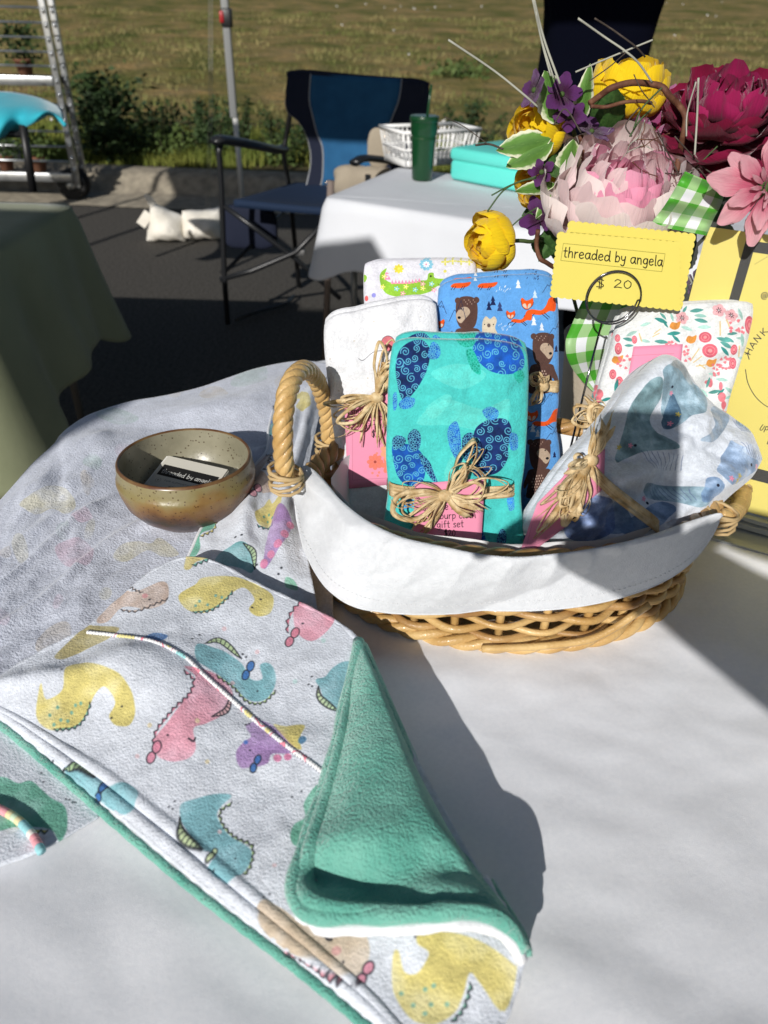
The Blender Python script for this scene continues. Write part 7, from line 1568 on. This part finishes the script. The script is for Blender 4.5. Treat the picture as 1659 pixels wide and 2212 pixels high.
# ================================================================== flower arrangement
def flowers():
    t = thing('flower_arrangement', 'bouquet of artificial peonies and ranunculus with a gingham ribbon behind the price cards', 'flowers', (.31, .93, .742))
    FY = .90
    Mv = mat('cream_container', (.55, .47, .36), .8, .3, bump=.3, bs=200)
    vc = Vector((.31, .94, .742))
    MB().lathe([(0, 0), (.058, 0), (.062, .004), (.075, .15), (.078, .16), (.074, .16), (.070, .15), (.058, .01), (0, .01)], vc, 40).build('container', Mv, t)
    def petmat(name, c0, c1, c2=None, rough=.75, edge=.62):
        """c0 at the foot of the petal, c1 at its lip: dyed cloth"""
        m = mat(name, c0, rough, .25, bump=.4, bs=260, sheen=.25, bdist=.001); N, Lk, b = nodes(m); u = N.new('ShaderNodeUVMap'); u.uv_map = 'UVMap'; sp = N.new('ShaderNodeSeparateXYZ'); Lk.new(u.outputs[0], sp.inputs[0])
        r = N.new('ShaderNodeValToRGB'); r.color_ramp.elements[0].position = .25; r.color_ramp.elements[0].color = (*c0, 1); r.color_ramp.elements[1].position = edge; r.color_ramp.elements[1].color = (*c1, 1)
        n = N.new('ShaderNodeTexNoise'); n.inputs['Scale'].default_value = 7; mpp = N.new('ShaderNodeMapping'); mpp.inputs['Scale'].default_value = (4, .5, 1); Lk.new(u.outputs[0], mpp.inputs[0]); Lk.new(mpp.outputs[0], n.inputs['Vector'])
        a = N.new('ShaderNodeMath'); a.operation = 'MULTIPLY_ADD'; a.inputs[1].default_value = .5; Lk.new(n.outputs['Fac'], a.inputs[0]); a2 = N.new('ShaderNodeMath'); a2.operation = 'SUBTRACT'; a2.inputs[1].default_value = .25; Lk.new(sp.outputs['Y'], a.inputs[2]); Lk.new(a.outputs[0], a2.inputs[0]); Lk.new(a2.outputs[0], r.inputs[0]); Lk.new(r.outputs[0], b.inputs['Base Color'])
        mv_ = N.new('ShaderNodeMapping'); mv_.inputs['Scale'].default_value = (26, 1.2, 1); nv_ = N.new('ShaderNodeTexNoise'); nv_.inputs['Scale'].default_value = 1.6; bv = N.new('ShaderNodeBump'); bv.inputs['Strength'].default_value = .8; bv.inputs['Distance'].default_value = .0015
        Lk.new(u.outputs[0], mv_.inputs[0]); Lk.new(mv_.outputs[0], nv_.inputs['Vector']); Lk.new(nv_.outputs['Fac'], bv.inputs['Height']); Lk.new(bv.outputs[0], b.inputs['Normal'])
        tr = N.new('ShaderNodeBsdfTranslucent'); Lk.new(r.outputs[0], tr.inputs[0]); ms_ = N.new('ShaderNodeMixShader'); ms_.inputs[0].default_value = .32; Lk.new(b.outputs[0], ms_.inputs[1]); Lk.new(tr.outputs[0], ms_.inputs[2]); Lk.new(ms_.outputs[0], N['Material Output'].inputs[0])
        return m
    def petal_mesh(name, m, seed, nu=9, nv=8, ruff=.06, curl=.25, width=1.0, tip=.0, cup=.35, serr=.04, cl=.62):
        """unit petal: foot at the origin, growing along +Z, cupped towards +Y inside"""
        R = np.random.RandomState(seed); V = []; U = []; F = []
        for j in range(nv + 1):
            t_ = j / nv; wv = width * (math.sin(math.pi * (t_ * .80 + .06)) ** .6) * (.45 + .55 * t_) * (1 - tip * t_ ** 3)
            for i in range(nu + 1):
                s_ = -1 + 2 * i / nu; x = s_ * wv * .5; z = t_ * (1 - .30 * abs(s_) ** 2.6 * t_) + (serr * R.uniform(-1, 1) if j == nv else 0)
                y = -cup * (math.sin(t_ * math.pi * cl)) + cup * .42 * s_ * s_ * wv + curl * -max(0, t_ - .7) ** 1.5 * 1.5 + ruff * math.sin(s_ * 6 + seed * 1.7) * t_ ** 2 + ruff * .7 * float(vnoise(s_ * 3 + seed, t_ * 3 + seed))
                V.append((x, y, z)); U.append(((s_ + 1) / 2, t_))
            if j:
                for i in range(nu): a = (j - 1) * (nu + 1) + i; F.append((a, a + 1, a + nu + 2, a + nu + 1))
        me = bpy.data.meshes.new(name); me.from_pydata(V, [], F); lay = me.uv_layers.new(name='UVMap')
        for l in me.loops: lay.data[l.index].uv = U[l.vertex_index]
        me.polygons.foreach_set('use_smooth', [True] * len(me.polygons)); me.materials.append(m); return me
    def bloom(nm, label, c, axis, rings, meshes, R, stemm=None):
        """rings: (count, length, width scale, opening angle from the axis, radius of the foot, lift, mesh choice)"""
        axis = Vector(axis).normalized(); q = axis.to_track_quat('Z', 'Y').to_matrix(); c = Vector(c)
        cr_ = .0028 if rings[0][1] < .03 else .009; V, F = superq(c, (cr_, cr_, cr_), 2, 12, 8, 0); h = mk(nm, V, F, M_calyx, t); h['label'] = label
        for cnt, L_, W_, op, rad, lift, mi in rings:
            ph = R.uniform(0, 6.28)
            for k in range(cnt):
                a = ph + 2 * math.pi * k / cnt + R.uniform(-.18, .18); o = bpy.data.objects.new('petal', R.choice(meshes[mi])); S.collection.objects.link(o); o.parent = h
                opn = op + R.uniform(-.12, .12); l = L_ * R.uniform(.88, 1.12)
                M = Matrix.Rotation(a, 3, 'Z') @ Matrix.Rotation(opn, 3, 'X')    # petal back faces outwards (-Y)
                loc = c + q @ (Matrix.Rotation(a, 3, 'Z') @ Vector((0, -rad, lift))) - ORG[t]
                M4 = (q @ M).to_4x4(); M4 = M4 @ Matrix.Diagonal((l * W_, l, l, 1)); M4.translation = loc; o.matrix_local = M4
        return h
    M_calyx = mat('calyx_green', (.05, .09, .02), .8); R = random.Random(5)
    # pink peony
    pk_o = petmat('pale_pink_petal', (.80, .50, .55), (.86, .68, .69)); pk_i = petmat('pink_petal', (.84, .20, .34), (.90, .42, .58)); pk_w = petmat('blush_petal', (.84, .64, .65), (.88, .79, .76)); ms = {}
    ms[0] = [petal_mesh('outer_petal', m_, k, nu=12, nv=10, ruff=.055, curl=.06, width=1.25, cup=.36, serr=.02, cl=.88) for k, m_ in enumerate((pk_o, pk_w, pk_w, pk_o))]; ms[1] = [petal_mesh('inner_petal', m_, 10 + k, ruff=.07, curl=.05, width=1.15, cup=.30, serr=.03, cl=.85) for k, m_ in enumerate((pk_i, pk_i, pk_o))]
    c = aty(1325, 478, FY - .03)
    bloom('pink_peony', 'pale pink peony with a deeper pink heart', c, (-.06, -.52, .84), [(7, .068, 1.0, 1.12, .010, -.002, 0), (6, .078, 1.1, .95, .010, .0, 0), (7, .084, 1.0, .78, .010, .0, 0), (7, .086, 1.0, .56, .008, .002, 0), (7, .084, 1.0, .36, .006, .004, 0), (7, .076, .9, .34, .004, .004, 1), (7, .070, .8, .20, .003, .006, 1), (6, .064, .7, .06, .002, .008, 1)], ms, R)
    # magenta peony
    mg = petmat('magenta_petal', (.13, .003, .025), (.26, .006, .05), edge=.8); mg2 = petmat('crimson_petal', (.20, .005, .045), (.40, .015, .11), edge=.8)
    mm = {0: [petal_mesh('outer_petal', mg, 20 + k, nu=12, nv=9, ruff=.07, curl=.15, width=1.4, cup=.34, serr=.03, cl=.74) for k in range(4)], 1: [petal_mesh('inner_petal', mg2, 30 + k, ruff=.08, curl=.1, width=1.15, cup=.34, serr=.035, cl=.8) for k in range(3)]}
    c = aty(1560, 285, FY - .02); bloom('magenta_peony', 'large deep magenta peony, the darkest flower of the bouquet', c, (-.15, -.35, .9), [(7, .060, 1.1, 1.4, .008, -.008, 0), (7, .061, 1.1, 1.1, .008, -.004, 0), (7, .060, 1.05, .8, .008, .0, 0), (7, .058, 1.0, .55, .006, .004, 0), (7, .052, .95, .36, .005, .006, 1), (6, .048, .85, .2, .003, .008, 1), (5, .044, .7, .05, .002, .010, 1)], mm, R)
    c = aty(1475, 300, FY + .03); bloom('magenta_bud', 'half hidden magenta bloom left of the big one', c, (-.5, -.5, .5), [(7, .055, 1.2, 1.1, .006, 0, 0), (6, .05, 1.1, .6, .006, 0, 0)], mm, R)
    # yellow ranunculus
    ye = petmat('yellow_petal', (.80, .46, .006), (.95, .68, .012), edge=.7); ym = {0: [petal_mesh('petal_shape', ye, 40 + k, nu=12, nv=10, ruff=.03, curl=.03, width=1.45, cup=.40, serr=.012, cl=.92) for k in range(4)]}
    def ran(label, u, v, Y, ax, k): bloom('yellow_ranunculus', label, aty(u, v, Y), ax, [(5, .037 * k, 1.05, .85, .005, -.003, 0), (5, .038 * k, 1.0, .58, .005, -.001, 0), (5, .036 * k, 1.0, .36, .004, .002, 0), (5, .033 * k, .9, .2, .003, .003, 0), (4, .029 * k, .8, .06, .002, .004, 0)], ym, R)
    ran('yellow ranunculus at the top of the bouquet behind the bent twig', 1348, 228, FY + .05, (.10, -.15, .98), 1.32); ran('yellow ranunculus at the left side of the bouquet', 1175, 285, FY + .02, (-.75, -.5, .35), 1.0)
    ran('single yellow ranunculus on a long stem out to the left', 1080, 520, FY - .06, (-.85, -.5, -.05), .92); ran('yellow ranunculus half hidden low at the left of the peony', 1185, 400, FY + .03, (-.7, -.5, .1), .9)
    # mauve bloom in the middle
    mv = petmat('mauve_petal', (.38, .07, .20), (.58, .22, .42)); vm = {0: [petal_mesh('petal_shape', mv, 50 + k, ruff=.14, curl=.3, width=.9, cup=.25, serr=.06) for k in range(3)]}
    bloom('mauve_flower', 'small mauve pink bloom between the peonies', aty(1405, 290, FY + .03), (-.1, -.5, .8), [(9, .05, .9, 1.2, .004, 0, 0), (8, .048, .9, .8, .004, .002, 0), (7, .042, .8, .4, .003, .005, 0)], vm, R)
    # coral pink daisy at the right edge
    dz = petmat('coral_petal', (.62, .13, .22), (.82, .42, .48), edge=.75); dm = {0: [petal_mesh('long_petal', dz, 60 + k, ruff=.03, curl=.25, width=.62, cup=.25, serr=.01) for k in range(3)], 1: [petal_mesh('frill', dz, 70 + k, 4, 5, ruff=.06, width=.3, cup=.1, serr=.03) for k in range(2)]}
    bloom('coral_daisy', 'coral pink daisy with long petals at the right edge', aty(1655, 405, .745), (.05, -.90, .25), [(8, .043, 1.1, 1.4, .007, 0, 0), (7, .034, 1.05, 1.2, .006, .004, 0), (12, .020, 1, .9, .004, .004, 1), (12, .017, 1, .5, .003, .005, 1), (8, .014, 1, .2, .002, .006, 1)], dm, R)
    # small purple flowers
    pu = petmat('purple_petal', (.06, .008, .05), (.13, .03, .16), edge=.6); pum = {0: [petal_mesh('petal_shape', pu, 80 + k, 5, 5, ruff=.04, curl=.05, width=1.05, cup=.10, serr=.0) for k in range(2)]}
    Mst = mat('stem_green', (.06, .10, .03), .7, col2=(.10, .13, .05), ns=30); Mtw = mat('twig_bark', (.09, .030, .018), .7, col2=(.16, .07, .035), ns=60, bump=.5, bs=200); Mgy = mat('dry_grass_stem', (.36, .36, .30), .7)
    for u, v, ax, k, lab in ((1214, 204, (.1, -.8, .4), 1.1, 'purple blossom facing the viewer between two variegated leaves'), (1154, 195, (-.8, -.3, .2), 1, 'dark purple blossom seen edge on at the left of the bouquet'), (1278, 284, (.2, -.3, .9), 1.15, 'purple blossom just above the pink peony'), (1231, 252, (-.2, -.6, .4), .9, 'wine coloured blossom behind the left leaves'), (1163, 470, (-.5, -.7, .1), 1.15, 'purple blossom low at the left above the price card'), (1470, 500, (.1, -.5, .8), 1.0, 'dark purple blossom peeking over the right end of the card'), (1440, 496, (-.1, -.4, .8), .9, 'second dark purple blossom over the right end of the card'), (1170, 372, (-.4, -.7, .2), .7, 'tiny purple blossom by the lower yellow flower'), (1500, 610, (.2, -.8, .1), .8, 'small purple flower between card and sign')):
        bloom('purple_blossom', lab, aty(u, v, FY - .03), ax, [(5, .0185 * k, 1, 1.25, .002, 0, 0)], pum, R)
    # leaves
    vg = mat('variegated_leaf', (.1, .25, .04), .55, .4, bump=.4, bs=200, bdist=.001); N, Lk, b = nodes(vg); u = N.new('ShaderNodeUVMap'); sp = N.new('ShaderNodeSeparateXYZ'); Lk.new(u.outputs[0], sp.inputs[0])
    n = N.new('ShaderNodeTexNoise'); n.inputs['Scale'].default_value = 9; Lk.new(u.outputs[0], n.inputs['Vector']); m1 = N.new('ShaderNodeMath'); m1.operation = 'SUBTRACT'; m1.inputs[1].default_value = .5; Lk.new(sp.outputs['X'], m1.inputs[0]); m2 = N.new('ShaderNodeMath'); m2.operation = 'ABSOLUTE'; Lk.new(m1.outputs[0], m2.inputs[0]); m3 = N.new('ShaderNodeMath'); m3.operation = 'MULTIPLY_ADD'; m3.inputs[1].default_value = .25; Lk.new(n.outputs['Fac'], m3.inputs[0]); Lk.new(m2.outputs[0], m3.inputs[2])
    r = N.new('ShaderNodeValToRGB'); e = r.color_ramp.elements; e[0].position = .0; e[0].color = (.20, .34, .08, 1); e[1].position = .56; e[1].color = (.70, .72, .52, 1); x = e.new(.14); x.color = (.06, .16, .02, 1); x = e.new(.46); x.color = (.13, .28, .05, 1); Lk.new(m3.outputs[0], r.inputs[0]); Lk.new(r.outputs[0], b.inputs['Base Color'])
    gl = mat('green_leaf', (.025, .075, .015), .5, .4, (.06, .14, .03), 18, bump=.4, bs=150); 
    def leafm(m, seed, w_=.42, serr=.03):
        V = []; U = []; F = []; nv, nu = 14, 6
        for j in range(nv + 1):
            t_ = j / nv; wv = w_ * math.sin(math.pi * t_ ** .8) ** .8 + .004
            for i in range(nu + 1):
                s_ = -1 + 2 * i / nu; sw = (1 + (serr * 3 if (j % 2 and abs(s_) > .9) else 0)); V.append((s_ * wv * .5 * sw, .10 * abs(s_) * wv * 2 + .12 * t_ * t_ + .02 * math.sin(t_ * 9 + seed) * s_, t_)); U.append(((s_ + 1) / 2, t_))
            if j:
                for i in range(nu): a = (j - 1) * (nu + 1) + i; F.append((a, a + 1, a + nu + 2, a + nu + 1))
        me = bpy.data.meshes.new('leaf_shape'); me.from_pydata(V, [], F); lay = me.uv_layers.new(name='UVMap')
        for l in me.loops: lay.data[l.index].uv = U[l.vertex_index]
        me.polygons.foreach_set('use_smooth', [True] * len(me.polygons)); me.materials.append(m); return me
    Lv = leafm(vg, 1, .50); Lv2 = leafm(vg, 2, .42); Lg = leafm(gl, 3, .6); Lg2 = leafm(gl, 4, .4)
    def leaf(me, p0, p1, Y0_, Y1_, face=(0, -1, .25), wk=1):
        a, b_ = aty(*p0, Y0_), aty(*p1, Y1_); d = b_ - a; L_ = d.length; z = d.normalized(); y = Vector(face); y = (y - z * y.dot(z)).normalized(); x = y.cross(z)
        # leaf front is its -Y side
        y = -y; x = y.cross(z); o = bpy.data.objects.new('leaf', me); S.collection.objects.link(o); o.parent = t
        o.matrix_local = Matrix(((x.x * L_ * wk, y.x * L_, z.x * L_, a.x - ORG[t].x), (x.y * L_ * wk, y.y * L_, z.y * L_, a.y - ORG[t].y), (x.z * L_ * wk, y.z * L_, z.z * L_, a.z - ORG[t].z), (0, 0, 0, 1)))
    F1 = FY - .02
    for me, p0, p1, wk in ((Lv, (1208, 268), (1182, 158), 1.1), (Lv2, (1250, 275), (1278, 145), .75), (Lv, (1195, 308), (1098, 358), .95), (Lv2, (1190, 300), (1078, 322), 1.0), (Lv, (1222, 388), (1240, 308), 1.2), (Lv2, (1200, 398), (1118, 412), .7), (Lv2, (1190, 420), (1160, 470), .7), (Lg, (1665, 262), (1580, 240), 1.0), (Lg, (1190, 320), (1200, 375), .8), (Lg2, (1290, 520), (1180, 512), 1), (Lg, (1490, 330), (1550, 400), 1), (Lg2, (1220, 470), (1170, 560), 1), (Lg, (1300, 300), (1330, 200), 1)):
        leaf(me, p0, p1, F1 if me in (Lv, Lv2) else FY, F1 - .02, wk=wk)
    RR = random.Random(8)
    for k in range(90):                                     # dark foliage filling the bouquet
        u = RR.uniform(1180, 1640); v = RR.uniform(300, 640) if u > 1240 else RR.uniform(300, 560); a = RR.uniform(0, 6.28); l = RR.uniform(50, 100); Yq = FY + RR.uniform(.015, .09)
        leaf(RR.choice((Lg, Lg2)), (u, v), (u + l * math.cos(a), v + l * .8 * math.sin(a)), Yq, Yq + RR.uniform(-.03, .03), face=(RR.uniform(-.6, .6), -1, RR.uniform(-.2, .8)))
    # stems to the container
    for (u, v) in ((1322, 452), (1560, 285), (1345, 210), (1175, 285), (1185, 400), (1405, 290), (1214, 204), (1640, 405), (1230, 252), (1470, 500)):
        p = aty(u, v, FY); MB().tube([Vector(tuple(q)) for q in catmull([tuple(p), tuple(p.lerp(vc + Vector((0, 0, .16)), .5) + Vector((RR.uniform(-.01, .01), .02, 0))), tuple(vc + Vector((RR.uniform(-.04, .04), RR.uniform(-.04, .04), .10)))], 6)], .0024, 6).build('stem', Mst, t)
    MB().tube([Vector(tuple(q)) for q in catmull([tuple(aty(1085, 522, FY - .06)), tuple(aty(1140, 522, FY - .05)), tuple(aty(1205, 545, FY)), tuple(vc + Vector((-.05, -.02, .15)))], 8)], .0022, 8).build('stem', Mst, t)
    tw = lambda pts, r, Y, m=Mtw, nm='twig', k='3': MB().tube([Vector(tuple(q)) for q in catmull([tuple(aty(*p, Y + .006 * math.sin(i * 2))) for i, p in enumerate(zp(k, pts))], 6)], r, 8).build(nm, m, t)
    tw([(745, 530), (800, 490), (860, 450), (960, 425), (1060, 432), (1120, 450), (1150, 490), (1200, 540), (1235, 600), (1225, 690), (1205, 790), (1190, 880)], .0031, F1 - .035); tw([(750, 545), (830, 548), (920, 525), (1010, 520), (1060, 530)], .0018, F1 - .04)
    tw([(480, 1180), (472, 1260), (490, 1325), (520, 1345), (560, 1370), (620, 1400)], .0026, F1 - .04); tw([(700, 700), (705, 760), (700, 820)], .003, F1)
    bl = lambda pts, r, m=Mgy, Y=F1 - .05: tw(pts, r * .75, Y, m, 'grass_stem')
    for pts, r in (([(20, 205), (250, 360), (400, 480), (480, 550)], .0013), ([(448, -20), (500, 220), (545, 390)], .0011), ([(455, -20), (510, 200), (592, 430)], .0015), ([(470, 60), (500, 210), (560, 400)], .001), ([(685, 95), (820, 190), (930, 265), (1000, 330), (1065, 425)], .0013), ([(672, 370), (860, 290), (1068, 205)], .0011), ([(1302, 400), (1295, 600), (1283, 795)], .0014), ([(1290, 420), (1245, 580), (1240, 700)], .0010), ([(1245, 1405), (1300, 1510), (1352, 1605), (1470, 1640)], .0013), ([(1352, 1605), (1440, 1660)], .0009)): bl(pts, r)
    Mdk = mat('dark_grass_stem', (.06, .045, .035), .7); Mgr = mat('green_grass_stem', (.05, .09, .03), .6)
    for pts, r in (([(770, 95), (850, 145), (900, 180), (980, 240), (1028, 292)], .0011), ([(745, 415), (850, 340), (930, 270)], .0008), ([(560, 640), (620, 560), (700, 680)], .001), ([(1000, 550), (930, 640), (960, 700)], .001), ([(1120, 740), (1180, 850), (1200, 900)], .001), ([(1180, 700), (1330, 860), (1400, 900)], .001), ([(1300, 860), (1400, 980), (1440, 1020)], .0009), ([(160, 745), (230, 740), (300, 765)], .0014), ([(0, 600), (100, 650), (230, 745)], .0006)): bl(pts, r, Mdk)
    for pts, r in (([(242, 1002), (340, 950), (470, 905)], .0011), ([(220, 1085), (300, 980), (390, 930), (470, 915)], .0012), ([(305, 1200), (390, 1120), (475, 1065)], .0010), ([(1060, 560), (1000, 620), (950, 700)], .0012), ([(1115, 450), (1010, 560), (970, 660)], .0011), ([(1400, 750), (1280, 870), (1210, 960)], .0010)): bl(pts, r, Mgr)
    RS = random.Random(12)
    for k in range(9):                                     # fine curly tendrils over the peony
        u0, v0 = RS.uniform(950, 1200), RS.uniform(520, 900); pts = [(u0, v0)]; a = RS.uniform(0, 6.28)
        for j in range(4): a += RS.uniform(-.8, .8); pts.append((pts[-1][0] + 50 * math.cos(a), pts[-1][1] + 50 * math.sin(a)))
        tw(pts, .0005, F1 - .08 if k % 2 else F1 - .05, RS.choice((Mtw, Mgy, Mdk)), 'tendril')
    # gingham ribbon
    gm = mat('gingham_ribbon', (.1, .4, .03), .45, .5, sheen=.3, bump=.15, bs=900); N, Lk, b = nodes(gm); uv = N.new('ShaderNodeUVMap'); sp = N.new('ShaderNodeSeparateXYZ'); Lk.new(uv.outputs[0], sp.inputs[0]); st = []
    for ax in ('X', 'Y'):
        fr = N.new('ShaderNodeMath'); fr.operation = 'FRACT'; ml = N.new('ShaderNodeMath'); ml.operation = 'MULTIPLY'; ml.inputs[1].default_value = 2.5 if ax == 'X' else 27; Lk.new(sp.outputs[ax], ml.inputs[0]); Lk.new(ml.outputs[0], fr.inputs[0]); g = N.new('ShaderNodeMath'); g.operation = 'GREATER_THAN'; g.inputs[1].default_value = .5; Lk.new(fr.outputs[0], g.inputs[0]); st.append(g)
    ad = N.new('ShaderNodeMath'); ad.operation = 'ADD'; Lk.new(st[0].outputs[0], ad.inputs[0]); Lk.new(st[1].outputs[0], ad.inputs[1]); ml = N.new('ShaderNodeMath'); ml.operation = 'MULTIPLY'; ml.inputs[1].default_value = .5; Lk.new(ad.outputs[0], ml.inputs[0])
    r = N.new('ShaderNodeValToRGB'); r.color_ramp.interpolation = 'CONSTANT'; e = r.color_ramp.elements; e[0].color = (.06, .33, .02, 1); e[1].position = .9; e[1].color = (.72, .74, .78, 1); x = e.new(.4); x.color = (.30, .50, .22, 1); Lk.new(ml.outputs[0], r.inputs[0]); Lk.new(r.outputs[0], b.inputs['Base Color'])
    def rib(L_, R__, Y, dY=0, lab=None):
        a = resample(catmull([(*p, Y + dY * i / (len(L_) - 1)) for i, p in enumerate(L_)], 8), 40); c_ = resample(catmull([(*p, Y + dY * i / (len(R__) - 1)) for i, p in enumerate(R__)], 8), 40); V = []; U = []; F = []; Ls = 0
        for i in range(40):
            y0 = a[i][2] + .008 * math.sin(i * .25); pa, pb = aty(a[i][0], a[i][1], y0), aty(c_[i][0], c_[i][1], y0 + .004)
            if i: Ls += (pa - prev).length
            prev = pa
            for k in range(9): s_ = k / 8; V.append(pa.lerp(pb, s_) + Vector((0, -.003 * math.sin(s_ * 3.14 + i * .1), 0))); U.append((s_ * .999, Ls))
            if i:
                for k in range(8): q = (i - 1) * 9 + k; F.append((q, q + 1, q + 10, q + 9))
        o = mk('gingham_ribbon', V, F, gm, t, U); solid(o, .0005, 0)
    z3 = lambda L_: zp('3', L_); z5 = lambda L_: zp('5', L_)
    rib(z3([(1232, 880), (1180, 960), (1120, 1060), (1052, 1160)]), z3([(1440, 965), (1425, 1050), (1380, 1130), (1340, 1205)]), .785, .0)
    rib(z5([(600, 240), (560, 310), (510, 420), (480, 500), (490, 600), (545, 700), (640, 800), (690, 850)]), z5([(880, 250), (862, 320), (835, 400), (800, 470), (770, 560), (740, 650), (720, 740), (712, 850)]), F1 - .045, -.01)
    rib(z3([(1180, 870), (1200, 920), (1160, 1020), (1120, 1100)]), z3([(1300, 900), (1280, 960), (1250, 1030), (1200, 1140)]), F1 + .02, .0)
flowers()
